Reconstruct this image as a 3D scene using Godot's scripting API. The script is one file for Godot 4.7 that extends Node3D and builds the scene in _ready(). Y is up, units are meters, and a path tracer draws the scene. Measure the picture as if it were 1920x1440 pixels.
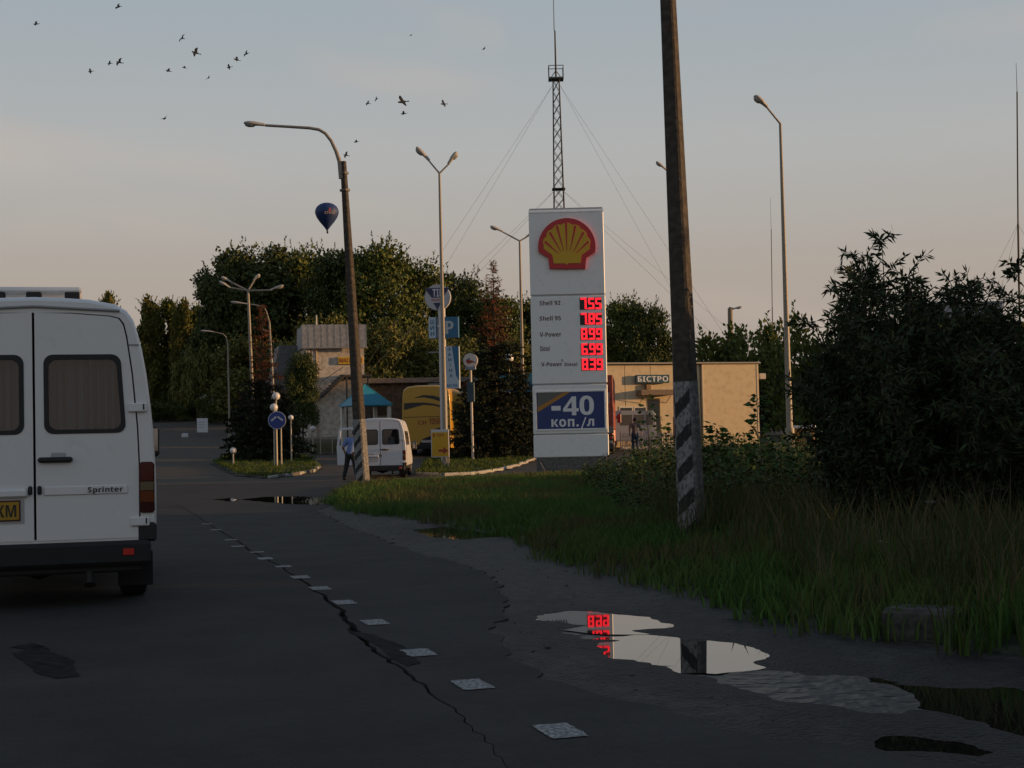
extends Node3D

# ---------------------------------------------------------------- camera numbers
const F := 2900.0            # focal length in photograph pixels (1920 x 1440)
const EYE := Vector3(0, 1.33, 0)
const PITCH := 2.01
const ROLL := -1.26
var cam_basis := Basis()
var rng := RandomNumberGenerator.new()
var taken := {}
var mats := {}
var bumpy := FastNoiseLite.new()

# ---------------------------------------------------------------- mesh builder
class MB:
	var v := PackedVector3Array()
	var n := PackedVector3Array()
	var uv := PackedVector2Array()
	var col := PackedColorArray()
	var idx := PackedInt32Array()
	var colored := false
	var tint := Color(1, 1, 1)
	var xf := Transform3D()

	func vert(p: Vector3, nn: Vector3, t := Vector2()) -> int:
		v.push_back(xf * p)
		n.push_back((xf.basis * nn).normalized())
		uv.push_back(t)
		col.push_back(tint)
		return v.size() - 1

	func face(pts: Array, out: Vector3, uvs := []) -> void:
		var c: Vector3 = (pts[1] - pts[0]).cross(pts[2] - pts[0])
		if c.length() < 1e-12 and pts.size() > 3:
			c = (pts[2] - pts[0]).cross(pts[3] - pts[0])
		var flip: bool = c.dot(out) < 0
		var nn: Vector3 = (-c if flip else c).normalized()
		var b := v.size()
		for i in pts.size():
			vert(pts[i], nn, uvs[i] if uvs.size() > i else Vector2())
		for i in range(1, pts.size() - 1):
			if flip:
				idx.append_array([b, b + i, b + i + 1])
			else:
				idx.append_array([b, b + i + 1, b + i])

	func box(c: Vector3, s: Vector3, bev := 0.0, bas := Basis()) -> void:
		var h := s * 0.5
		var keep := xf
		xf = xf * Transform3D(bas, c)
		var bb: float = min(bev, min(h.x, min(h.y, h.z)) * 0.9)
		for ax in 3:
			for sg in [-1.0, 1.0]:
				var a1 := (ax + 1) % 3
				var a2 := (ax + 2) % 3
				var pts := []
				for q in [[-1, -1], [1, -1], [1, 1], [-1, 1]]:
					var p := Vector3()
					p[ax] = sg * h[ax]
					p[a1] = q[0] * (h[a1] - bb)
					p[a2] = q[1] * (h[a2] - bb)
					pts.append(p)
				var o := Vector3()
				o[ax] = sg
				face(pts, o, [Vector2(0, 1), Vector2(1, 1), Vector2(1, 0), Vector2(0, 0)])
		if bb > 0.0:
			for ax in 3:
				var a1 := (ax + 1) % 3
				var a2 := (ax + 2) % 3
				for q in [[-1, -1], [1, -1], [1, 1], [-1, 1]]:
					var pts := []
					for e in [[-1, 0], [1, 0], [1, 1], [-1, 1]]:
						var p := Vector3()
						p[ax] = e[0] * (h[ax] - bb)
						p[a1] = q[0] * (h[a1] - (bb if e[1] == 1 else 0.0))
						p[a2] = q[1] * (h[a2] - (0.0 if e[1] == 1 else bb))
						pts.append(p)
					var o := Vector3()
					o[a1] = q[0]
					o[a2] = q[1]
					face(pts, o)
			for sx in [-1, 1]:
				for sy in [-1, 1]:
					for sz in [-1, 1]:
						face([Vector3(sx * h.x, sy * (h.y - bb), sz * (h.z - bb)), Vector3(sx * (h.x - bb), sy * h.y, sz * (h.z - bb)), Vector3(sx * (h.x - bb), sy * (h.y - bb), sz * h.z)], Vector3(sx, sy, sz))
		xf = keep

	func grid(rows: Array, closed := false, uvs := Vector2(1, 1)) -> void:
		# rows of equal length; smooth normals from neighbours; outward side is (next row) x (next column)
		var m: int = rows.size()
		var k: int = rows[0].size()
		var b := v.size()
		for i in m:
			for j in k:
				var r0: Vector3 = rows[max(i - 1, 0)][j]
				var r1: Vector3 = rows[min(i + 1, m - 1)][j]
				var c0: Vector3 = rows[i][(j - 1 + k) % k if closed else max(j - 1, 0)]
				var c1: Vector3 = rows[i][(j + 1) % k if closed else min(j + 1, k - 1)]
				var nn := (r1 - r0).cross(c1 - c0)
				if nn.length() < 1e-12:
					nn = Vector3.UP
				vert(rows[i][j], nn.normalized(), Vector2(float(j) / (k - 1), float(i) / (m - 1)) * uvs)
		for i in m - 1:
			for j in (k if closed else k - 1):
				var j2 := (j + 1) % k
				var p := b + i * k + j
				var q := b + i * k + j2
				var r := b + (i + 1) * k + j
				var s := b + (i + 1) * k + j2
				idx.append_array([p, q, s, p, s, r])

	func tube(pts: Array, rad: Array, sides := 8, caps := true) -> void:
		var rows := []
		var m: int = pts.size()
		var up := Vector3(0.31, 0.2, 0.93)
		var last := Vector3()
		for i in m:
			var d: Vector3 = (pts[min(i + 1, m - 1)] - pts[max(i - 1, 0)]).normalized()
			if i == 0:
				if absf(d.dot(up)) > 0.9:
					up = Vector3(0.95, 0.1, 0.2)
				last = (up - d * up.dot(d)).normalized()
			else:
				last = (last - d * last.dot(d)).normalized()
			var side := d.cross(last)
			var row := []
			for s in sides:
				var a := TAU * s / sides
				row.append(pts[i] + (last * cos(a) + side * sin(a)) * rad[i])
			row.reverse()
			rows.append(row)
		var keepn := n.size()
		grid(rows, true)
		for i in m:
			for s in sides:
				var o: Vector3 = rows[i][s] - pts[i]
				if o.length() > 1e-7:
					n[keepn + i * sides + s] = (xf.basis * o).normalized()
		if caps:
			for e in [0, m - 1]:
				if rad[e] > 1e-4:
					face(rows[e], pts[e] - pts[1 if e == 0 else m - 2])

	func lathe(prof: Array, segs := 16, caps := true) -> void:
		# profile of Vector2(radius, y) going up
		var rows := []
		for p in prof:
			var row := []
			for s in segs:
				var a := TAU * s / segs
				row.append(Vector3(cos(a) * p.x, p.y, sin(a) * p.x))
			rows.append(row)
		var b := n.size()
		grid(rows, true)
		var m: int = prof.size()
		for i in m:
			var t: Vector2 = prof[min(i + 1, m - 1)] - prof[max(i - 1, 0)]
			for s in segs:
				var a := TAU * s / segs
				n[b + i * segs + s] = (xf.basis * Vector3(cos(a) * t.y, -t.x, sin(a) * t.y)).normalized()
		if caps:
			for e in [0, m - 1]:
				if prof[e].x > 1e-4:
					face(rows[e], Vector3(0, -1 if e == 0 else 1, 0))

	func prism(poly: PackedVector2Array, z0: float, z1: float, bev := 0.0) -> void:
		# a flat outline in x,y standing from z0 (back) to z1 (front); cap at the front, and a back
		var front := poly
		if bev > 0.0:
			var off := Geometry2D.offset_polygon(poly, -bev)
			if off.size() == 1 and off[0].size() == poly.size():
				front = off[0]
		var tris := Geometry2D.triangulate_polygon(front)
		var lo := poly[0]
		var hi := poly[0]
		for p in poly:
			lo = lo.min(p)
			hi = hi.max(p)
		var span := hi - lo
		for side in [0, 1]:
			for i in range(0, tris.size(), 3):
				var pts := []
				var us := []
				for k in 3:
					var p: Vector2 = (front if side == 1 else (poly if front.size() != poly.size() or bev == 0.0 else poly))[tris[i + k]]
					pts.append(Vector3(p.x, p.y, z1 if side == 1 else z0))
					us.append(Vector2((p.x - lo.x) / span.x, 1.0 - (p.y - lo.y) / span.y))
				face(pts, Vector3(0, 0, 1 if side == 1 else -1), us)
		var area := 0.0
		for i in poly.size():
			var a := poly[i]
			var b := poly[(i + 1) % poly.size()]
			area += a.x * b.y - a.y * b.x
		var sg := 1.0 if area > 0 else -1.0
		var zs := z1 - (bev if front != poly else 0.0)
		for i in poly.size():
			var a := poly[i]
			var b := poly[(i + 1) % poly.size()]
			var d := (b - a)
			var o := Vector3(d.y, -d.x, 0) * sg
			face([Vector3(a.x, a.y, z0), Vector3(b.x, b.y, z0), Vector3(b.x, b.y, zs), Vector3(a.x, a.y, zs)], o)
			if front != poly:
				var c := front[i]
				var e := front[(i + 1) % poly.size()]
				face([Vector3(a.x, a.y, zs), Vector3(b.x, b.y, zs), Vector3(e.x, e.y, z1), Vector3(c.x, c.y, z1)], o + Vector3(0, 0, 0.3))

	func ring(outer: PackedVector2Array, inner: PackedVector2Array, c: Vector2, z: float, zin: float, count := 64) -> void:
		# a sheet between two outlines that both see c; the inner rim steps back to zin
		var angs := []
		for i in count:
			angs.append(-PI + TAU * (i + 0.37) / count)
		for poly in [outer, inner]:
			for p in poly:
				angs.append((p - c).angle())
		angs.sort()
		var a := MB.resample(outer, c, angs)
		var b := MB.resample(inner, c, angs)
		for i in angs.size():
			var j := (i + 1) % angs.size()
			if a[i].distance_to(a[j]) < 1e-5 and b[i].distance_to(b[j]) < 1e-5:
				continue
			face([Vector3(a[i].x, a[i].y, z), Vector3(a[j].x, a[j].y, z), Vector3(b[j].x, b[j].y, z), Vector3(b[i].x, b[i].y, z)], Vector3(0, 0, 1))
			var o := Vector3(c.x - b[i].x, c.y - b[i].y, 0)
			if absf(zin - z) > 1e-5:
				face([Vector3(b[i].x, b[i].y, z), Vector3(b[j].x, b[j].y, z), Vector3(b[j].x, b[j].y, zin), Vector3(b[i].x, b[i].y, zin)], o)

	static func resample(poly: PackedVector2Array, c: Vector2, angs: Array) -> PackedVector2Array:
		var out := PackedVector2Array()
		for a in angs:
			for p in poly:
				if absf(angle_difference((p - c).angle(), a)) < 1e-6:
					out.push_back(p)
					break
			if out.size() > 0 and absf(angle_difference((out[out.size() - 1] - c).angle(), a)) < 1e-6:
				continue
			var far := c + Vector2(cos(a), sin(a)) * 50.0
			var best := c
			var bd := 1e9
			for k in poly.size():
				var h = Geometry2D.segment_intersects_segment(c, far, poly[k], poly[(k + 1) % poly.size()])
				if h != null and c.distance_to(h) < bd:
					bd = c.distance_to(h)
					best = h
			out.push_back(best)
		return out

	func mesh() -> ArrayMesh:
		var arr := []
		arr.resize(Mesh.ARRAY_MAX)
		arr[Mesh.ARRAY_VERTEX] = v
		arr[Mesh.ARRAY_NORMAL] = n
		arr[Mesh.ARRAY_TEX_UV] = uv
		if colored:
			arr[Mesh.ARRAY_COLOR] = col
		arr[Mesh.ARRAY_INDEX] = idx
		var m := ArrayMesh.new()
		m.add_surface_from_arrays(Mesh.PRIMITIVE_TRIANGLES, arr)
		return m

# ---------------------------------------------------------------- scene helpers
func numbered(called: String) -> String:
	if not taken.has(called):
		taken[called] = 0
		return called
	taken[called] += 1
	return "%s_%03d" % [called, taken[called]]

func tag(o: Node, label: String, category: String, group := "") -> void:
	o.set_meta("label", label)
	o.set_meta("category", category)
	if group:
		o.set_meta("group", group)

func thing(called: String, label: String, category: String, at_pos := Vector3.ZERO, turn := 0.0, group := "") -> Node3D:
	var o := Node3D.new()
	o.name = numbered(called)
	add_child(o)
	o.position = at_pos
	o.rotation.y = turn
	tag(o, label, category, group)
	return o

func part(called: String, m: Mesh, material: Material, parent: Node3D, at_pos := Vector3.ZERO) -> MeshInstance3D:
	var o := MeshInstance3D.new()
	o.name = called
	o.mesh = m
	o.material_override = material
	parent.add_child(o, true)
	o.position = at_pos
	return o

func solo(called: String, m: Mesh, material: Material, label: String, category: String, group := "") -> MeshInstance3D:
	var o := part(numbered(called), m, material, self)
	tag(o, label, category, group)
	return o

func struct(called: String, m: Mesh, material: Material) -> MeshInstance3D:
	var o := part(numbered(called), m, material, self)
	o.set_meta("kind", "structure")
	return o

func copy_of(o: Node3D, label := "") -> Node3D:
	var c: Node3D = o.duplicate()
	var base := String(o.name)
	if base.length() > 4 and base[base.length() - 4] == "_" and base.right(3).is_valid_int():
		base = base.left(-4)
	c.name = numbered(base)
	add_child(c)
	if label:
		c.set_meta("label", label)
	return c

func bx(c: Vector3, s: Vector3, bev := 0.0, bas := Basis()) -> ArrayMesh:
	var b := MB.new()
	b.box(c, s, bev, bas)
	return b.mesh()

func tb(pts: Array, rad: Array, sides := 8) -> ArrayMesh:
	var b := MB.new()
	b.tube(pts, rad, sides)
	return b.mesh()

func pr(poly: Array, z0: float, z1: float, bev := 0.0) -> ArrayMesh:
	var b := MB.new()
	b.prism(PackedVector2Array(poly), z0, z1, bev)
	return b.mesh()

func rounded(x0: float, y0: float, x1: float, y1: float, r: float, k := 5) -> PackedVector2Array:
	var out := PackedVector2Array()
	for q in [[x1 - r, y0 + r, -PI / 2], [x1 - r, y1 - r, 0.0], [x0 + r, y1 - r, PI / 2], [x0 + r, y0 + r, PI]]:
		for i in k + 1:
			var a: float = q[2] + PI / 2 * i / k
			out.push_back(Vector2(q[0] + cos(a) * r, q[1] + sin(a) * r))
	return out

# base colours are linear values
func mat(r: float, g: float, b: float, rough := 0.8, metal := 0.0) -> StandardMaterial3D:
	var key := "%s %s %s %s %s" % [r, g, b, rough, metal]
	if mats.has(key):
		return mats[key]
	var m := StandardMaterial3D.new()
	m.albedo_color = Color(r, g, b).linear_to_srgb()
	m.roughness = rough
	m.metallic = metal
	mats[key] = m
	return m

var grain := {}
func grain_tex(freq: float, lo: float, hi: float, sd: int, size := 512) -> ImageTexture:
	var key := "%s %s %s %s" % [freq, lo, hi, sd]
	if grain.has(key):
		return grain[key]
	var f := FastNoiseLite.new()
	f.seed = sd
	f.frequency = freq
	f.fractal_octaves = 5
	var im := f.get_seamless_image(size, size)
	im.convert(Image.FORMAT_RGB8)
	var d := im.get_data()
	for i in d.size():
		d[i] = int(clampf(lo + (hi - lo) * d[i] / 255.0, 0, 1) * 255)
	var o := Image.create_from_data(size, size, false, Image.FORMAT_RGB8, d)
	grain[key] = ImageTexture.create_from_image(o)
	return grain[key]

# a colour with blotches of the material itself; metres is the size of one tile
func rough_mat(r: float, g: float, b: float, rough: float, metres: float, lo := 0.6, sd := 1, relief := 0.0, freq := 0.02) -> StandardMaterial3D:
	var m := StandardMaterial3D.new()
	m.albedo_color = Color(r, g, b).linear_to_srgb()
	m.albedo_texture = grain_tex(freq, lo, 1.12, sd)
	m.roughness = rough
	m.uv1_triplanar = true
	m.uv1_world_triplanar = true
	m.uv1_scale = Vector3.ONE / metres
	if relief > 0.0:
		var f := FastNoiseLite.new()
		f.seed = sd + 9
		f.frequency = freq * 4
		f.fractal_octaves = 4
		var im := f.get_seamless_image(512, 512)
		im.bump_map_to_normal_map(relief)
		m.normal_enabled = true
		m.normal_texture = ImageTexture.create_from_image(im)
	return m

func text(words: String, w: float, h: float, material: Material, parent: Node3D, at_pos: Vector3, called := "lettering", bold := true, deep := 0.012) -> MeshInstance3D:
	var t := TextMesh.new()
	var f := SystemFont.new()
	f.font_names = PackedStringArray(["Droid Sans"])
	f.font_weight = 700 if bold else 400
	t.font = f
	t.font_size = 64
	t.pixel_size = 0.01
	t.depth = 0.1
	t.text = words
	t.curve_step = 3.0
	var bb := t.get_aabb()
	var o := part(called, t, material, parent)
	var s := Vector3(w / max(bb.size.x, 1e-4), h / max(bb.size.y, 1e-4), deep / 0.1)
	if w <= 0.0:
		s.x = s.y
	o.scale = s
	o.position = at_pos - (bb.position + bb.size * 0.5) * s
	o.position.z = at_pos.z
	return o

# ---------------------------------------------------------------- where things stand
func gh(x: float, z: float) -> float:
	var t := clampf(-z - 57.0, 0.0, 95.0)
	var s := lerpf(0.022, 0.045, clampf((8.0 - x) / 28.0, 0, 1))
	return s * t * t / (t + 6.0)

func ray(px: float, py: float) -> Vector3:
	return cam_basis * Vector3((px - 960.0) / F, (720.0 - py) / F, -1.0)

func at(px: float, py: float, d: float) -> Vector3:
	var r := ray(px, py)
	return EYE + r * (d / -r.z)

func gnd(px: float, py: float) -> Vector3:
	var r := ray(px, py)
	r /= -r.z
	var d := 2.0
	while d < 400.0:
		var p := EYE + r * d
		if p.y < gh(p.x, p.z):
			break
		d += 0.25 if d < 60.0 else 0.5
	var a := d - 0.5
	for i in 20:
		var mid := (a + d) * 0.5
		var p := EYE + r * mid
		if p.y < gh(p.x, p.z):
			d = mid
		else:
			a = mid
	var q := EYE + r * d
	q.y = gh(q.x, q.z)
	return q

func stand(px: float, py: float, d: float) -> Vector3:
	var p := at(px, py, d)
	p.y = gh(p.x, p.z)
	return p

func px_poly(list: Array) -> PackedVector2Array:
	var o := PackedVector2Array()
	for q in list:
		var p := gnd(q[0], q[1])
		o.push_back(Vector2(p.x, p.z))
	return o

# ---------------------------------------------------------------- the scene
func _ready() -> void:
	rng.seed = 4711
	bumpy.seed = 3
	bumpy.frequency = 1.0
	bumpy.fractal_octaves = 4
	# camera
	var cam := Camera3D.new()
	cam.name = "camera"
	cam.fov = rad_to_deg(2.0 * atan(720.0 / F))
	cam.near = 0.1
	cam.far = 6000.0
	cam.rotation = Vector3(deg_to_rad(PITCH), 0, deg_to_rad(ROLL))
	cam.position = EYE
	cam_basis = Basis.from_euler(cam.rotation)
	add_child(cam)
	cam.current = true
	# sky
	var env := Environment.new()
	env.background_mode = Environment.BG_SKY
	env.tonemap_mode = Environment.TONE_MAPPER_LINEAR
	env.tonemap_exposure = 1.0
	env.background_energy_multiplier = 1.0
	env.sdfgi_enabled = true
	env.ssao_enabled = true
	env.ssil_enabled = true
	var sky := Sky.new()
	var pano := PanoramaSkyMaterial.new()
	pano.panorama = sky_picture()
	sky.sky_material = pano
	env.sky = sky
	var we := WorldEnvironment.new()
	we.name = "world_environment"
	we.environment = env
	add_child(we)
	# a very low evening sun, square to the right of the view
	var sun := DirectionalLight3D.new()
	sun.name = "sun"
	var az := deg_to_rad(1.0)
	var el := deg_to_rad(6.5)
	var to_sun := Vector3(cos(el) * cos(az), sin(el), cos(el) * sin(az))
	sun.basis = Basis.looking_at(-to_sun)
	sun.light_energy = 1.4
	sun.light_color = Color(1.0, 0.56, 0.24).linear_to_srgb()
	sun.light_angular_distance = 0.6
	sun.shadow_enabled = true
	add_child(sun)

	build_ground()
	build_buildings()
	build_trees()
	build_verge_plants()
	build_signs()
	build_poles()
	build_masts()
	build_vehicles()
	build_people()
	build_air()

func sky_picture() -> ImageTexture:
	var w := 1024
	var h := 512
	var im := Image.create(w, h, false, Image.FORMAT_RGBF)
	var f := FastNoiseLite.new()
	f.seed = 12
	f.frequency = 1.0
	f.fractal_octaves = 4
	# colour of the air by height above the horizon (degrees), linear
	var keys := [[-90.0, Color(0.10, 0.085, 0.07)], [-4.0, Color(0.26, 0.21, 0.18)], [0.0, Color(0.41, 0.335, 0.285)], [5.8, Color(0.425, 0.37, 0.32)], [8.0, Color(0.43, 0.405, 0.375)], [10.4, Color(0.435, 0.44, 0.432)], [16.0, Color(0.35, 0.405, 0.445)], [28.0, Color(0.24, 0.30, 0.37)], [55.0, Color(0.14, 0.185, 0.26)], [90.0, Color(0.11, 0.15, 0.22)]]
	var bandcol := Color(0.56, 0.465, 0.40)
	for y in h:
		var el := 90.0 - 180.0 * (y + 0.5) / h
		var base := Color()
		for k in keys.size() - 1:
			if el >= keys[k][0] and el <= keys[k + 1][0]:
				var t: float = (el - keys[k][0]) / (keys[k + 1][0] - keys[k][0])
				base = keys[k][1].lerp(keys[k + 1][1], t)
		for x in w:
			var c := base
			if el > 0.0 and el < 60.0:
				var a := TAU * ((x + 0.5) / w - 0.5)
				var dir := Vector3(sin(a), 0, -cos(a))
				# long thin streaks, slightly tilted
				var tilt := el + a * 8.0
				var s := f.get_noise_3d(dir.x * 1.6 + 3.0, tilt * 0.16, dir.z * 1.6)
				var s2 := f.get_noise_3d(dir.x * 5.0, tilt * 0.5 + 7.0, dir.z * 5.0)
				var amount := clampf((s + s2 * 0.35 - 0.10) * 2.2, 0, 1) * clampf(el / 3.0, 0, 1) * clampf(1.3 - el / 45.0, 0, 1)
				# two long pink wisps to the left of the view
				var deg := rad_to_deg(a)
				for q in [[-17.5, 9.6, -8.5, 8.0, 0.75, 0.8], [-22.0, 16.4, -9.0, 15.4, 0.7, 0.65], [-15.0, 7.4, -4.0, 6.6, 0.5, 0.4]]:
					var u := clampf((deg - q[0]) / (q[2] - q[0]), -0.3, 1.3)
					var mid := lerpf(q[1], q[3], u)
					var fade := smoothstep(-0.3, 0.15, u) * (1.0 - smoothstep(0.75, 1.3, u))
					amount = max(amount, exp(-pow((el - mid - s2 * 0.7) / (q[4] * 0.75), 2.0)) * fade * q[5] * 2.2)
				c = c.lerp(bandcol, min(amount, 1.7) * 0.45)
			im.set_pixel(x, y, c)
	return ImageTexture.create_from_image(im)

# ---------------------------------------------------------------- ground
var mud_edge := []
var grass_poly := PackedVector2Array()

func seg_dist(p: Vector2, poly: PackedVector2Array, closed := true) -> float:
	var d := 1e9
	for i in poly.size() - (0 if closed else 1):
		var c := Geometry2D.get_closest_point_to_segment(p, poly[i], poly[(i + 1) % poly.size()])
		d = min(d, p.distance_to(c))
	return d

func sheet(poly: PackedVector2Array, y: float, skirt := 0.0) -> ArrayMesh:
	# a flat slab lying on the flat part of the ground, with its edge turned down
	var b := MB.new()
	var tris := Geometry2D.triangulate_polygon(poly)
	for i in range(0, tris.size(), 3):
		var pts := []
		for k in 3:
			var p := poly[tris[i + k]]
			pts.append(Vector3(p.x, y, p.y))
		b.face(pts, Vector3.UP)
	if skirt > 0.0:
		var cen := Vector2()
		for p in poly:
			cen += p / poly.size()
		for i in poly.size():
			var a := poly[i]
			var c := poly[(i + 1) % poly.size()]
			var d := c - a
			var o := Vector3(-d.y, 0, d.x)
			if Geometry2D.is_point_in_polygon((a + c) * 0.5 + Vector2(o.x, o.z).normalized() * 0.003, poly):
				o = -o
			b.face([Vector3(a.x, y, a.y), Vector3(c.x, y, c.y), Vector3(c.x, y - skirt, c.y), Vector3(a.x, y - skirt, a.y)], o)
	return b.mesh()

func asphalt_mat(level: float, sd: int, warm := 1.05) -> StandardMaterial3D:
	var im := Image.create(1024, 1024, false, Image.FORMAT_RGB8)
	var f := FastNoiseLite.new()
	f.seed = sd
	f.frequency = 0.006
	f.fractal_octaves = 4
	var a := f.get_seamless_image(1024, 1024)
	f.frequency = 0.05
	f.fractal_octaves = 2
	var b := f.get_seamless_image(1024, 1024)
	f.frequency = 0.35
	f.fractal_octaves = 2
	var c := f.get_seamless_image(1024, 1024)
	var da := a.get_data()
	var db := b.get_data()
	var dc := c.get_data()
	var o := PackedByteArray()
	o.resize(1024 * 1024 * 3)
	var st := 1 if da.size() == 1024 * 1024 else int(da.size() / (1024.0 * 1024.0))
	for i in 1024 * 1024:
		var v: float = level * (0.62 + 0.34 * da[i * st] / 255.0 + 0.18 * db[i * st] / 255.0 + 0.22 * dc[i * st] / 255.0)
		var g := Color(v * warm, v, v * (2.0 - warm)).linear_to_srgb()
		o[i * 3] = int(g.r * 255)
		o[i * 3 + 1] = int(g.g * 255)
		o[i * 3 + 2] = int(g.b * 255)
	var m := StandardMaterial3D.new()
	m.albedo_texture = ImageTexture.create_from_image(Image.create_from_data(1024, 1024, false, Image.FORMAT_RGB8, o))
	m.roughness = 0.85
	m.metallic_specular = 0.22
	m.uv1_triplanar = true
	m.uv1_world_triplanar = true
	m.uv1_scale = Vector3.ONE / 7.3
	c.bump_map_to_normal_map(1.6)
	m.normal_enabled = true
	m.normal_scale = 0.6
	m.normal_texture = ImageTexture.create_from_image(c)
	return m

func build_ground() -> void:
	# the land itself, out to the horizon
	var xs := [-3000.0, -900.0, -400.0, -220.0, -140.0]
	for i in 53:
		xs.append(-104.0 + i * 4.0)
	xs.append_array([140.0, 220.0, 400.0, 900.0, 3000.0])
	var zs := [400.0, 120.0, 60.0, 30.0]
	for i in 60:
		zs.append(20.0 - i * 4.0)
	zs.append_array([-260.0, -340.0, -600.0, -1200.0, -4000.0])
	var rows := []
	for z in zs:
		var row := []
		for x in xs:
			row.append(Vector3(x, gh(x, z) - 0.06, z))
		rows.append(row)
	rows.reverse()
	var b := MB.new()
	b.grid(rows)
	var flip := PackedVector3Array()
	struct("ground", b.mesh(), rough_mat(0.075, 0.075, 0.04, 0.95, 9.0, 0.5, 5))

	var road := asphalt_mat(0.046, 21)
	var apron := asphalt_mat(0.05, 33)
	# the open crack between carriageway and lay-by, as it runs in the photograph
	var crack := [[330, 945, 0.0], [345, 953, 0.015], [400, 987, 0.03], [470, 1031, 0.035], [530, 1064, 0.02], [575, 1095, 0.035], [612, 1122, 0.05], [640, 1146, 0.055], [663, 1180, 0.07], [700, 1216, 0.045], [742, 1247, 0.03], [800, 1291, 0.02], [870, 1346, 0.010], [920, 1398, 0.006], [965, 1445, 0.004]]
	var mid := PackedVector2Array()
	var wid := []
	for k in crack.size() - 1:
		for s in 6:
			var t := s / 6.0
			var p := gnd(lerpf(crack[k][0], crack[k + 1][0], t), lerpf(crack[k][1], crack[k + 1][1], t))
			var jag := Vector2(rng.randf_range(-1, 1), rng.randf_range(-1, 1)) * 0.022
			mid.push_back(Vector2(p.x, p.z) + jag)
			wid.append(lerpf(crack[k][2], crack[k + 1][2], t) * 0.6)
	var dirn := (mid[mid.size() - 1] - mid[mid.size() - 20]).normalized()
	for s in 4:
		mid.push_back(mid[mid.size() - 1] + dirn * 3.0)
		wid.append(0.004)
	var left := PackedVector2Array()
	var right := PackedVector2Array()
	for i in mid.size():
		var d := (mid[min(i + 1, mid.size() - 1)] - mid[max(i - 1, 0)]).normalized()
		var nrm := Vector2(-d.y, d.x)
		if nrm.x > 0:
			nrm = -nrm
		var w: float = wid[i] * 0.5 + rng.randf() * wid[i] * 0.35
		left.push_back(mid[i] + nrm * w)
		right.push_back(mid[i] - nrm * w)
	var far0 := mid[0]
	var tip := Vector2(far0.x - 2.0, -53.0)
	var main := PackedVector2Array([Vector2(-60, 12), Vector2(-60, -53.0), tip])
	main.append_array(left)
	main.append_array([Vector2(left[left.size() - 1].x, 12)])
	struct("road", sheet(main, 0.0, 0.06), road)
	# lay-by between the crack and the muddy edge
	var edge := px_poly([[590, 957], [621, 971], [642, 983], [688, 1000], [741, 1022], [791, 1039], [848, 1053], [905, 1071], [938, 1095], [948, 1130], [935, 1165], [932, 1192], [950, 1218], [975, 1238], [1040, 1270], [1100, 1293], [1173, 1314], [1273, 1338], [1373, 1376], [1573, 1398], [1920, 1446], [2500, 1530]])
	var rough_edge := PackedVector2Array()
	for i in edge.size() - 1:
		var steps: int = max(2, int(edge[i].distance_to(edge[i + 1]) / 0.15))
		for s in steps:
			var p: Vector2 = edge[i].lerp(edge[i + 1], float(s) / steps)
			p += Vector2(bumpy.get_noise_2d(p.x * 2.2, p.y * 2.2), bumpy.get_noise_2d(p.x * 2.2 + 40, p.y * 2.2)) * 0.13
			rough_edge.push_back(p)
	rough_edge.push_back(edge[edge.size() - 1])
	var lay := PackedVector2Array([tip, Vector2(far0.x + 8.0, -53.0)])
	var join := px_poly([[612, 940]])[0]
	lay.append_array([Vector2(join.x + 1.2, -53.0), join + Vector2(0.5, -0.5)])
	lay.append_array(rough_edge)
	lay.append_array([Vector2(9, 12), Vector2(right[right.size() - 1].x, 12)])
	var back := right.duplicate()
	back.reverse()
	lay.append_array(back)
	struct("lay_by", sheet(lay, 0.002, 0.06), apron)
	for e in rough_edge:
		mud_edge.append(e)
	# the yard of the filling station, rising away from the road
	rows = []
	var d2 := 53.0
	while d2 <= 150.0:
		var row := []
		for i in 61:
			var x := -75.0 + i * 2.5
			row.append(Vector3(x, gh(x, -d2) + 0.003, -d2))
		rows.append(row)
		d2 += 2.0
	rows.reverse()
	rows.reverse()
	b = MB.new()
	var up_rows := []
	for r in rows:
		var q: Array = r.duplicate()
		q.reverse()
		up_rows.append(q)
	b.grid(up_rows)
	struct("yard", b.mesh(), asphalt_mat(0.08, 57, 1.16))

	# grass verge outline
	grass_poly = px_poly([[611, 942], [640, 955], [671, 964], [742, 970], [812, 983], [919, 997], [954, 1011], [997, 1032], [1025, 1052], [1078, 1068], [1131, 1082], [1202, 1096], [1280, 1109], [1340, 1140], [1500, 1188], [1600, 1200], [1700, 1206], [1920, 1242], [2600, 1330]])
	grass_poly.append_array([Vector2(34, -6), Vector2(34, -52), Vector2(6, -50.5)])
	grass_poly.append_array(px_poly([[1120, 891], [1000, 896], [840, 904], [690, 911], [640, 917], [618, 930]]))
	var soil := rough_mat(0.055, 0.06, 0.028, 0.95, 3.1, 0.4, 8, 3.0)
	b = MB.new()
	fill_grid(b, grass_poly, 0.3, func(p: Vector2, e: float) -> float: return -0.05 + min(e, 0.5) * 0.2 + bumpy.get_noise_2d(p.x * 0.5, p.y * 0.5) * 0.03)
	struct("verge", b.mesh(), soil)

	# muddy strip with real hollows, so that water collects in them
	var mud_out := PackedVector2Array()
	for i in range(0, rough_edge.size(), 2):
		mud_out.push_back(rough_edge[i] + Vector2(-0.3, 0.3))
	var gp := px_poly([[2500, 1360], [1920, 1225], [1700, 1185], [1600, 1180], [1500, 1165], [1340, 1120], [1280, 1095], [1202, 1083], [1131, 1070], [1078, 1055], [1025, 1040], [997, 1020], [954, 1000], [919, 988], [812, 974], [742, 962], [671, 955], [611, 938]])
	mud_out.append_array(gp)
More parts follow.
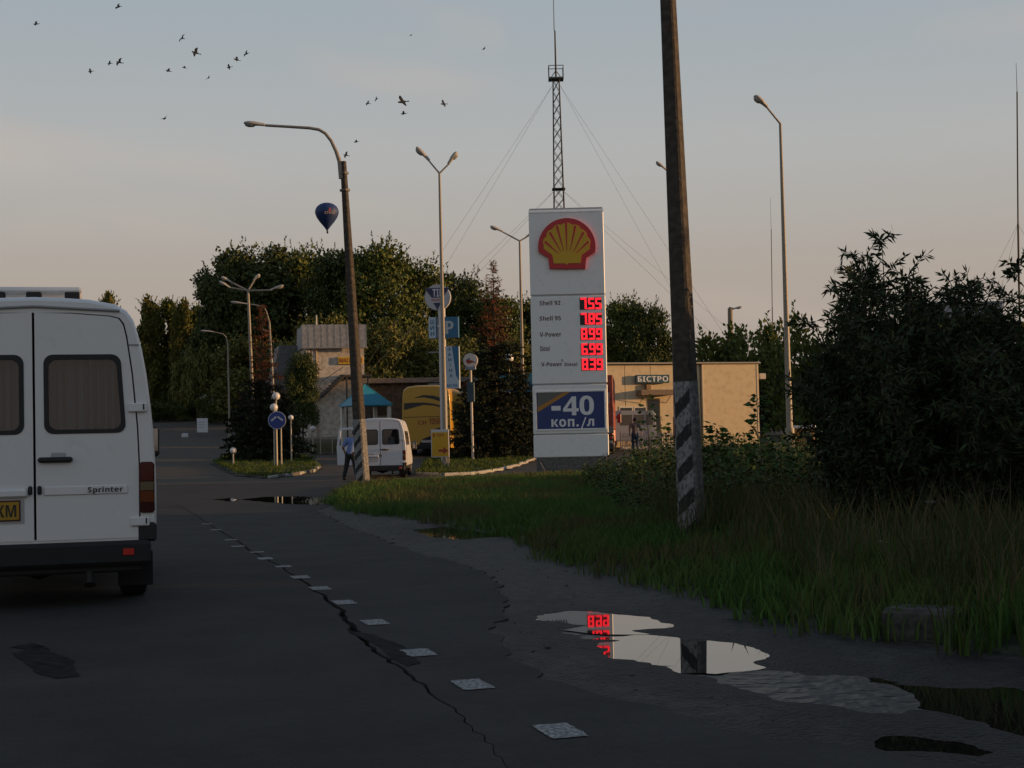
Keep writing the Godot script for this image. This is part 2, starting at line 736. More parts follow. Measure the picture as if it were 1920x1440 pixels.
	var puds := [
		[[1035, 1151], [1068, 1142], [1140, 1146], [1200, 1156], [1222, 1166], [1190, 1173], [1120, 1167], [1060, 1160]],
		[[1135, 1204], [1165, 1199], [1215, 1199], [1280, 1200], [1380, 1205], [1415, 1219], [1370, 1229], [1340, 1239], [1270, 1238], [1200, 1226], [1140, 1208]],
		[[1385, 1268], [1420, 1256], [1480, 1256], [1560, 1262], [1600, 1278], [1660, 1294], [1690, 1308], [1650, 1318], [1560, 1314], [1450, 1292]],
		[[1660, 1383], [1720, 1376], [1800, 1382], [1830, 1390], [1750, 1398], [1690, 1394]],
		[[780, 990], [830, 984], [900, 992], [925, 1001], [880, 1008], [820, 1004]],
		[[1045, 1178], [1100, 1172], [1180, 1178], [1260, 1190], [1200, 1195], [1110, 1190]],
		[[1290, 1243], [1350, 1240], [1400, 1250], [1390, 1262], [1330, 1254]],
		[[1575, 1263], [1650, 1266], [1750, 1273], [1920, 1288], [2150, 1320], [2150, 1400], [1920, 1366], [1800, 1338], [1720, 1316], [1670, 1292], [1610, 1276]]]
	var pools := []
	for q in puds:
		pools.append(wobble(wobble(px_poly(q), 0.16), 0.05, 6.0))
	var mud := MB.new()
	mud.colored = true
	fill_mud(mud, mud_out, pools)
	var mudm := rough_mat(1.0, 1.0, 1.0, 0.62, 1.9, 0.5, 14, 4.0)
	mudm.metallic_specular = 0.3
	mudm.vertex_color_use_as_albedo = true
	struct("mud", mud.mesh(), mudm)
	var water := StandardMaterial3D.new()
	water.albedo_color = Color(0.012, 0.011, 0.009).linear_to_srgb()
	water.roughness = 0.015
	water.metallic_specular = 0.62
	var film_water := StandardMaterial3D.new()
	film_water.albedo_color = Color(0.02, 0.019, 0.017).linear_to_srgb()
	film_water.roughness = 0.42
	film_water.metallic_specular = 0.36
	var rip := FastNoiseLite.new()
	rip.seed = 77
	rip.frequency = 0.02
	rip.fractal_octaves = 3
	var rim := rip.get_seamless_image(256, 256)
	rim.bump_map_to_normal_map(9.0)
	film_water.normal_enabled = true
	film_water.normal_texture = ImageTexture.create_from_image(rim)
	film_water.uv1_triplanar = true
	film_water.uv1_world_triplanar = true
	film_water.uv1_scale = Vector3(0.9, 0.9, 0.9)
	var films := [2, 5, 6]
	for p in pools:
		var film: bool = pools.find(p) in films
		var big := Geometry2D.offset_polygon(p, 0.12 if film else 0.3)
		struct("puddle", sheet(big[0], -0.021 - 0.0015 * pools.find(p)), film_water if film else water)
	# loose pebbles in the mud
	var peb := MB.new()
	peb.lathe([Vector2(0.0, -0.5), Vector2(0.4, -0.35), Vector2(0.55, 0.0), Vector2(0.35, 0.35), Vector2(0.0, 0.42)], 7, false)
	var mm := MultiMesh.new()
	mm.transform_format = MultiMesh.TRANSFORM_3D
	mm.mesh = peb.mesh()
	mm.instance_count = 300
	var put := 0
	while put < 300:
		var i: int = rng.randi() % rough_edge.size()
		var p := rough_edge[i] + Vector2(rng.randf_range(-0.1, 2.6), rng.randf_range(-1.2, 0.3))
		var dry := true
		for w in pools:
			if Geometry2D.is_point_in_polygon(p, w) or seg_dist(p, w) < 0.2:
				dry = false
		if dry and Geometry2D.is_point_in_polygon(p, mud_out):
			var s := 0.008 + 0.02 * pow(rng.randf(), 3.0)
			mm.set_instance_transform(put, Transform3D(Basis(Vector3.UP, rng.randf() * TAU).scaled(Vector3(s * 1.3, s * 0.8, s)), Vector3(p.x, -0.008, p.y)))
			put += 1
	var stones := MultiMeshInstance3D.new()
	stones.name = "pebbles"
	stones.multimesh = mm
	stones.material_override = rough_mat(0.06, 0.055, 0.048, 0.8, 0.4, 0.5, 73)
	add_child(stones)
	stones.set_meta("kind", "stuff")
	tag(stones, "small dark pebbles strewn over the muddy road edge", "pebbles")
	# the long puddle across the junction, in a dip of the carriageway
	var far_pool := px_poly([[455, 937], [500, 932], [560, 931], [615, 934], [640, 943], [600, 947], [560, 946], [500, 942]])
	struct("puddle", sheet(wobble(far_pool, 0.25), 0.006), water)
	struct("puddle", sheet(wobble(px_poly([[400, 937], [430, 934], [452, 937], [430, 941]]), 0.15), 0.006), water)

	# dashes of the edge line, worn paint
	var dashes := [[1050, 1372, 1.0], [885, 1285, 1.0], [785, 1225, 1.0], [703, 1168, 1.0], [645, 1130.5, 1.0], [600, 1104, 1.0], [563, 1083, 1.0], [531, 1063, 0.7], [497, 1048, 1.0], [482, 1036, 0.5], [447, 1025, 0.6], [433, 1013, 0.6], [405, 994, 0.7], [388, 983, 0.6]]
	var line_dir := (gnd(388, 983) - gnd(1050, 1372)).normalized()
	var paint := rough_mat(0.44, 0.44, 0.43, 0.8, 0.35, 0.35, 40)
	for q in dashes:
		var c := gnd(q[0], q[1])
		var side := Vector3(-line_dir.z, 0, line_dir.x)
		var poly := PackedVector2Array()
		var hl: float = 0.17 * q[2]
		var hw := 0.085
		var outl := []
		for k in 6:
			outl.append(Vector2(lerpf(-hw, hw, k / 5.0), -hl))
		for k in 8:
			outl.append(Vector2(hw, lerpf(-hl, hl, (k + 0.5) / 8.0)))
		for k in 6:
			outl.append(Vector2(lerpf(hw, -hw, k / 5.0), hl))
		for k in 8:
			outl.append(Vector2(-hw, lerpf(hl, -hl, (k + 0.5) / 8.0)))
		for o in outl:
			var w := Vector2(o.x + rng.randf_range(-0.007, 0.007) * q[2], o.y + rng.randf_range(-0.005, 0.005) * q[2])
			var p := c + side * w.x + line_dir * w.y
			poly.push_back(Vector2(p.x, p.z))
		var st := struct("road_marking", sheet(poly, 0.007), paint)
	# tarred patches and an old repair
	var tar := rough_mat(0.031, 0.032, 0.033, 0.85, 1.1, 0.6, 61)
	tar.metallic_specular = 0.15
	struct("road_patch", sheet(wobble(px_poly([[20, 1226], [70, 1212], [110, 1225], [148, 1252], [140, 1270], [100, 1275], [62, 1262], [50, 1240]]), 0.06), 0.004), tar)
	struct("road_patch", sheet(wobble(px_poly([[15, 1214], [60, 1206], [85, 1213], [50, 1218]]), 0.05), 0.004), tar)
	struct("road_patch", sheet(wobble(px_poly([[655, 1185], [700, 1190], [760, 1212], [790, 1245], [765, 1252], [735, 1236], [700, 1208]]), 0.05), 0.005), tar)

	# kerbed islands
	island("island", [[402, 870], [425, 858], [470, 852], [540, 851], [588, 864], [598, 878], [585, 886], [545, 893], [505, 898], [450, 893]], 4, 8, true)
	island("island", [[783, 891], [830, 893], [880, 891], [930, 884], [965, 876], [1002, 862], [1003, 850], [930, 846], [860, 850], [800, 866]], 0, 5, false)
	# white kerb in front of the picket fence and by the bistro
	kerb_run([[560, 848], [600, 847], [640, 845]], "white kerb beyond the road, in front of the wire fence", 0.0, false)
	kerb_run([[1164, 842], [1200, 841], [1262, 838]], "white kerb in front of the picket fence by the beige building", 0.0, false)
	var slab := thing("concrete_slab", "weathered concrete slab lying at the edge of the muddy verge", "slab", gnd(1732, 1192) + Vector3(0, -0.05, 0), -0.55)
	part("block", bx(Vector3(0, 0.11, 0), Vector3(0.46, 0.25, 0.34), 0.03), rough_mat(0.10, 0.095, 0.085, 0.9, 0.9, 0.5, 70, 3.0), slab)

func wobble(poly: PackedVector2Array, amount: float, fine := 1.0) -> PackedVector2Array:
	var o := PackedVector2Array()
	for i in poly.size():
		var a := poly[i]
		var c := poly[(i + 1) % poly.size()]
		var steps := 6 if fine == 1.0 else 2
		for s in steps:
			var p := a.lerp(c, s / float(steps))
			o.push_back(p + Vector2(bumpy.get_noise_2d(p.x * 1.7 * fine, p.y * 0.9 * fine), bumpy.get_noise_2d(p.x * 1.7 * fine + 30, p.y * 0.9 * fine)) * amount)
	return o

func fill_grid(b: MB, poly: PackedVector2Array, cell: float, height: Callable) -> void:
	var lo := poly[0]
	var hi := poly[0]
	for p in poly:
		lo = lo.min(p)
		hi = hi.max(p)
	var nx := int((hi.x - lo.x) / cell) + 2
	var nz := int((hi.y - lo.y) / cell) + 2
	var ids := {}
	var ok := PackedByteArray()
	ok.resize((nx + 1) * (nz + 1))
	var pos := PackedVector3Array()
	pos.resize((nx + 1) * (nz + 1))
	for j in nz + 1:
		for i in nx + 1:
			var p := lo + Vector2(i, j) * cell
			var ins := Geometry2D.is_point_in_polygon(p, poly)
			var e := seg_dist(p, poly)
			if not ins and e < cell:
				ins = true
				e = 0.0
			if ins:
				ok[j * (nx + 1) + i] = 1
				pos[j * (nx + 1) + i] = Vector3(p.x, height.call(p, e), p.y)
	var st := nx + 1
	var id := PackedInt32Array()
	id.resize(pos.size())
	id.fill(-1)
	for k in pos.size():
		if ok[k]:
			var l := pos[k - 1] if k > 0 and ok[k - 1] else pos[k]
			var r := pos[k + 1] if k + 1 < pos.size() and ok[k + 1] else pos[k]
			var t := pos[k - st] if k >= st and ok[k - st] else pos[k]
			var d := pos[k + st] if k + st < pos.size() and ok[k + st] else pos[k]
			var nn := Vector3(0, 1, 0)
			var c := (d - t).cross(r - l)
			if c.y > 1e-9:
				nn = c.normalized()
			id[k] = b.vert(pos[k], nn)
	for j in nz:
		for i in nx:
			var k := j * st + i
			if ok[k] and ok[k + 1] and ok[k + st] and ok[k + st + 1]:
				b.idx.append_array([id[k], id[k + 1], id[k + st + 1], id[k], id[k + st + 1], id[k + st]])

func fill_mud(mud: MB, poly: PackedVector2Array, pools: Array) -> void:
	# finer cells close by, coarser further off
	var boxes := []
	for p in pools:
		var r := Rect2(p[0], Vector2())
		for q in p:
			r = r.expand(q)
		boxes.append(r.grow(1.2))
	var cell := 0.07
	var lo := poly[0]
	var hi := poly[0]
	for p in poly:
		lo = lo.min(p)
		hi = hi.max(p)
	hi.x = min(hi.x, 9.0)
	var nx := int((hi.x - lo.x) / cell) + 1
	var nz := int((hi.y - lo.y) / cell) + 1
	var grown := poly
	var prev := []
	for j in nz + 1:
		var cur := []
		# crossings of this row with the outline
		var z := lo.y + j * cell
		var cuts := []
		for k in grown.size():
			var a := grown[k]
			var c := grown[(k + 1) % grown.size()]
			if (a.y > z) != (c.y > z):
				cuts.append(a.x + (z - a.y) / (c.y - a.y) * (c.x - a.x))
		cuts.sort()
		cur.resize(nx + 1)
		for q in range(0, cuts.size() - 1, 2):
			var i0: int = max(0, int(ceil((cuts[q] - lo.x) / cell)))
			var i1: int = min(nx, int(floor((cuts[q + 1] - lo.x) / cell)))
			for i in range(i0, i1 + 1):
				var p := Vector2(lo.x + i * cell, z)
				var y := -0.008 + bumpy.get_noise_2d(p.x * 1.6, p.y * 1.1) * 0.012 + bumpy.get_noise_2d(p.x * 5.0 + 9, p.y * 5.0) * 0.006
				var near := 9.0
				for k in pools.size():
					if boxes[k].has_point(p):
						var e := seg_dist(p, pools[k])
						if Geometry2D.is_point_in_polygon(p, pools[k]):
							e = -e
						near = min(near, e)
				if near < 0.5:
					y -= 0.055 * clampf(0.35 - near * 2.2, 0, 1) + 0.006 * clampf(1.0 - near * 2.0, 0, 1)
				elif near > 0.5:
					y = max(y, -0.019)
				# soaked soil round the hollows, drier soil elsewhere
				var soak := clampf(1.15 - (near + bumpy.get_noise_2d(p.x * 1.3, p.y * 0.8 + 70) * 0.9) / 0.9, 0, 1)
				soak = smoothstep(0.25, 0.75, soak)
				mud.tint = Color(0.044, 0.040, 0.034).lerp(Color(0.02, 0.0185, 0.016), soak)
				cur[i] = mud.vert(Vector3(p.x, y, p.y), Vector3(-(bumpy.get_noise_2d(p.x * 1.6 + 0.1, p.y * 1.1) - bumpy.get_noise_2d(p.x * 1.6 - 0.1, p.y * 1.1)) * 0.09, 1, 0).normalized())
		if j > 0:
			for i in nx:
				if prev[i] != null and prev[i + 1] != null and cur[i] != null and cur[i + 1] != null:
					mud.idx.append_array([prev[i], prev[i + 1], cur[i + 1], prev[i], cur[i + 1], cur[i]])
		prev = cur

func kerb_stones(parent: Node3D, pts: Array, painted: int, lift := 0.12) -> void:
	# a row of single stones along a line of ground points
	var white := rough_mat(0.5, 0.48, 0.43, 0.8, 0.7, 0.55, 81)
	var grey := rough_mat(0.14, 0.13, 0.115, 0.9, 0.7, 0.5, 82)
	var n := 0
	for i in pts.size() - 1:
		var a: Vector3 = pts[i]
		var c: Vector3 = pts[i + 1]
		var steps: int = max(1, int(round(a.distance_to(c) / 0.85)))
		for s in steps:
			var p: Vector3 = a.lerp(c, float(s) / steps)
			var q: Vector3 = a.lerp(c, float(s + 1) / steps)
			var d := q - p
			var bas := Basis.looking_at(d.normalized(), Vector3.UP)
			var o := part("kerb_stone", bx(Vector3.ZERO, Vector3(0.16, 0.26, d.length() - 0.025), 0.02), (white if (painted == 1 or n % 2 == 0) else grey), parent)
			o.transform = Transform3D(bas, (p + q) * 0.5 + Vector3(rng.randf_range(-0.015, 0.015), lift - 0.13 + rng.randf_range(-0.012, 0.012), 0) - parent.position)
			n += 1

func kerb_run(list: Array, label: String, lift: float, alternate: bool) -> void:
	var pts := []
	for q in list:
		pts.append(gnd(q[0], q[1]))
	var k := thing("kerb", label, "kerb", pts[0])
	kerb_stones(k, pts, 2 if alternate else 1)

func island(called: String, list: Array, k0: int, k1: int, alternate: bool) -> void:
	var pts := []
	for q in list:
		pts.append(gnd(q[0], q[1]))
	var poly := PackedVector2Array()
	for p in pts:
		poly.push_back(Vector2(p.x, p.z))
	var b := MB.new()
	fill_grid(b, poly, 0.35, func(p: Vector2, e: float) -> float: return gh(p.x, p.y) + 0.02 + min(e, 0.6) * 0.2 + bumpy.get_noise_2d(p.x * 0.7, p.y * 0.7) * 0.03)
	struct("grass_island", b.mesh(), rough_mat(0.055, 0.06, 0.028, 0.95, 3.1, 0.4, 8, 3.0))
	var k := thing("kerb", "kerb of single stones painted in alternating tones round the grass island with the blue sign" if alternate else "long curved white kerb round the grass island with the double lamp", "kerb", pts[0])
	var run := []
	for i in range(k0, k1 + 1):
		run.append(pts[i % pts.size()])
	kerb_stones(k, run, 2 if alternate else 1)
	grow_grass(poly, 900 if alternate else 1500, 0.10, 0.22, "short dense green grass on the island with the blue round sign" if alternate else "short dense green grass on the island with the white kerb")

# ---------------------------------------------------------------- plants
func leaf_mat(rough := 0.7) -> StandardMaterial3D:
	if mats.has("leaf"):
		return mats["leaf"]
	var m := StandardMaterial3D.new()
	m.vertex_color_use_as_albedo = true
	m.roughness = rough
	m.metallic_specular = 0.3
	m.backlight_enabled = true
	m.backlight = Color(0.10, 0.14, 0.04)
	m.cull_mode = BaseMaterial3D.CULL_DISABLED
	mats["leaf"] = m
	return m

class Leaves:
	var v := PackedVector3Array()
	var n := PackedVector3Array()
	var c := PackedColorArray()
	var idx := PackedInt32Array()
	func leaf(p: Vector3, along: Vector3, nrm: Vector3, l: float, w: float, col: Color) -> void:
		var s := along.cross(nrm).normalized() * w * 0.5
		var a := along * l
		var b := v.size()
		v.append_array([p, p + a * 0.45 + s, p + a, p + a * 0.45 - s])
		n.append_array([nrm, nrm, nrm, nrm])
		c.append_array([col, col, col, col])
		idx.append_array([b, b + 2, b + 1, b, b + 3, b + 2])
	func mesh() -> ArrayMesh:
		var arr := []
		arr.resize(Mesh.ARRAY_MAX)
		arr[Mesh.ARRAY_VERTEX] = v
		arr[Mesh.ARRAY_NORMAL] = n
		arr[Mesh.ARRAY_COLOR] = c
		arr[Mesh.ARRAY_INDEX] = idx
		var m := ArrayMesh.new()
		m.add_surface_from_arrays(Mesh.PRIMITIVE_TRIANGLES, arr)
		return m

func rdir() -> Vector3:
	var z := rng.randf_range(-1, 1)
	var a := rng.randf() * TAU
	var r := sqrt(1 - z * z)
	return Vector3(r * cos(a), z, r * sin(a))

func leaf_tone(base: Color, spread := 0.35) -> Color:
	var k := 1.0 + rng.randf_range(-spread, spread)
	return Color(base.r * k * rng.randf_range(0.85, 1.2), base.g * k, base.b * k * rng.randf_range(0.8, 1.1))

# crown types: round, poplar, willow, shoots
func tree_meshes(kind: String, h: float, w: float, leaves: int, base: Color, size: float) -> Array:
	var lobes := []   # centre, radii
	var trunk_top := h * 0.7
	match kind:
		"round":
			for i in 48:
				var t := rng.randf_range(0.22, 0.93)
				var env := sqrt(max(0.05, 1.0 - pow((t - 0.52) / 0.52, 2.0)))
				var a := rng.randf() * TAU
				var rr := sqrt(rng.randf()) * env * w * 0.42
				var s := rng.randf_range(0.14, 0.23) * w
				lobes.append([Vector3(cos(a) * rr, t * h, sin(a) * rr), Vector3(s, s * rng.randf_range(0.65, 0.95), s)])
		"poplar":
			trunk_top = h * 0.9
			for i in 40:
				var t := rng.randf_range(0.08, 0.95)
				var env := pow(sin(PI * clampf(t * 0.86 + 0.13, 0, 1)), 0.6)
				var a := rng.randf() * TAU
				var rr := sqrt(rng.randf()) * env * w * 0.33
				var s := rng.randf_range(0.12, 0.19) * w
				lobes.append([Vector3(cos(a) * rr, t * h, sin(a) * rr), Vector3(s, s * 2.2, s)])
		"willow":
			for i in 26:
				var t := rng.randf_range(0.3, 0.9)
				var a := rng.randf() * TAU
				var rr := sqrt(rng.randf()) * w * 0.42
				var s := rng.randf_range(0.09, 0.15) * w
				lobes.append([Vector3(cos(a) * rr, t * h, sin(a) * rr), Vector3(s, s * 2.4, s)])
		"shoots":
			trunk_top = h * 0.3
			for i in 44:
				var t := rng.randf_range(0.05, 0.82)
				var env := sqrt(max(0.05, 1.0 - pow((t - 0.25) / 0.78, 2.0)))
				var a := rng.randf() * TAU
				var rr := sqrt(rng.randf()) * env * w * 0.44
				var s := rng.randf_range(0.07, 0.12) * w
				lobes.append([Vector3(cos(a) * rr, t * h, sin(a) * rr), Vector3(s, s * 1.7, s)])
	var wood := MB.new()
	var r0 := 0.016 * h + 0.05
	var bend := Vector3(rng.randf_range(-1, 1), 0, rng.randf_range(-1, 1)) * h * 0.03
	var pts := []
	var rad := []
	for i in 7:
		var t := i / 6.0
		pts.append(Vector3(0, -0.3, 0) + Vector3(0, (trunk_top + 0.3) * t, 0) + bend * sin(t * 2.5))
		rad.append(r0 * (1.25 if i == 0 else 1.0) * (1.0 - 0.75 * t))
	wood.tube(pts, rad, 7)
	for i in lobes.size():
		if i % 2 == 0:
			var c: Vector3 = lobes[i][0]
			var sy := clampf(c.y * 0.55, h * 0.12, trunk_top * 0.95)
			var t0 := sy / trunk_top
			var p0: Vector3 = Vector3(0, sy, 0) + bend * sin(t0 * 2.5)
			var mid := p0.lerp(c, 0.5) + Vector3(0, h * 0.03, 0)
			var br := r0 * 0.32 * (1.0 - t0 * 0.5)
			wood.tube([p0, mid, c], [br, br * 0.6, br * 0.2], 5, false)
	var L := Leaves.new()
	for i in leaves:
		var lb: Array = lobes[i % lobes.size()]
		var d := rdir()
		var rr := pow(rng.randf(), 0.4) * rng.randf_range(0.8, 1.12)
		var p: Vector3 = lb[0] + Vector3(d.x * lb[1].x, d.y * lb[1].y, d.z * lb[1].z) * rr
		if p.y < 0.15:
			continue
		var along: Vector3
		if kind == "willow":
			along = (Vector3(d.x * 0.3, -1.0, d.z * 0.3) + rdir() * 0.3).normalized()
		elif kind == "poplar" or kind == "shoots":
			along = (Vector3(d.x * 0.6, 1.0, d.z * 0.6) + rdir() * 0.5).normalized()
		else:
			along = (d * 0.6 + rdir() + Vector3(0, -0.2, 0)).normalized()
		var nn := (d + rdir() * 0.7 + Vector3(0, 0.35, 0)).normalized()
		nn = (nn - along * nn.dot(along)).normalized()
		var s := size * rng.randf_range(0.6, 1.35)
		L.leaf(p, along, nn, s * (1.7 if kind == "willow" else 1.15), s * (0.45 if kind == "willow" else 0.72), leaf_tone(base))
	# loose sprays that break the outline
	for i in int(leaves * 0.06 / 8.0):
		var lb: Array = lobes[rng.randi() % lobes.size()]
		var d := rdir()
		d.y = absf(d.y) if kind != "willow" else -absf(d.y)
		var p: Vector3 = lb[0] + Vector3(d.x * lb[1].x, d.y * lb[1].y, d.z * lb[1].z)
		var dir := (d + Vector3(0, 0.7, 0)).normalized() if kind != "willow" else Vector3(d.x * 0.2, -1, d.z * 0.2).normalized()
		for k in 8:
			p += dir * size * 0.35
			var al := (dir + rdir() * 0.8).normalized()
			var nn := rdir()
			nn = (nn - al * nn.dot(al)).normalized()
			L.leaf(p, al, nn, size * 0.9, size * 0.45, leaf_tone(base))
	return [wood.mesh(), L.mesh()]

func spruce_meshes(h: float, w: float, dead_from: float, dead_full: bool) -> Array:
	# tiers of drooping boughs; above dead_from the needles are brown and thin
	var wood := MB.new()
	wood.tube([Vector3(0, -0.2, 0), Vector3(0, h * 0.5, 0), Vector3(0.02, h, 0)], [0.017 * h, 0.01 * h, 0.008], 7)
	var green := Leaves.new()
	var brown := Leaves.new()
	var y := 0.25
	while y < h * 0.985:
		var t := y / h
		var reach := w * 0.5 * pow(1.0 - t, 0.8) + 0.08
		var count := int(lerpf(11, 5, t))
		for k in count:
			if t > dead_from and rng.randf() < 0.15:
				continue
			var a := TAU * (k + rng.randf() * 0.9) / count
			var r := reach * rng.randf_range(0.65, 1.1)
			var dir := Vector3(cos(a), lerpf(-0.28, 0.25, t), sin(a)).normalized()
			var p0 := Vector3(0, y + rng.randf() * 0.2, 0)
			var end := p0 + dir * r
			wood.tube([p0, end], [0.018, 0.005], 3, false)
			var is_dead := t > dead_from + rng.randf_range(-0.06, 0.06)
			var steps := int(max(3, r / 0.09))
			for s in steps:
				var u := (s + 0.6) / steps
				var p := p0.lerp(end, u)
				var dens := 4 if is_dead else 5
				for q in dens:
					var al := (dir * 0.6 + rdir() * 0.9 + Vector3(0, -0.25, 0)).normalized()
					var nn := rdir()
					nn = (nn - al * nn.dot(al)).normalized()
					var l := rng.randf_range(0.12, 0.26)
					if is_dead:
						brown.leaf(p, al, nn, l * 0.9, 0.035, leaf_tone(Color(0.13, 0.048, 0.02)))
					else:
						green.leaf(p, al, nn, l, 0.075, leaf_tone(Color(0.02, 0.026, 0.014)))
		y += lerpf(0.3, 0.22, t)
	return [wood.mesh(), green.mesh() if green.v.size() > 0 else null, brown.mesh() if brown.v.size() > 0 else null]

func bark() -> StandardMaterial3D:
	if not mats.has("bark"):
		mats["bark"] = rough_mat(0.075, 0.055, 0.04, 0.95, 0.8, 0.5, 90, 3.0)
	return mats["bark"]

func put_tree(meshes: Array, called: String, label: String, pos: Vector3, turn: float, sc: Vector3, group: String, category := "tree") -> Node3D:
	var t := thing(called, label, category, pos, turn, group)
	var a := part("trunk", meshes[0], bark(), t)
	var b := part("crown", meshes[1], leaf_mat(), t)
	a.scale = sc
	b.scale = sc
	return t

func build_trees() -> void:
	var G := Color(0.085, 0.108, 0.028)
	var Gd := Color(0.06, 0.078, 0.026)
	var Gy := Color(0.115, 0.12, 0.034)
	var kinds := {
		"a": tree_meshes("round", 16.0, 9.0, 24000, G, 0.36),
		"b": tree_meshes("round", 16.0, 9.0, 24000, Gd, 0.36),
		"c": tree_meshes("round", 12.0, 9.0, 20000, Gy, 0.34),
		"p": tree_meshes("poplar", 13.0, 3.6, 12000, Gy, 0.30),
		"q": tree_meshes("poplar", 13.0, 3.6, 12000, G, 0.30),
		"w": tree_meshes("willow", 9.0, 6.0, 9000, Gy, 0.28),
		"s": tree_meshes("shoots", 7.0, 9.0, 14000, G, 0.26)}
	var native := {"a": [16.0, 9.0], "b": [16.0, 9.0], "c": [12.0, 9.0], "p": [13.0, 3.6], "q": [13.0, 3.6], "w": [9.0, 6.0], "s": [7.0, 9.0]}
	# kind, centre px, top py, width px, distance, label
	var list := [
		["p", 203, 556, 60, 165, "poplar top showing above the roof of the curtained white van"],
		["p", 284, 562, 62, 150, "poplar with olive foliage, the one next to the curtained white van"],
		["q", 318, 568, 58, 152, "slim poplar, second from the curtained white van"],
		["p", 344, 567, 54, 150, "slim poplar, third from the curtained white van"],
		["q", 372, 580, 56, 154, "darker poplar next to the tall dark broadleaf tree"],
		["w", 372, 655, 95, 138, "weeping willow hanging over the white board on the yard"],
		["b", 412, 500, 115, 140, "dark broadleaf tree behind the four-armed lamp"],
		["b", 478, 462, 170, 142, "tall dark broadleaf tree with its top above the four-armed lamp"],
		["a", 565, 470, 130, 146, "broadleaf tree behind the grey metal roof"],
		["b", 640, 470, 130, 140, "dark broadleaf tree right behind the leaning concrete lamp pole"],
		["a", 712, 458, 150, 138, "tall green broadleaf tree with the highest top of the wood"],
		["a", 790, 495, 130, 142, "green broadleaf tree behind the round truck-stop sign"],
		["b", 868, 517, 120, 146, "dark broadleaf tree behind the parking signs"],
		["a", 935, 552, 110, 144, "green broadleaf tree behind the dead spruce"],
		["b", 1010, 560, 120, 148, "broadleaf tree half hidden behind the price pylon"],
		["a", 1085, 565, 130, 150, "broadleaf tree wholly behind the price pylon"],
		["a", 1172, 562, 105, 135, "green broadleaf tree rising beside the price pylon above the lorry"],
		["b", 1220, 572, 90, 133, "green broadleaf tree above the bistro sign"],
		["s", 1430, 600, 300, 112, "broad bush with upright shoots behind the beige building"],
		["c", 610, 600, 150, 128, "lower light green tree beside the grey metal roof"],
		["c", 715, 610, 140, 125, "lower light green tree above the teal gazebo roof"],
		["c", 770, 620, 120, 128, "low tree right above the yellow coach"],
		["b", 545, 640, 110, 118, "dark low tree behind the grey-roofed annexe"],
		["c", 860, 640, 130, 126, "low tree behind the vertical blue sign"],
		["c", 960, 640, 150, 128, "low tree behind the teal awning"],
		["c", 470, 640, 140, 130, "low green tree behind the blue round sign"],
		["s", 1640, 690, 150, 120, "distant bush behind the grey totem"],
		["s", 1190, 690, 140, 112, "low bush behind the bistro"],
		["s", 420, 735, 110, 132, "low bush beyond the white board"],
		["s", 320, 752, 130, 142, "low bush under the poplars"],
		["b", 568, 662, 62, 92, "small dark tree in front of the white two-storey building"]]
	for q in list:
		var base := stand(q[1], 800, q[4])
		var top := at(q[1], q[2], q[4]).y - base.y
		var w: float = q[3] * q[4] / F
		var nat: Array = native[q[0]]
		var k: float = top / nat[0] * 1.02
		var kx: float = w / nat[1] * 1.05
		put_tree(kinds[q[0]], {"p": "poplar_tree", "q": "poplar_tree", "w": "willow_tree", "s": "bush"}.get(q[0], "broadleaf_tree"), q[5], base, rng.randf() * TAU, Vector3(kx, k, kx), "trees beyond the yard", "bush" if q[0] == "s" else "tree")
	# tall trees beyond the right edge, which keep the evening sun off the road
	var edge := [[21.0, -27.0, 6.4], [23.0, -21.0, 6.7], [20.0, -16.0, 6.4], [24.0, -10.5, 8.2], [20.5, -5.0, 8.0], [24.0, 1.0, 8.4], [20.0, 7.0, 8.0], [23.0, 13.0, 8.2], [17.0, -12.0, 5.6], [16.0, -1.0, 5.8], [17.5, -23.5, 5.4], [45.0, -101.0, 10.7], [50.0, -106.0, 11.0], [43.0, -110.0, 10.4]]  # all unseen; the farthest ones are added to shade the shop wall
	for i in edge.size():
		var q: Array = edge[i]
		var k: float = q[2] / 12.0
		put_tree(kinds["c"], "unseen_shade_tree", "leafy unseen tree placed to shade the road and the yard", Vector3(q[0], gh(q[0], q[1]) - 0.02, q[1]), i * 1.3, Vector3(k * 1.05, k, k * 1.05), "trees along the roadside")
	# the far wood that closes the view under the crowns
	var far := Leaves.new()
	for i in 26000:
		var d := rng.randf_range(172.0, 205.0)
		var x := rng.randf_range(-0.42, 0.46) * d
		var hh := 6.5 + 3.0 * bumpy.get_noise_1d(x * 0.06) + 1.5 * bumpy.get_noise_1d(x * 0.3 + 50)
		var p := Vector3(x, gh(x, -d) + rng.randf() * hh, -d)
		var nn := (Vector3(0, 0.4, 0.6) + rdir()).normalized()
		var al := rdir()
		al = (al - nn * al.dot(nn)).normalized()
		far.leaf(p, al, nn, rng.randf_range(0.7, 1.4), rng.randf_range(0.5, 0.9), leaf_tone(G))
	var fw := solo("far_wood", far.mesh(), leaf_mat(), "far-off wood closing the view beneath the tree crowns", "wood")
	fw.set_meta("kind", "stuff")
	# spruces
	var sp := spruce_meshes(7.4, 3.4, 0.5, true)
	var sp2 := spruce_meshes(9.2, 4.4, 0.6, true)
	spruce(sp, "spruce with a brown dead top on the island with the blue round sign", gnd(495, 868), 0.4)
	spruce(sp2, "tall spruce with a bare brown dead top beside the price pylon", stand(932, 860, 72), 1.4)
	spruce(spruce_meshes(4.6, 3.6, 0.9, false), "dark green spruce at the foot of the dead one by the price pylon", stand(975, 860, 73.5), 2.0)
	spruce(spruce_meshes(3.6, 3.0, 0.85, false), "small dark spruce by the yellow coach and the round ball sign", stand(882, 862, 71), 0.7)
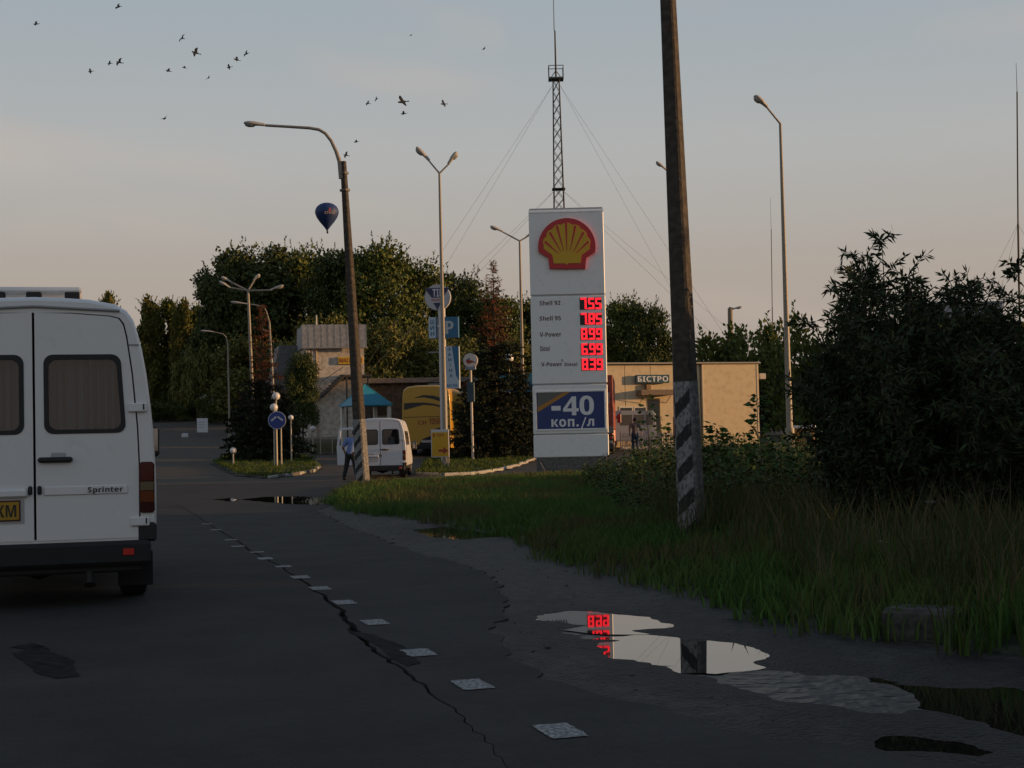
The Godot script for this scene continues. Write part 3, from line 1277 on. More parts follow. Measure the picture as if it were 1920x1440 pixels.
	spruce(spruce_meshes(3.4, 3.4, 0.95, false), "low dark spruce beside the kerb stones of the blue sign island", gnd(530, 866), 2.3)
	spruce(spruce_meshes(3.2, 2.6, 0.95, false), "low dark spruce on the island side towards the open yard", gnd(455, 866), 4.1)

func spruce(ms: Array, label: String, pos: Vector3, turn: float) -> void:
	var t := thing("spruce_tree", label, "tree", pos, turn)
	part("trunk", ms[0], bark(), t)
	if ms[1]:
		part("crown", ms[1], leaf_mat(), t)
	if ms[2]:
		part("dead_crown", ms[2], leaf_mat(), t)

# ---------------------------------------------------------------- grass and weeds
func grass_clump(blades: int, h: float, spread: float, tone: Color, wide := 0.012) -> ArrayMesh:
	var L := Leaves.new()
	for i in blades:
		var a := rng.randf() * TAU
		var r := sqrt(rng.randf()) * spread
		var p := Vector3(cos(a) * r, -0.02, sin(a) * r)
		var lean := Vector3(rng.randf_range(-1, 1), 0, rng.randf_range(-1, 1)) * 0.45
		var hh := h * rng.randf_range(0.55, 1.1)
		var d1 := (Vector3.UP + lean * 0.4).normalized()
		var d2 := (Vector3.UP + lean * 1.6).normalized()
		var m := p + d1 * hh * 0.6
		var e := m + d2 * hh * 0.45
		var s := d1.cross(Vector3(cos(a * 3.0), 0, sin(a * 3.0))).normalized() * wide * 0.5
		var nn := s.cross(d1).normalized()
		var c := leaf_tone(tone)
		var b := L.v.size()
		L.v.append_array([p - s, p + s, m + s * 0.8, m - s * 0.8, e])
		L.n.append_array([nn, nn, nn, nn, nn])
		L.c.append_array([c, c, c, c, c])
		L.idx.append_array([b, b + 2, b + 1, b, b + 3, b + 2, b + 3, b + 4, b + 2])
	return L.mesh()

func scatter(called: String, label: String, category: String, mesh: Mesh, places: Array) -> void:
	var mm := MultiMesh.new()
	mm.transform_format = MultiMesh.TRANSFORM_3D
	mm.mesh = mesh
	mm.instance_count = places.size()
	for i in places.size():
		mm.set_instance_transform(i, places[i])
	var o := MultiMeshInstance3D.new()
	o.name = numbered(called)
	o.multimesh = mm
	o.material_override = leaf_mat()
	add_child(o)
	o.set_meta("kind", "stuff")
	tag(o, label, category)

func grow_grass(poly: PackedVector2Array, count: int, hmin: float, hmax: float, label: String) -> void:
	var lo := poly[0]
	var hi := poly[0]
	for p in poly:
		lo = lo.min(p)
		hi = hi.max(p)
	var places := []
	var tries := 0
	while places.size() < count and tries < count * 20:
		tries += 1
		var p := Vector2(rng.randf_range(lo.x, hi.x), rng.randf_range(lo.y, hi.y))
		if Geometry2D.is_point_in_polygon(p, poly):
			var s := rng.randf_range(hmin, hmax) / 0.2
			places.append(Transform3D(Basis(Vector3.UP, rng.randf() * TAU).scaled(Vector3(1.3, s, 1.3)), Vector3(p.x, gh(p.x, p.y) + 0.1, p.y)))
	scatter("grass", label, "grass", grass_clump(16, 0.2, 0.12, Color(0.062, 0.095, 0.02), 0.016), places)

func weed_mesh(h: float, tone: Color, leaf: float, n_leaves: int) -> ArrayMesh:
	# an upright leafy stem with pairs of broad pointed leaves
	var L := Leaves.new()
	for st in 3:
		var a0 := rng.randf() * TAU
		var lean := Vector3(cos(a0), 0, sin(a0)) * rng.randf_range(0.05, 0.28)
		var p := Vector3(cos(a0), 0, sin(a0)) * 0.05
		var hh := h * rng.randf_range(0.6, 1.05)
		for i in n_leaves:
			var t := (i + 0.5) / n_leaves
			var q := p + Vector3.UP * hh * t + lean * hh * t * t
			var a := a0 + i * 2.4
			var d := (Vector3(cos(a), rng.randf_range(-0.8, 0.5), sin(a))).normalized()
			var nn := (Vector3.UP * 0.7 + rdir()).normalized()
			nn = (nn - d * nn.dot(d)).normalized()
			L.leaf(q, d, nn, leaf * (1.15 - 0.55 * t) * rng.randf_range(0.8, 1.2), leaf * 0.55 * (1.1 - 0.5 * t), leaf_tone(tone))
		var s := Vector3(0.006, 0, 0)
		var b := L.v.size()
		var top := p + Vector3.UP * hh + lean * hh
		var nn2 := Vector3(0, 0, 1)
		L.v.append_array([p - s, p + s, top + s * 0.4, top - s * 0.4])
		L.n.append_array([nn2, nn2, nn2, nn2])
		var c := Color(0.06, 0.065, 0.03)
		L.c.append_array([c, c, c, c])
		L.idx.append_array([b, b + 2, b + 1, b, b + 3, b + 2])
	return L.mesh()

func build_verge_plants() -> void:
	# short grass on the open verge
	var meshes := [grass_clump(18, 0.2, 0.13, Color(0.05, 0.105, 0.024), 0.014), grass_clump(16, 0.22, 0.13, Color(0.062, 0.108, 0.028), 0.014), grass_clump(14, 0.24, 0.12, Color(0.09, 0.085, 0.035), 0.012)]
	var spots := [[], [], []]
	var tall := [[], []]
	var weeds := [[], [], []]
	var inner := grass_poly
	var n := 0
	while n < 26000:
		n += 1
		var p := Vector2(rng.randf_range(-6.0, 13.0), -rng.randf_range(6.0, 53.0))
		if p.x > -p.y * 0.36 + 3.0:
			continue
		if not Geometry2D.is_point_in_polygon(p, inner):
			continue
		var patch := bumpy.get_noise_2d(p.x * 0.35 + 5, p.y * 0.2)
		var rank: float = clampf((p.x - 1.5 - clampf((-p.y - 32.0) * 0.28, 0.0, 6.0)) / 2.0, 0, 1)   # the verge grows wild away from the road
		var e := seg_dist(p, inner)
		if e < 0.25 and rng.randf() < 0.5:
			continue
		var y: float = -0.05 + min(e, 0.5) * 0.2
		var k := 2 if patch > 0.25 and rng.randf() < 0.6 else (1 if patch > -0.05 else 0)
		var s := rng.randf_range(0.7, 1.25) * (1.0 + rank * 0.9)
		spots[k].append(Transform3D(Basis(Vector3.UP, rng.randf() * TAU).scaled(Vector3(1.3, s, 1.3)), Vector3(p.x, y, p.y)))
		if rank > 0.25 and rng.randf() < 0.30 * rank:
			tall[0 if rng.randf() < 0.55 else 1].append(Transform3D(Basis(Vector3.UP, rng.randf() * TAU).scaled(Vector3.ONE * rng.randf_range(0.7, 1.25)), Vector3(p.x, y, p.y)))
	var labels := ["short fresh green grass on the open verge between road and driveway", "mid green tufts of grass on the open verge", "yellowish dry tufts of grass on the verge"]
	for k in 3:
		scatter("grass", labels[k], "grass", meshes[k], spots[k])
	scatter("tall_grass", "tall green grass growing wild under the willow bush", "grass", grass_clump(22, 0.62, 0.16, Color(0.045, 0.06, 0.02), 0.013), tall[0])
	scatter("tall_grass", "tall dry straw-coloured grass growing wild by the willow bush", "grass", grass_clump(16, 0.78, 0.14, Color(0.12, 0.095, 0.05), 0.009), tall[1])
	# broad-leaved weeds: outline in the picture gives where and how high
	var wm := [weed_mesh(1.0, Color(0.048, 0.088, 0.02), 0.15, 15), weed_mesh(1.0, Color(0.035, 0.07, 0.02), 0.12, 18), weed_mesh(1.0, Color(0.055, 0.08, 0.024), 0.10, 22)]
	n = 0
	while n < 1500:
		n += 1
		var d := rng.randf_range(21.5, 46.0)
		var p := Vector2(rng.randf_range(0.6, 13.0), -d)
		var px := 960.0 + p.x / d * F
		var bound := 1120.0 + clampf((30.0 - d) * 6.0, -40.0, 90.0)
		if px < bound or px > 2000.0 or not Geometry2D.is_point_in_polygon(p, inner):
			continue
		var hmax: float = lerpf(0.55, 1.35, clampf((px - bound) / 150.0, 0, 1))
		hmax *= lerpf(0.8, 1.0, clampf((d - 22.0) / 6.0, 0, 1))
		var s := hmax * rng.randf_range(0.6, 1.05)
		weeds[rng.randi() % 3].append(Transform3D(Basis(Vector3.UP, rng.randf() * TAU).scaled(Vector3(0.55 + s * 0.5, s, 0.55 + s * 0.5)), Vector3(p.x, 0.02, p.y)))
	var wl := ["broad-leaved green weeds crowding the verge behind the striped pole", "darker broad-leaved weeds mixed into the verge thicket", "small-leaved weeds mixed into the verge thicket"]
	for k in 3:
		scatter("weeds", wl[k], "weeds", wm[k], weeds[k])
	# young elder saplings that stand out above the thicket
	for q in [[1425, 742, 25.0, "tallest sapling, in front of the plain corner of the beige building"], [1215, 742, 33.0, "slim sapling in front of the bistro door"], [1240, 775, 34.0, "short sapling in front of the bistro awning"], [1345, 795, 27.0, "low leafy sapling in front of the plain beige wall"]]:
		var base := stand(q[0], 870, q[2])
		var h := at(q[0], q[1], q[2]).y - base.y
		var m := MB.new()
		m.tube([Vector3(0, -0.1, 0), Vector3(0.03, h * 0.5, 0), Vector3(0, h * 0.95, 0.02)], [0.014, 0.01, 0.004], 5)
		var L := Leaves.new()
		for i in (220 if q[0] > 1300 else 80):
			var t := rng.randf_range(0.2, 1.0)
			var a := rng.randf() * TAU
			var d := Vector3(cos(a), rng.randf_range(-0.5, 0.4), sin(a)).normalized()
			var p := Vector3(0, h * t, 0) + d * rng.randf_range(0.02, 0.3) * (1.15 - t * 0.7)
			var nn := (Vector3(0, 0.4, 0.3) + rdir())
			nn = (nn - d * nn.dot(d)).normalized()
			L.leaf(p, d, nn, rng.randf_range(0.1, 0.17), 0.07, leaf_tone(Color(0.045, 0.085, 0.02)))
		var t := thing("sapling", q[3], "sapling", base)
		part("stem", m.mesh(), bark(), t)
		part("crown", L.mesh(), leaf_mat(), t)
	# the big willow shrubs on the right
	var shrubs := [[1672, 472, 17.5, 1.9, "tallest willow shrub of the verge thicket, narrow leaves against the sky", 1.0], [1800, 498, 18.5, 2.2, "willow shrub with narrow leaves in the middle of the verge thicket", 1.0], [1900, 515, 17.8, 2.2, "willow shrub with narrow leaves at the whip mast end of the thicket", 1.0], [1612, 620, 18.6, 1.2, "lower willow shrub with narrow leaves in front of the grey totem", 0.8], [1760, 620, 16.6, 2.4, "dense lower willow shrub at the front of the thicket", 1.0], [1640, 520, 19.0, 1.3, "slim willow shrub with narrow leaves behind the tallest one", 0.6], [1850, 560, 17.0, 2.0, "willow shrub with narrow leaves in front of the yellow canopy edge", 1.0]]
	for q in shrubs:
		willow_shrub(q)
	# the same thicket goes on towards the camera, out of the picture
	for q in [[7.6, -13.5, 3.0], [7.4, -10.0, 2.7], [8.5, -6.5, 3.0], [9.6, -17.0, 3.4], [10.4, -20.5, 3.6]]:
		var s := thing("willow_shrub", "willow shrub where the verge thicket goes on along the road", "shrub", Vector3(q[0], 0, q[1]), q[0], "shrubs along the verge")
		shrub_parts(s, q[2], 2.4, 3600)
	# flower heads
	for q in [[1652, 1017, 14.2], [1735, 1008, 14.6], [1745, 940, 16.0], [1560, 1052, 14.0], [1605, 1130, 11.6]]:
		var top := at(q[0], q[1], q[2])
		var base := Vector3(top.x + 0.04, 0.0, top.z)
		var f := thing("umbel_flower", "white flat-topped flower head on a thin stem in the dark grass", "flower", base, 0.0, "white flowers in the verge")
		part("stem", tb([Vector3(0, -0.02, 0), Vector3(-0.03, top.y * 0.6, 0), top - base], [0.004, 0.003, 0.002], 4), mat(0.06, 0.08, 0.03), f)
		var L := Leaves.new()
		for i in 60:
			var d := Vector3(rng.randf_range(-1, 1), rng.randf_range(-0.15, 0.2), rng.randf_range(-1, 1)) * 0.05
			L.leaf(top - base + d, rdir(), Vector3.UP, 0.014, 0.012, Color(0.5, 0.5, 0.45))
		part("umbel", L.mesh(), leaf_mat(), f)

func willow_shrub(q: Array) -> void:
	var base := stand(q[0], 1000, q[2])
	var h := at(q[0], q[1], q[2]).y
	var s := thing("willow_shrub", q[4], "shrub", base, 0.0, "willow shrubs of the verge thicket")
	shrub_parts(s, h * 1.12, q[3], int(14000 * q[5]))

func shrub_parts(s: Node3D, h: float, w: float, count: int) -> void:
	var wood := MB.new()
	var L := Leaves.new()
	var stems := 24
	var per := count / stems
	for i in stems:
		var a := TAU * i / stems + rng.randf()
		var out := Vector3(cos(a), 0, sin(a))
		var reach := w * 0.5 * rng.randf_range(0.15, 1.0)
		var top := h * rng.randf_range(0.68, 1.02) * (1.0 - 0.26 * reach / (w * 0.5))
		var pts := []
		for k in 7:
			var t := k / 6.0
			pts.append(out * (0.08 + reach * pow(t, 1.3)) + Vector3(0, top * t - 0.05, 0) + Vector3(rng.randf_range(-1, 1), 0, rng.randf_range(-1, 1)) * 0.06 * t)
		wood.tube(pts, [0.022, 0.019, 0.016, 0.013, 0.010, 0.007, 0.003], 5, false)
		var twigs := 30
		for k in twigs:
			var t := 1.0 - pow(rng.randf(), 1.25) * 0.9
			var seg := int(min(5, floor(t * 6)))
			var p0: Vector3 = pts[seg].lerp(pts[seg + 1], t * 6 - seg)
			var ta := rng.randf() * TAU
			var td := (Vector3(cos(ta), rng.randf_range(0.25, 1.1), sin(ta)) + out * 0.25).normalized()
			var tl := rng.randf_range(0.25, 0.62) * (1.15 - t * 0.5)
			var droop := Vector3(0, -0.14, 0)
			var e := p0 + td * tl + droop * tl
			wood.tube([p0, p0 + td * tl * 0.55, e], [0.006, 0.004, 0.002], 3, false)
			var nl := per / twigs
			for m in nl:
				var u := (m + rng.randf()) / nl
				var p := p0.lerp(p0 + td * tl * 0.55, u * 2.0) if u < 0.5 else (p0 + td * tl * 0.55).lerp(e, u * 2.0 - 1.0)
				var al := (td * 0.55 + rdir() * 0.75 + Vector3(0, -0.30, 0)).normalized()
				var nn := rdir() + Vector3(0, 0.5, 0)
				nn = (nn - al * nn.dot(al)).normalized()
				L.leaf(p, al, nn, rng.randf_range(0.08, 0.15), rng.randf_range(0.022, 0.034), leaf_tone(Color(0.035, 0.05, 0.022)))
	part("stems", wood.mesh(), bark(), s)
	part("foliage", L.mesh(), leaf_mat(), s)

# where the line of sight through a pixel meets the upright plane of a thing, in the thing's own x, y
func on_plane(px: float, py: float, pos: Vector3, yaw: float) -> Vector2:
	var bas := Basis(Vector3.UP, yaw)
	var nrm := bas.z
	var r := ray(px, py)
	var t := (pos - EYE).dot(nrm) / r.dot(nrm)
	var l := bas.inverse() * (EYE + r * t - pos)
	return Vector2(l.x, l.y)

func rect_on(x0: float, y0: float, x1: float, y1: float, pos: Vector3, yaw: float) -> Rect2:
	var a := on_plane(x0, y1, pos, yaw)
	var b := on_plane(x1, y0, pos, yaw)
	return Rect2(a, b - a)

func slab_on(r: Rect2, z0: float, z1: float, bev := 0.0) -> ArrayMesh:
	return bx(Vector3(r.position.x + r.size.x / 2, r.position.y + r.size.y / 2, (z0 + z1) / 2), Vector3(r.size.x, r.size.y, z1 - z0), bev)

# ---------------------------------------------------------------- buildings
func build_buildings() -> void:
	bistro()
	shop_house()
	gazebo()
	kiosk()
	station()

func bistro() -> void:
	var yaw := deg_to_rad(20)
	var pos := stand(1282, 845, 92)
	var b := thing("bistro_building", "low beige panel-clad bistro building with a flat roof beside the truck", "building", pos, yaw)
	var beige := rough_mat(0.58, 0.47, 0.30, 0.75, 5.0, 0.86, 101)
	var trim := mat(0.30, 0.27, 0.22, 0.6)
	var xl := on_plane(1122, 760, pos, yaw).x
	var xr := on_plane(1421, 760, pos, yaw).x
	var top := on_plane(1300, 682, pos, yaw).y
	part("wall", bx(Vector3((xl + xr) / 2, top / 2 - 0.2, -4.06), Vector3(xr - xl - 0.1, top + 0.3, 8.0)), rough_mat(0.30, 0.25, 0.17, 0.8, 5.0, 0.8, 102), b)
	var joints := [1122, 1172, 1220, 1268, 1313]
	for i in joints.size() - 1:
		var a := on_plane(joints[i], 760, pos, yaw).x
		var c := on_plane(joints[i + 1], 760, pos, yaw).x
		part("wall_panel", bx(Vector3((a + c) / 2, top / 2 - 0.2, 0.0), Vector3(c - a - 0.03, top + 0.3, 0.1), 0.012), beige, b)
	var x2 := on_plane(1315, 760, pos, yaw).x
	part("wall_panel", bx(Vector3((x2 + xr) / 2, top / 2 - 0.2, 0.06), Vector3(xr - x2, top + 0.3, 0.22), 0.015), beige, b)
	part("corner_trim", bx(Vector3(xr - 0.07, top / 2 - 0.2, 0.18), Vector3(0.12, top + 0.25, 0.03), 0.008), mat(0.6, 0.5, 0.34, 0.5), b)
	part("corner_trim", bx(Vector3(x2 + 0.05, top / 2 - 0.2, 0.18), Vector3(0.1, top + 0.25, 0.03), 0.008), mat(0.6, 0.5, 0.34, 0.5), b)
	part("roof", bx(Vector3((xl + xr) / 2, top + 0.03, -4.0), Vector3(xr - xl + 0.24, 0.1, 8.6), 0.02), trim, b)
	var r := rect_on(1188.5, 703, 1250, 719, pos, yaw)
	var sg := part("sign_board", slab_on(r, 0.16, 0.36, 0.01), mat(0.02, 0.075, 0.10, 0.4), b)
	text("БІСТРО", r.size.x * 0.92, r.size.y * 0.66, mat(0.62, 0.64, 0.66, 0.5), sg, Vector3(r.position.x + r.size.x / 2, r.position.y + r.size.y / 2, 0.37))
	part("bracket", bx(Vector3(r.position.x + 0.3, r.position.y + 0.25, 0.1), Vector3(0.08, 0.1, 0.14)), trim, sg)
	part("bracket", bx(Vector3(r.end.x - 0.3, r.position.y + 0.25, 0.1), Vector3(0.08, 0.1, 0.14)), trim, sg)
	var aw := rect_on(1192, 731, 1254, 742, pos, yaw)
	var can := part("awning", bx(Vector3(aw.position.x + aw.size.x / 2, aw.position.y + aw.size.y / 2, 0.42), Vector3(aw.size.x, aw.size.y, 0.72), 0.02), rough_mat(0.22, 0.16, 0.11, 0.8, 1.0, 0.7, 103), b)
	for s in [0.1, 0.9]:
		part("strut", tb([Vector3(aw.position.x + aw.size.x * s, aw.position.y - 0.45, 0.06), Vector3(aw.position.x + aw.size.x * s, aw.position.y, 0.7)], [0.02, 0.02], 5), trim, can)
	part("wall_box", slab_on(rect_on(1208, 721, 1217, 730, pos, yaw), 0.06, 0.3, 0.02), rough_mat(0.28, 0.17, 0.08, 0.6, 0.5, 0.7, 104), b)
	var dr := rect_on(1216, 747, 1236, 838, pos, yaw)
	var door := part("door", slab_on(dr, 0.055, 0.09, 0.01), mat(0.035, 0.03, 0.028, 0.3), b)
	part("pane", slab_on(Rect2(dr.position + Vector2(0.1, 1.0), Vector2(dr.size.x - 0.2, dr.size.y - 1.15)), 0.09, 0.096), mat(0.02, 0.025, 0.03, 0.05), door)
	part("handle", bx(Vector3(dr.position.x + 0.08, dr.position.y + 1.1, 0.12), Vector3(0.03, 0.25, 0.05), 0.01), mat(0.5, 0.5, 0.5, 0.3, 1.0), door)
	for q in [[1160, 762, 1186, 790], [1188, 762, 1212, 790]]:
		var w := rect_on(q[0], q[1], q[2], q[3], pos, yaw)
		var fr := part("window", slab_on(w, 0.052, 0.085, 0.01), mat(0.6, 0.58, 0.5, 0.5), b)
		part("pane", slab_on(w.grow(-0.08), 0.085, 0.092), mat(0.03, 0.035, 0.04, 0.04), fr)
	var lamp := rect_on(1423, 700, 1434, 711, pos, yaw)
	part("floodlight", slab_on(Rect2(lamp.position + Vector2(0.02, 0), lamp.size), -0.15, 0.1, 0.03), mat(0.5, 0.45, 0.36, 0.5), b)
	# low picket fence in front
	var f0 := stand(1164, 836, 85)
	var f1 := stand(1266, 834, 86)
	var fence := thing("picket_fence", "grey-white picket fence in front of the bistro", "fence", f0)
	var dv := f1 - f0
	var n := 34
	for i in n:
		var p: Vector3 = dv * (i / (n - 1.0))
		part("picket", bx(p + Vector3(0, 0.48, 0), Vector3(0.045, 0.92 + rng.randf_range(-0.03, 0.03), 0.02)), mat(0.42, 0.41, 0.39, 0.6), fence)
	for y in [0.25, 0.75]:
		part("rail", tb([Vector3(0, y, -0.03), dv + Vector3(0, y, -0.03)], [0.02, 0.02], 4), mat(0.4, 0.39, 0.37, 0.6), fence)
	for i in 5:
		part("post", bx(dv * (i / 4.0) + Vector3(0, 0.5, -0.07), Vector3(0.06, 1.1, 0.06), 0.005), mat(0.3, 0.29, 0.27, 0.6), fence)

func shop_house() -> void:
	var yaw := deg_to_rad(13)
	var pos := stand(625, 800, 102)
	var b := thing("shop_house", "narrow white two-storey shop with a steep grey standing-seam metal roof", "building", pos, yaw)
	var white := rough_mat(0.55, 0.49, 0.42, 0.85, 4.0, 0.72, 111)
	var xl := on_plane(573, 690, pos, yaw).x
	var xr := on_plane(683, 690, pos, yaw).x
	var eave := on_plane(620, 650, pos, yaw).y
	var ridge := on_plane(620, 607, pos, yaw).y
	part("wall", bx(Vector3((xl + xr) / 2, eave / 2 - 0.3, -2.5), Vector3(xr - xl, eave + 0.6, 5.0)), white, b)
	# bay and corner pilasters
	part("pilaster", bx(Vector3(xl + 0.14, eave / 2 - 0.3, 0.12), Vector3(0.3, eave + 0.5, 0.24), 0.01), white, b)
	part("pilaster", bx(Vector3(on_plane(588, 690, pos, yaw).x, eave / 2 - 0.3, 0.07), Vector3(0.24, eave + 0.5, 0.14), 0.01), white, b)
	part("downpipe", tb([Vector3(on_plane(593, 690, pos, yaw).x, 0.1, 0.14), Vector3(on_plane(593, 690, pos, yaw).x, eave - 0.1, 0.14)], [0.06, 0.06], 7), mat(0.35, 0.25, 0.16, 0.5), b)
	var zin := rough_mat(0.26, 0.27, 0.28, 0.55, 3.0, 0.75, 112)
	var x0 := xl - 0.25
	var x1 := xr + 0.15
	part("roof", pr([Vector2(x0 + 0.1, eave - 0.05), Vector2(x1 - 0.1, eave - 0.05), Vector2(x1 - 0.15, ridge - 0.05), Vector2(x0 + 0.15, ridge - 0.05)], -4.8, 0.0), zin, b)
	var n := 10
	for i in n:
		var a := lerpf(x0, x1, i / float(n))
		var c := lerpf(x0, x1, (i + 1) / float(n))
		var m := MB.new()
		var h := (ridge - eave)
		m.xf = Transform3D(Basis(Vector3.RIGHT, -0.16), Vector3((a + c) / 2, eave - 0.08, 0.42))
		m.box(Vector3(0, h * 0.505, 0), Vector3(c - a - 0.02, h * 1.03, 0.02), 0.004)
		m.box(Vector3((c - a) / 2 - 0.03, h * 0.505, 0.012), Vector3(0.04, h * 1.03, 0.016))
		part("roof_panel", m.mesh(), zin, b)
	part("gutter", bx(Vector3((x0 + x1) / 2, eave - 0.1, 0.44), Vector3(x1 - x0, 0.1, 0.1), 0.02), mat(0.2, 0.2, 0.2, 0.5), b)
	part("chimney_rod", tb([Vector3(on_plane(594, 607, pos, yaw).x, ridge - 0.2, -0.3), on3(594, 590, pos, yaw) + Vector3(0, 0, -0.3)], [0.06, 0.04], 6), mat(0.55, 0.5, 0.42, 0.5), b)
	var r := rect_on(634, 669, 680, 683, pos, yaw)
	var sg := part("sign_board", slab_on(r, 0.02, 0.16, 0.01), mat(0.55, 0.36, 0.02, 0.5), b)
	text("МАГАЗИН", r.size.x * 0.9, r.size.y * 0.6, mat(0.28, 0.05, 0.015, 0.6), sg, Vector3(r.position.x + r.size.x / 2, r.position.y + r.size.y / 2, 0.165))
	# outside stair
	var dark := mat(0.06, 0.05, 0.045, 0.7)
	var st := part("stair", tb([on3(598, 745, pos, yaw) + Vector3(0, 0, 0.9), on3(640, 707, pos, yaw) + Vector3(0, 0, 0.9)], [0.13, 0.13], 4), dark, b)
	var land := on_plane(641, 706, pos, yaw)
	part("landing", bx(Vector3(land.x + 0.9, land.y, 0.5), Vector3(1.9, 0.16, 1.0), 0.02), dark, st)
	part("rail", tb([on3(598, 718, pos, yaw) + Vector3(0, 0, 1.0), on3(640, 681, pos, yaw) + Vector3(0, -0.3, 1.0)], [0.025, 0.025], 4), dark, st)
	for i in 9:
		var a := on3(lerpf(598, 640, i / 8.0), lerpf(745, 707, i / 8.0), pos, yaw)
		part("step", bx(a + Vector3(0, 0.1, 0.5), Vector3(0.3, 0.05, 0.8)), dark, st)
	for i in 2:
		part("stair_post", tb([Vector3(land.x + 0.2 + i * 1.4, -0.2, 0.9), Vector3(land.x + 0.2 + i * 1.4, land.y, 0.9)], [0.06, 0.06], 5), dark, st)
	# grey-roofed annexe and a long low wall behind
	var p2 := stand(545, 800, 106)
	var an := thing("annexe", "low grey-roofed annexe beside the white two-storey shop", "building", p2, deg_to_rad(13))
	part("wall", bx(Vector3(0, 2.0, -2), Vector3(2.0, 4.4, 4)), rough_mat(0.16, 0.15, 0.14, 0.85, 4.0, 0.7, 113), an)
	var ty := on_plane(545, 648, p2, deg_to_rad(13)).y
	part("roof", pr([Vector2(-1.15, 4.15), Vector2(1.15, 4.15), Vector2(1.0, ty), Vector2(-0.7, ty)], -4.2, 0.2), rough_mat(0.13, 0.14, 0.15, 0.6, 3.0, 0.7, 116), an)
	var p3 := stand(690, 800, 108)
	var lw := thing("long_low_building", "long low dark brown building behind the teal gazebo and the coach", "building", p3, deg_to_rad(10))
	part("wall", bx(Vector3(0, 1.6, -2), Vector3(15.0, 4.2, 4)), rough_mat(0.10, 0.07, 0.05, 0.85, 4.0, 0.6, 114), lw)
	part("roof", bx(Vector3(0, 3.85, -1.9), Vector3(15.6, 0.35, 4.8), 0.03), rough_mat(0.17, 0.15, 0.14, 0.8, 4.0, 0.7, 115), lw)
	for i in 6:
		var w := part("window", bx(Vector3(-6.2 + i * 2.4, 1.9, 0.02), Vector3(1.2, 1.1, 0.08), 0.01), mat(0.2, 0.17, 0.14, 0.6), lw)
		part("pane", bx(Vector3(-6.2 + i * 2.4, 1.9, 0.055), Vector3(1.05, 0.95, 0.03)), mat(0.02, 0.02, 0.02, 0.1), w)

func on3(px: float, py: float, pos: Vector3, yaw: float) -> Vector3:
	var q := on_plane(px, py, pos, yaw)
	return Vector3(q.x, q.y, 0)

func gazebo() -> void:
	var d := 80.0
	var pos := stand(687, 845, d)
	var g := thing("gazebo", "small gazebo with a teal pyramid roof on white posts behind the parked minibus", "gazebo", pos, deg_to_rad(28))
	var k := d / F
	var ey := at(687, 760, d).y - pos.y
	var ap := at(684, 721, d).y - pos.y
	var half := 1.06
	var cols := [mat(0.02, 0.20, 0.30, 0.45), mat(0.02, 0.20, 0.30, 0.45)]
	for i in 4:
		var a := deg_to_rad(45 + 90 * i)
		var c := deg_to_rad(135 + 90 * i)
		var R := half * sqrt(2.0)
		var p := Vector3(cos(a) * R, ey, sin(a) * R)
		var q := Vector3(cos(c) * R, ey, sin(c) * R)
		var m := MB.new()
		var top := Vector3(0, ap, 0)
		m.face([p, q, top], (p + q) * 0.5 + Vector3(0, 0.6, 0) - Vector3(0, ey, 0))
		m.face([p + Vector3(0, -0.05, 0), q + Vector3(0, -0.05, 0), top + Vector3(0, -0.06, 0)], Vector3(0, -1, 0))
		m.face([p, q, q + Vector3(0, -0.05, 0), p + Vector3(0, -0.05, 0)], p + q)
		var rf := part("roof_panel", m.mesh(), cols[0], g)
		part("ridge_trim", tb([p + Vector3(0, 0.01, 0), top + Vector3(0, 0.015, 0)], [0.02, 0.02], 5), mat(0.05, 0.33, 0.38, 0.4), rf)
	for sx in [-1, 1]:
		for sz in [-1, 1]:
			part("post", bx(Vector3(sx * 0.92, ey / 2, sz * 0.92), Vector3(0.17, ey - 0.06, 0.17), 0.01), mat(0.68, 0.66, 0.62, 0.5), g)
	part("table", bx(Vector3(0, 0.75, 0), Vector3(1.0, 0.06, 0.8), 0.01), rough_mat(0.2, 0.08, 0.03, 0.6, 0.5, 0.6, 120), g)
	part("table_leg", bx(Vector3(0, 0.37, 0), Vector3(0.12, 0.74, 0.12)), rough_mat(0.2, 0.08, 0.03, 0.6, 0.5, 0.6, 120), g)

func kiosk() -> void:
	var d := 84.0
	var yaw := deg_to_rad(6)
	var pos := stand(1000, 850, d)
	var k := thing("teal_kiosk", "kiosk with a deep teal awning band behind the dead spruce", "kiosk", pos, yaw)
	var r := rect_on(938, 699, 1075, 737, pos, yaw)
	part("wall", bx(Vector3(r.position.x + r.size.x / 2, r.position.y / 2 + 0.3, -1.6), Vector3(r.size.x - 0.3, r.position.y + 1.0, 3.0)), rough_mat(0.07, 0.055, 0.045, 0.85, 3.0, 0.6, 121), k)
	part("awning", slab_on(r, -3.2, 0.5, 0.02), mat(0.008, 0.11, 0.19, 0.5), k)
	var w := part("window", slab_on(Rect2(r.position.x + 0.6, 0.9, 1.3, 1.2), -0.12, -0.05, 0.01), mat(0.2, 0.2, 0.2, 0.5), k)
	part("pane", slab_on(Rect2(r.position.x + 0.68, 0.98, 1.14, 1.04), -0.05, -0.04), mat(0.02, 0.02, 0.025, 0.08), w)

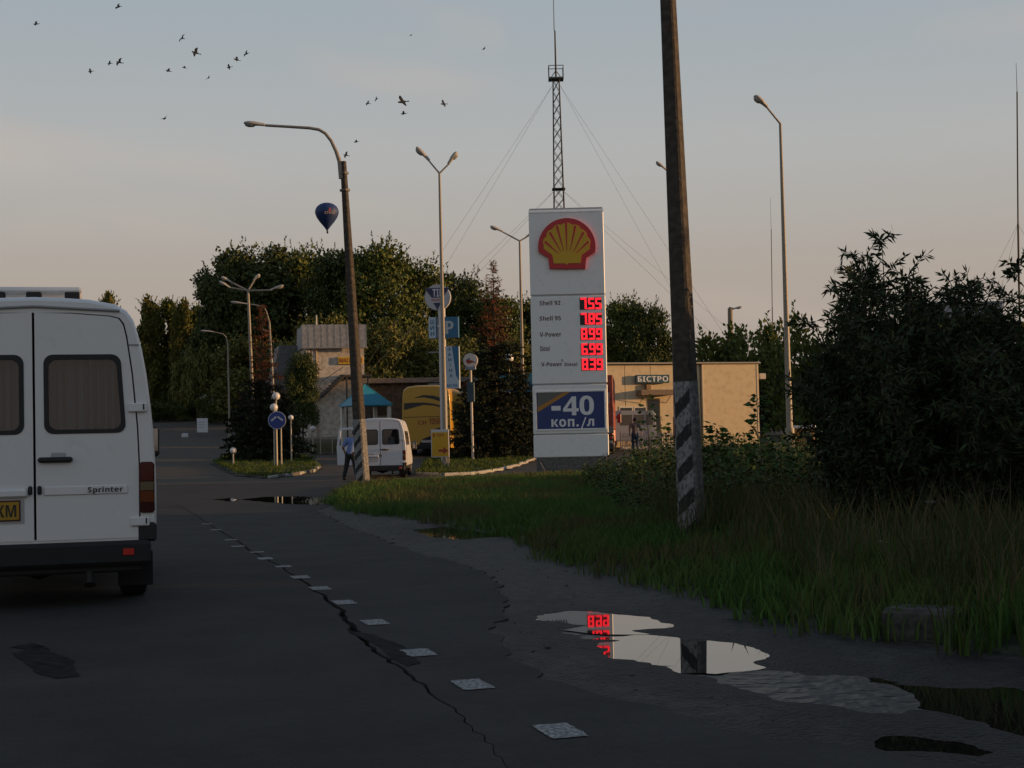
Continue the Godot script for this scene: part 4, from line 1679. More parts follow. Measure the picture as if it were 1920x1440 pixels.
func station() -> void:
	# canopy of the filling station behind the willow thicket
	var d := 78.0
	var yaw := deg_to_rad(-4)
	var pos := stand(1900, 840, d)
	var c := thing("station_canopy", "yellow-edged filling station canopy behind the willow thicket", "canopy", pos, yaw)
	var r := rect_on(1735, 598, 2120, 634, pos, yaw)
	var cx := r.position.x + r.size.x / 2
	part("canopy_roof", slab_on(Rect2(r.position.x + 0.1, r.position.y + 0.1, r.size.x - 0.2, r.size.y - 0.2), -8.0, -0.05), mat(0.6, 0.6, 0.58, 0.6), c)
	var fa := part("fascia", slab_on(r, -0.04, 0.06, 0.01), mat(0.60, 0.38, 0.01, 0.45), c)
	part("stripe", slab_on(Rect2(r.position.x, r.position.y + 0.08, r.size.x, r.size.y * 0.22), 0.061, 0.068), mat(0.45, 0.012, 0.012, 0.45), fa)
	part("fascia", bx(Vector3(r.position.x - 0.05, r.position.y + r.size.y / 2, -4.0), Vector3(0.1, r.size.y, 8.1), 0.01), mat(0.60, 0.38, 0.01, 0.45), c)
	for x in [r.position.x + 1.2, cx, r.end.x - 1.2]:
		part("column", bx(Vector3(x, r.position.y / 2, -3.8), Vector3(0.4, r.position.y + 0.2, 0.4), 0.02), mat(0.55, 0.55, 0.53, 0.5), c)
	var p2 := stand(1860, 840, d + 16)
	var s := thing("station_shop", "pale grey flat-roofed station shop behind the canopy", "building", p2, yaw)
	var r2 := rect_on(1740, 574, 1880, 640, p2, yaw)
	part("wall", bx(Vector3(r2.position.x + r2.size.x / 2, r2.end.y / 2, -3), Vector3(r2.size.x, r2.end.y + 0.4, 6)), rough_mat(0.34, 0.36, 0.40, 0.6, 4.0, 0.8, 125), s)
	part("roof", bx(Vector3(r2.position.x + r2.size.x / 2, r2.end.y + 0.25, -3), Vector3(r2.size.x + 0.3, 0.14, 6.3), 0.03), mat(0.25, 0.26, 0.28, 0.6), s)
	# low orange and white fittings in the forecourt
	var p3 := stand(1508, 800, 70)
	var u := thing("forecourt_unit", "low orange forecourt unit with a white top beside the tall single lamp", "pump", p3)
	part("cabinet", bx(Vector3(0, 0.65, 0), Vector3(0.8, 1.3, 0.5), 0.03), mat(0.42, 0.14, 0.02, 0.5), u)
	part("lid", bx(Vector3(0, 1.36, 0), Vector3(0.95, 0.14, 0.6), 0.03), mat(0.6, 0.58, 0.52, 0.5), u)
	part("screen", bx(Vector3(0, 1.02, 0.245), Vector3(0.5, 0.25, 0.03)), mat(0.03, 0.03, 0.03, 0.2), u)
	var ty := deg_to_rad(22)
	var p4 := stand(1566, 800, 62)
	var t := thing("ad_totem", "grey totem box with red squares on its narrow side behind the willow thicket", "sign", p4, ty)
	var h := at(1566, 660, 62).y - p4.y
	part("body", bx(Vector3(0, h / 2, 0), Vector3(0.72, h, 0.42), 0.02), mat(0.30, 0.31, 0.36, 0.5), t)
	part("side_panel", bx(Vector3(-0.365, h / 2, 0), Vector3(0.02, h - 0.05, 0.38), 0.004), mat(0.45, 0.45, 0.52, 0.5), t)
	for y in [0.66, 1.3]:
		part("red_square", bx(Vector3(-0.378, h - y, 0), Vector3(0.012, 0.42, 0.28)), mat(0.42, 0.02, 0.03, 0.5), t)

# ---------------------------------------------------------------- signs
func build_signs() -> void:
	price_pylon()
	truck_stop_post()
	ball_sign()
	direction_sign()
	blue_sign()
	# white board standing on the yard
	var d := 104.0
	var p := stand(380, 826, d)
	var w := thing("notice_board", "small white notice board on two legs standing alone on the far yard", "sign", p, 0.1)
	part("board", bx(Vector3(0, 0.78, 0), Vector3(0.72, 0.95, 0.04), 0.01), rough_mat(0.62, 0.64, 0.68, 0.6, 0.5, 0.85, 131), w)
	for s in [-1, 1]:
		part("leg", bx(Vector3(s * 0.25, 0.18, -0.02), Vector3(0.05, 0.42, 0.04)), mat(0.1, 0.1, 0.1, 0.6), w)
	for i in 3:
		part("printed_line", bx(Vector3(-0.05, 1.0 - i * 0.17, 0.022), Vector3(0.5 - i * 0.08, 0.05, 0.005)), mat(0.35, 0.36, 0.4, 0.6), w)
	var p2 := stand(347, 829, d)
	var c := thing("white_block", "small white painted block on the far yard beside the notice board", "block", p2, 0.3)
	part("block", bx(Vector3(0, 0.12, 0), Vector3(0.42, 0.3, 0.3), 0.05), mat(0.55, 0.56, 0.6, 0.7), c)
	# whitewashed hut wall between the trunks
	var p3 := stand(388, 792, 148)
	var h := thing("white_hut", "small white hut showing between the tree trunks by the willow", "hut", p3, 0.2)
	part("wall", bx(Vector3(0, 1.4, -1), Vector3(1.3, 3.0, 2.0)), mat(0.7, 0.66, 0.62, 0.8), h)
	part("roof", pr([Vector2(-0.8, 2.85), Vector2(0.8, 2.85), Vector2(0, 3.4)], -2.2, 0.15), mat(0.2, 0.18, 0.17, 0.8), h)

func seg_digit(m: MB, ch: String, x: float, y: float, w: float, h: float, z: float) -> void:
	var on := {"0": "abcdef", "1": "bc", "2": "abged", "3": "abgcd", "4": "fgbc", "5": "afgcd", "6": "afgcde", "7": "abc", "8": "abcdefg", "9": "abcdfg"}
	var t := w * 0.31
	var s: String = on[ch]
	var zt := 0.012
	if "a" in s: m.box(Vector3(x + w / 2, y + h - t / 2, z), Vector3(w * 0.92, t, zt), 0.004)
	if "g" in s: m.box(Vector3(x + w / 2, y + h / 2, z), Vector3(w * 0.8, t * 0.9, zt), 0.004)
	if "d" in s: m.box(Vector3(x + w / 2, y + t / 2, z), Vector3(w * 0.92, t, zt), 0.004)
	if "f" in s: m.box(Vector3(x + t / 2, y + h * 0.75, z), Vector3(t, h * 0.48, zt * 0.9), 0.004)
	if "b" in s: m.box(Vector3(x + w - t / 2, y + h * 0.75, z), Vector3(t, h * 0.48, zt * 0.9), 0.004)
	if "e" in s: m.box(Vector3(x + t / 2, y + h * 0.25, z), Vector3(t, h * 0.48, zt * 0.9), 0.004)
	if "c" in s: m.box(Vector3(x + w - t / 2, y + h * 0.25, z), Vector3(t, h * 0.48, zt * 0.9), 0.004)

func price_pylon() -> void:
	var yaw := deg_to_rad(-1)
	var pos := gnd(1072, 894)
	var s := thing("price_pylon", "tall white fuel price pylon with red and yellow emblem and glowing red prices", "sign", pos, yaw)
	var white := rough_mat(0.82, 0.82, 0.80, 0.45, 3.0, 0.94, 141)
	var xl := on_plane(996, 625, pos, yaw).x
	var xr := on_plane(1136.5, 625, pos, yaw).x
	var cx := (xl + xr) / 2
	var w := xr - xl
	var Y := func(py: float) -> float: return on_plane(1066, py, pos, yaw).y
	part("core", bx(Vector3(cx, Y.call(620) , -0.2), Vector3(w - 0.06, Y.call(395) - Y.call(858) , 0.3)), mat(0.5, 0.5, 0.5, 0.6), s)
	var rows := [[398, 552], [555, 719], [722, 813], [815, 857]]
	for q in rows:
		var y1: float = Y.call(q[0])
		var y0: float = Y.call(q[1])
		part("panel", bx(Vector3(cx, (y0 + y1) / 2, -0.2), Vector3(w, y1 - y0, 0.4), 0.02), white, s)
	var m := MB.new()
	m.xf = Transform3D(Basis(Vector3.BACK, PI / 2), Vector3(cx, Y.call(397), -0.2))
	var prof := []
	for i in 9:
		var a := PI * i / 8.0
		prof.append([cos(a) * 0.21, sin(a) * 0.14])
	var cap := MB.new()
	var poly := PackedVector2Array()
	for q in prof:
		poly.push_back(Vector2(q[0], q[1]))
	cap.xf = Transform3D(Basis(Vector3.UP, PI / 2), Vector3(cx, Y.call(398) + 0.005, -0.2))
	cap.prism(poly, -w / 2, w / 2)
	part("cap", cap.mesh(), white, s)
	var by: float = Y.call(857)
	part("plinth", bx(Vector3(cx, by / 2 - 0.1, -0.2), Vector3(w - 0.16, by + 0.2, 0.36), 0.01), rough_mat(0.17, 0.16, 0.15, 0.8, 1.0, 0.6, 142), s)
	part("foot_brace", tb([Vector3(xl + 0.2, 0.5, 0.1), Vector3(xl + 0.45, 0.0, 0.55)], [0.03, 0.03], 5), mat(0.1, 0.1, 0.1, 0.6), s)
	# emblem, drawn from an 8x enlargement of the photograph
	var Z := func(x: float, y: float) -> Vector2: return on_plane(960 + x / 8.0, 380 + y / 8.0, pos, yaw)
	var red := mat(0.50, 0.012, 0.018, 0.35)
	var yel := mat(0.62, 0.36, 0.008, 0.4)
	var outer := PackedVector2Array()
	for i in 41:
		var a := deg_to_rad(lerpf(190.5, -10.5, i / 40.0))
		outer.push_back(Z.call(822 + cos(a) * 430, 668 - sin(a) * 432))
	for q in [[1250, 745], [1112, 832], [1098, 994], [850, 994], [826, 1006], [800, 996], [564, 994], [545, 836]]:
		outer.push_back(Z.call(q[0], q[1]))
	var em := part("emblem", pr(Array(outer), 0.0, 0.10, 0.0), red, s)
	var inner := PackedVector2Array()
	# seven scallops along the upper rim
	var ang := [176.0, 153.0, 128.5, 104.0, 76.0, 51.5, 27.0, 4.0]
	for k in 7:
		for i in 7:
			var t := i / 6.0
			var a := deg_to_rad(lerpf(ang[k], ang[k + 1], t))
			var rr := 343.0 + 22.0 * sin(PI * t)
			inner.push_back(Z.call(820 + cos(a) * rr, 672 - sin(a) * rr))
	for q in [[1165, 700], [1042, 790], [1028, 912], [850, 912], [824, 938], [798, 914], [626, 918], [606, 792], [476, 700]]:
		inner.push_back(Z.call(q[0], q[1]))
	part("emblem_face", pr(Array(inner), 0.095, 0.115), yel, em)
	for q in [[492, 590, 700, 768], [566, 452, 735, 742], [670, 352, 775, 732], [808, 300, 822, 728], [948, 352, 870, 732], [1070, 450, 920, 742], [1145, 590, 955, 768]]:
		var a: Vector2 = Z.call(q[0], q[1])
		var c: Vector2 = Z.call(q[2], q[3])
		var n := (c - a).normalized().orthogonal()
		part("emblem_rib", pr([a + n * 0.04, a - n * 0.04, c - n * 0.008, c + n * 0.008], 0.11, 0.124), red, em)
	# price rows, from another 8x enlargement
	var led := StandardMaterial3D.new()
	led.albedo_color = Color(0.05, 0.0, 0.0)
	led.emission_enabled = true
	led.emission = Color(1.0, 0.15, 0.2)
	led.emission_energy_multiplier = 1.5
	var black := mat(0.012, 0.012, 0.014, 0.4)
	var ink := mat(0.085, 0.02, 0.03, 0.6)
	var prices := ["7.55", "7.85", "8.99", "6.99", "8.39"]
	var names := [["Shell 92", 415, 725, 185, 262], ["Shell 95", 415, 732, 415, 492], ["V-Power", 418, 738, 660, 735], ["Diesel", 425, 565, 865, 950], ["V-Power", 438, 750, 1110, 1180]]
	var P := func(x: float, y: float) -> Vector2: return on_plane(960 + x / 8.0, 540 + y / 8.0, pos, yaw)
	for i in 5:
		var yy := 146.0 + i * 228.0
		var sx := i * 6.0
		var a: Vector2 = P.call(1016 + sx, yy + 182)
		var c: Vector2 = P.call(1345 + sx, yy - 6)
		var disp := part("price_display", slab_on(Rect2(a, c - a), -0.02, 0.016, 0.004), black, s)
		var text_digits: String = prices[i].replace(".", "")
		for k in 3:
			var x0: float = [1026, 1143, 1249][k] + sx
			var p0: Vector2 = P.call(x0, yy + 174)
			var p1: Vector2 = P.call(x0 + 90, yy)
			var mm := MB.new()
			seg_digit(mm, text_digits[k], p0.x, p0.y, p1.x - p0.x, p1.y - p0.y, 0.02)
			part("digit", mm.mesh(), led, disp)
		var dp: Vector2 = P.call(1130 + sx, yy + 165)
		part("decimal_point", bx(Vector3(dp.x, dp.y, 0.02), Vector3(0.035, 0.035, 0.012), 0.004), led, disp)
		var q: Array = names[i]
		var t0: Vector2 = P.call(q[1], q[4])
		var t1: Vector2 = P.call(q[2], q[3])
		text(q[0], t1.x - t0.x, t1.y - t0.y, ink, s, Vector3((t0.x + t1.x) / 2, (t0.y + t1.y) / 2, 0.002), "lettering", true, 0.004)
	var t2: Vector2 = P.call(790, 1175)
	var t3: Vector2 = P.call(978, 1112)
	text("Diesel", t3.x - t2.x, t3.y - t2.y, ink, s, Vector3((t2.x + t3.x) / 2, (t2.y + t3.y) / 2, 0.002), "lettering", true, 0.004)
	t2 = P.call(740, 1105)
	t3 = P.call(768, 1070)
	text("D", t3.x - t2.x, t3.y - t2.y, ink, s, Vector3((t2.x + t3.x) / 2, (t2.y + t3.y) / 2, 0.002), "lettering", true, 0.004)
	# poster
	var r := rect_on(1007, 733.5, 1132.5, 805, pos, yaw)
	var frame := part("poster", slab_on(r, -0.05, 0.004, 0.0), mat(0.014, 0.038, 0.17, 0.35), s)
	var a0 := on_plane(1008, 771, pos, yaw)
	var b0 := on_plane(1068, 735, pos, yaw)
	var c0 := on_plane(1008, 735, pos, yaw)
	part("grey_corner", pr([c0, Vector2(a0.x, a0.y + 0.14), Vector2(b0.x - 0.2, b0.y)], 0.004, 0.008), mat(0.13, 0.125, 0.115, 0.5), frame)
	part("orange_stripe", pr([Vector2(a0.x, a0.y + 0.13), Vector2(a0.x, a0.y - 0.04), Vector2(b0.x + 0.03, b0.y), Vector2(b0.x - 0.19, b0.y)], 0.0035, 0.0075), mat(0.42, 0.19, 0.03, 0.5), frame)
	var pale := mat(0.78, 0.77, 0.77, 0.5)
	for q in [["-", 1034, 761, 1051, 770], ["40", 1056, 741.5, 1113, 779], ["коп.", 1034, 785, 1085, 801], ["л", 1100.5, 785, 1114, 799]]:
		var rr := rect_on(q[1], q[2], q[3], q[4], pos, yaw)
		text(q[0], rr.size.x, rr.size.y, pale, frame, Vector3(rr.get_center().x, rr.get_center().y, 0.006), "lettering", true, 0.006)
	var s0 := on_plane(1089, 804, pos, yaw)
	var s1 := on_plane(1097, 782, pos, yaw)
	part("slash", pr([s0, s0 + Vector2(0.045, 0), s1 + Vector2(0.045, 0), s1], 0.004, 0.01), pale, frame)
	var fr := MB.new()
	for q in [[r.position.x - 0.03, r.position.y + r.size.y / 2, 0.06, r.size.y + 0.12], [r.end.x + 0.03, r.position.y + r.size.y / 2, 0.06, r.size.y + 0.12], [r.get_center().x, r.end.y + 0.03, r.size.x, 0.06], [r.get_center().x, r.position.y - 0.03, r.size.x, 0.06]]:
		fr.box(Vector3(q[0], q[1], 0.012), Vector3(q[2], q[3], 0.03), 0.005)
	part("poster_frame", fr.mesh(), white, s)

func disc(c: Vector2, r: float, z0: float, z1: float, bev := 0.0) -> ArrayMesh:
	var poly := PackedVector2Array()
	for i in 36:
		poly.push_back(c + Vector2(cos(TAU * i / 36), sin(TAU * i / 36)) * r)
	var b := MB.new()
	b.prism(poly, z0, z1, bev)
	return b.mesh()

func truck_stop_post() -> void:
	var d := 69.0
	var yaw := deg_to_rad(-8)
	var pos := stand(834, 870, d)
	var t := thing("truck_stop_post", "thick white post carrying a round sign and blue-white service boxes", "sign", pos, yaw)
	var white := mat(0.55, 0.55, 0.56, 0.5)
	var top := on_plane(823, 575, pos, yaw)
	part("post", bx(Vector3(0.0, top.y / 2, 0), Vector3(0.28, top.y + 0.3, 0.28), 0.03), white, t)
	var c := on_plane(821, 558, pos, yaw)
	var R := 24.5 * d / F
	var ds := part("round_sign", disc(c, R, -0.12, 0.16, 0.03), mat(0.42, 0.43, 0.46, 0.4), t)
	var navy := mat(0.012, 0.018, 0.075, 0.4)
	part("blue_wedge", pr([c + Vector2(-R * 0.98, R * 0.72), c + Vector2(R * 0.98, R * 0.72), c + Vector2(R * 0.42, -R * 0.02), c + Vector2(-R * 0.42, -R * 0.02)], 0.15, 0.175), navy, ds)
	part("blue_tip", pr([c + Vector2(-R * 0.3, -R * 0.42), c + Vector2(R * 0.3, -R * 0.42), c + Vector2(0, -R * 0.95)], 0.15, 0.175), navy, ds)
	part("red_band", pr([c + Vector2(-R * 0.5, -R * 0.12), c + Vector2(R * 0.5, -R * 0.12), c + Vector2(R * 0.42, -R * 0.28), c + Vector2(-R * 0.42, -R * 0.28)], 0.15, 0.172), mat(0.38, 0.2, 0.2, 0.5), ds)
	text("ТІР", R * 0.8, R * 0.6, mat(0.6, 0.62, 0.66, 0.5), ds, Vector3(c.x + R * 0.05, c.y + R * 0.34, 0.176))
	var blue := mat(0.008, 0.12, 0.24, 0.4)
	var pale := mat(0.42, 0.50, 0.58, 0.5)
	var r := rect_on(805, 595, 818, 635, pos, yaw)
	var b1 := part("service_box", slab_on(r, -0.12, 0.12, 0.01), pale, t)
	for i in 3:
		text("ШИН"[i], r.size.x * 0.5, r.size.y * 0.2, blue, b1, Vector3(r.get_center().x, r.end.y - r.size.y * (0.22 + 0.28 * i), 0.121), "lettering", true, 0.006)
	part("edge_strip", slab_on(Rect2(r.end.x, r.position.y, 0.05, r.size.y), -0.1, 0.13), blue, b1)
	r = rect_on(831, 594, 860, 634, pos, yaw)
	var b2 := part("parking_box", slab_on(r, -0.12, 0.12, 0.01), blue, t)
	text("Р", r.size.x * 0.5, r.size.y * 0.62, mat(0.45, 0.47, 0.48, 0.5), b2, Vector3(r.get_center().x - r.size.x * 0.06, r.get_center().y, 0.121), "lettering", true, 0.008)
	r = rect_on(832, 649, 861, 729, pos, yaw)
	var b3 := part("service_box", slab_on(r, -0.12, 0.12, 0.01), pale, t)
	part("blue_field", pr([Vector2(r.end.x - r.size.x * 0.42, r.end.y), Vector2(r.end.x, r.end.y), Vector2(r.end.x, r.position.y + r.size.y * 0.18), Vector2(r.end.x - r.size.x * 0.2, r.position.y + r.size.y * 0.3)], 0.118, 0.124), blue, b3)
	for i in 6:
		text("ЗАМІНА"[i], r.size.x * (0.2 if i != 3 else 0.07), r.size.y * 0.075, blue, b3, Vector3(r.position.x + r.size.x * (0.40 + 0.02 * i), r.end.y - r.size.y * (0.07 + 0.125 * i), 0.121), "lettering", true, 0.006)
	text("МАСЛА", r.size.x * 0.75, r.size.y * 0.07, blue, b3, Vector3(r.get_center().x, r.position.y + r.size.y * 0.07, 0.121), "lettering", true, 0.006)
	for y in [615.0, 660.0, 720.0]:
		var q := on_plane(826, y, pos, yaw)
		part("bracket", bx(Vector3(q.x, q.y, 0), Vector3(1.1 if y > 640 else 1.3, 0.06, 0.06)), mat(0.2, 0.2, 0.2, 0.5), t)

func ball_sign() -> void:
	var d := 70.0
	var pos := stand(886, 862, d)
	var t := thing("round_ad_post", "white round advertising disc with a red mark on a slim post among the spruces", "sign", pos, deg_to_rad(-6))
	var c := on_plane(882, 676, pos, deg_to_rad(-6))
	var R := 13.5 * d / F
	part("post", tb([Vector3(0.02, -0.1, 0), Vector3(0, c.y - R * 0.8, 0)], [0.06, 0.05], 8), mat(0.5, 0.45, 0.4, 0.5), t)
	var ds := part("disc", disc(c, R, -0.15, 0.12, 0.03), mat(0.55, 0.53, 0.52, 0.4), t)
	part("red_mark", pr([c + Vector2(-R * 0.6, -R * 0.1), c + Vector2(-R * 0.35, R * 0.1), c + Vector2(R * 0.3, -R * 0.02), c + Vector2(R * 0.85, -R * 0.35), c + Vector2(R * 0.3, -R * 0.3), c + Vector2(-R * 0.3, -R * 0.5)], 0.11, 0.13), mat(0.26, 0.03, 0.02, 0.5), ds)
	part("blue_mark", pr([c + Vector2(-R * 0.6, R * 0.05), c + Vector2(-R * 0.1, R * 0.35), c + Vector2(R * 0.1, R * 0.2), c + Vector2(-R * 0.4, 0)], 0.11, 0.125), mat(0.05, 0.09, 0.28, 0.5), ds)
	part("collar", bx(Vector3(c.x, c.y - R * 1.05, 0), Vector3(R * 1.5, R * 0.5, 0.2), 0.02), mat(0.2, 0.25, 0.33, 0.5), t)
	var q := on_plane(883, 735, pos, deg_to_rad(-6))
	part("lower_box", bx(Vector3(q.x, q.y, 0), Vector3(0.34, 0.9, 0.16), 0.02), mat(0.02, 0.06, 0.09, 0.5), t)
	# globe lamps on thin posts
	var globes := [[954, 672, 9, 76, "white globe lamp on a thin post beside the teal kiosk"], [517, 743, 7.5, -0.6, "white globe lamp, the higher of the pair above the blue round sign"], [513, 764, 7.5, -0.1, "white globe lamp, the lower of the pair above the blue round sign"], [586, 804, 5.5, 80, "small white globe on a short post at the wire fence"], [545, 783, 5.0, 70.5, "small white globe lamp beside the blue round sign"], [437, 845, 6.0, 68, "low white globe lamp at the edge of the spruce island"]]
	var behind_sign := -gnd(519, 880).z + 0.7
	for g in globes:
		var dd: float = g[3] if g[3] > 0 else behind_sign - g[3]
		var base := stand(g[0] + (850 - g[1]) * 0.022, 850, dd)
		var top := at(g[0], g[1], dd)
		var rr: float = g[2] * dd / F
		var o := thing("globe_lamp", g[4], "lamp", base, 0.0, "globe lamps round the yard")
		part("post", tb([Vector3(0, -0.05, 0), Vector3(0, top.y - base.y - rr * 0.85, 0)], [0.04, 0.03], 7), mat(0.42, 0.38, 0.3, 0.5), o)
		var m := MB.new()
		var prof := []
		for i in 13:
			var a := -PI / 2 + PI * i / 12.0
			prof.append(Vector2(cos(a) * rr, sin(a) * rr))
		m.lathe(prof, 18, false)
		part("globe", m.mesh(), mat(0.62, 0.61, 0.6, 0.25), o, Vector3(0, top.y - base.y, 0))

func direction_sign() -> void:
	var d := 63.0
	var pos := stand(831, 884, d)
	var t := thing("entry_sign", "yellow rectangular entry sign with a red arrow in a white frame", "sign", pos, deg_to_rad(-4))
	var yw := deg_to_rad(-4)
	var r := rect_on(809, 805, 841.5, 858, pos, yw)
	var b := part("frame", slab_on(r, -0.04, 0.03, 0.01), mat(0.5, 0.5, 0.52, 0.5), t)
	var r2 := Rect2(r.position + Vector2(0.035, 0.04), r.size - Vector2(0.07, 0.15))
	part("panel", slab_on(r2, 0.028, 0.036), mat(0.55, 0.31, 0.012, 0.5), b)
	var red := mat(0.28, 0.03, 0.015, 0.5)
	text("В", r2.size.x * 0.13, r2.size.y * 0.12, red, b, Vector3(r2.get_center().x - r2.size.x * 0.36, r2.end.y - r2.size.y * 0.12, 0.037), "lettering", true, 0.005)
	text("ТИЛ", r2.size.x * 0.42, r2.size.y * 0.12, red, b, Vector3(r2.get_center().x + r2.size.x * 0.02, r2.end.y - r2.size.y * 0.12, 0.037), "lettering", true, 0.005)
	var c := Vector2(r2.end.x - r2.size.x * 0.3, r2.position.y + r2.size.y * 0.24)
	part("arrow", pr([c + Vector2(-0.2, 0.05), c + Vector2(0.0, 0.05), c + Vector2(0.0, 0.15), c + Vector2(0.2, 0), c + Vector2(0.0, -0.15), c + Vector2(0.0, -0.05), c + Vector2(-0.2, -0.05)], 0.036, 0.042), red, b)
	for x in [r.position.x + r.size.x * 0.7, r.end.x - 0.06]:
		part("post", bx(Vector3(x, r.position.y / 2 + 0.1, -0.06), Vector3(0.06, r.position.y + 0.4, 0.04)), mat(0.25, 0.24, 0.22, 0.6), t)

func blue_sign() -> void:
	var pos := gnd(519, 880)
	var d := -pos.z
	var t := thing("round_road_sign", "blue round road sign with two white arrows on three thin posts", "sign", pos, 0.0)
	var c := on_plane(519.5, 788, pos, 0.0)
	var R := 16.8 * d / F
	var b := part("disc", disc(c, R, -0.01, 0.03, 0.006), mat(0.45, 0.47, 0.52, 0.4), t)
	part("blue_face", disc(c, R * 0.93, 0.028, 0.034), mat(0.006, 0.035, 0.22, 0.35), b)
	var pale := mat(0.42, 0.45, 0.52, 0.4)
	for s in [-1, 1]:
		var m := MB.new()
		m.xf = Transform3D(Basis(Vector3.BACK, s * deg_to_rad(-38)), Vector3(c.x + s * R * 0.36, c.y + R * 0.18, 0.036))
		m.box(Vector3(0, 0, 0), Vector3(R * 0.72, R * 0.2, 0.008), 0.002)
		part("arrow", m.mesh(), pale, b)
	for x in [-7.0, -3.0, 5.5]:
		var p := on_plane(519.5 + x + 1.0, 800, pos, 0.0)
		part("post", tb([Vector3(p.x, -0.15, -0.05 - absf(x) * 0.01), Vector3(p.x, c.y + R * 0.5, -0.05 - absf(x) * 0.01)], [0.035, 0.035], 6), mat(0.4, 0.36, 0.28, 0.5), t)
	# wire fence by the yard
	var f0 := stand(556, 836, 80)
	var f1 := stand(645, 834, 82)
	var f := thing("wire_fence", "low fence of thin upright wires at the far side of the junction", "fence", f0)
	var dv := f1 - f0
	var m := MB.new()
	for i in 60:
		var p: Vector3 = dv * (i / 59.0)
		m.box(p + Vector3(0, 0.45, 0), Vector3(0.02, 0.85, 0.02))
	var wires := part("wires", m.mesh(), mat(0.22, 0.2, 0.13, 0.6), f)
	wires.set_meta("kind", "stuff")
	for y in [0.08, 0.88]:
		part("rail", tb([Vector3(0, y, 0), dv + Vector3(0, y, 0)], [0.02, 0.02], 5), mat(0.3, 0.27, 0.2, 0.6), f)
	for i in 5:
		part("post", bx(dv * (i / 4.0) + Vector3(0, 0.5, 0), Vector3(0.06, 1.05, 0.06), 0.005), mat(0.4, 0.37, 0.3, 0.6), f)
	var poly := PackedVector2Array()
	for q in [Vector3(-1, 0, -0.3), dv + Vector3(1, 0, -0.3), dv + Vector3(1, 0, -5), Vector3(-1, 0, -5)]:
		poly.push_back(Vector2(f0.x + q.x, f0.z + q.z))
	grow_grass(poly, 1200, 0.2, 0.55, "yellowish green grass behind the wire fence")

# ---------------------------------------------------------------- poles and lamps
func stripe_tex(period: float, slope: float, tall: float, wide: float, sd: int) -> ImageTexture:
	# black slanting bars painted on whitewash, chipped; u runs across the face, v down from its top
	var w := 96
	var h := 512
	var im := Image.create(w, h, false, Image.FORMAT_RGB8)
	var f := FastNoiseLite.new()
	f.seed = sd
	f.frequency = 0.035
	f.fractal_octaves = 4
	for y in h:
		for x in w:
			var xm := (x / float(w)) * wide
			var ym := (1.0 - y / float(h)) * tall
			var q := (tall - 0.08 - slope * wide - ym + xm * slope) / period + f.get_noise_2d(x * 0.5, y * 0.7) * 0.05
			var fr: float = q - floor(q)
			var n := f.get_noise_2d(x * 1.3 + 200, y * 1.5)
			var lightv := 0.24 + 0.13 * n
			if n < -0.32:
				lightv = 0.10
			var dark := 0.028 + 0.012 * n
			if n > 0.42:
				dark = 0.09
			var v := dark if fr < 0.44 and q > 0.0 else lightv
			var c := Color(v, v * 0.985, v * 0.95).linear_to_srgb()
			im.set_pixel(x, y, c)
	return ImageTexture.create_from_image(im)

func pole_rows(w0: float, w1: float, h: float, y0: float, y1: float, grow: float) -> Array:
	# chamfered rectangular section, front face to +z
	var rows := []
	for y in [y0, y1]:
		var w: float = lerpf(w0, w1, y / h) * 0.5 + grow
		var dp := w * 0.85
		var c := w * 0.22
		rows.append([Vector3(-w + c, y, dp), Vector3(w - c, y, dp), Vector3(w, y, dp - c), Vector3(w, y, -dp + c), Vector3(w - c, y, -dp), Vector3(-w + c, y, -dp), Vector3(-w, y, -dp + c), Vector3(-w, y, dp - c)])
	return rows

func concrete_pole(t: Node3D, w0: float, w1: float, h: float, paint_top: float, period: float, slope: float, sd: int) -> Node3D:
	var grey := rough_mat(0.085, 0.07, 0.055, 0.92, 1.3, 0.5, 150, 2.0)
	var m := MB.new()
	var rows := pole_rows(w0, w1, h, -0.4, h, 0.0)
	for i in 8:
		var j := (i + 1) % 8
		m.face([rows[0][i], rows[0][j], rows[1][j], rows[1][i]], (rows[0][i] + rows[0][j]) * Vector3(1, 0, 1))
	m.face(rows[1], Vector3.UP)
	var pole := part("pole", m.mesh(), grey, t)
	var pm := StandardMaterial3D.new()
	pm.albedo_texture = stripe_tex(period, slope, paint_top, w0 * 0.8, sd)
	pm.roughness = 0.9
	var white := rough_mat(0.26, 0.255, 0.245, 0.9, 0.9, 0.5, 151)
	rows = pole_rows(w0, w1, h, -0.05, paint_top, 0.003)
	var a := MB.new()
	var b := MB.new()
	for i in 8:
		var j := (i + 1) % 8
		var o: Vector3 = (rows[0][i] + rows[0][j]) * Vector3(1, 0, 1)
		if i == 0 or i == 7 or i == 6:
			var u0 := 0.0
			var u1 := 1.0
			if i == 1:
				u0 = 1.0
				u1 = 1.28
			if i == 7:
				u0 = -0.28
				u1 = 0.0
			if i == 6:
				u0 = -1.28
				u1 = -0.28
			a.face([rows[0][i], rows[0][j], rows[1][j], rows[1][i]], o, [Vector2(u0, 1), Vector2(u1, 1), Vector2(u1, 0), Vector2(u0, 0)])
		else:
			b.face([rows[0][i], rows[0][j], rows[1][j], rows[1][i]], o)
	part("painted_bars", a.mesh(), pm, t)
	part("whitewash", b.mesh(), white, t)
	return pole

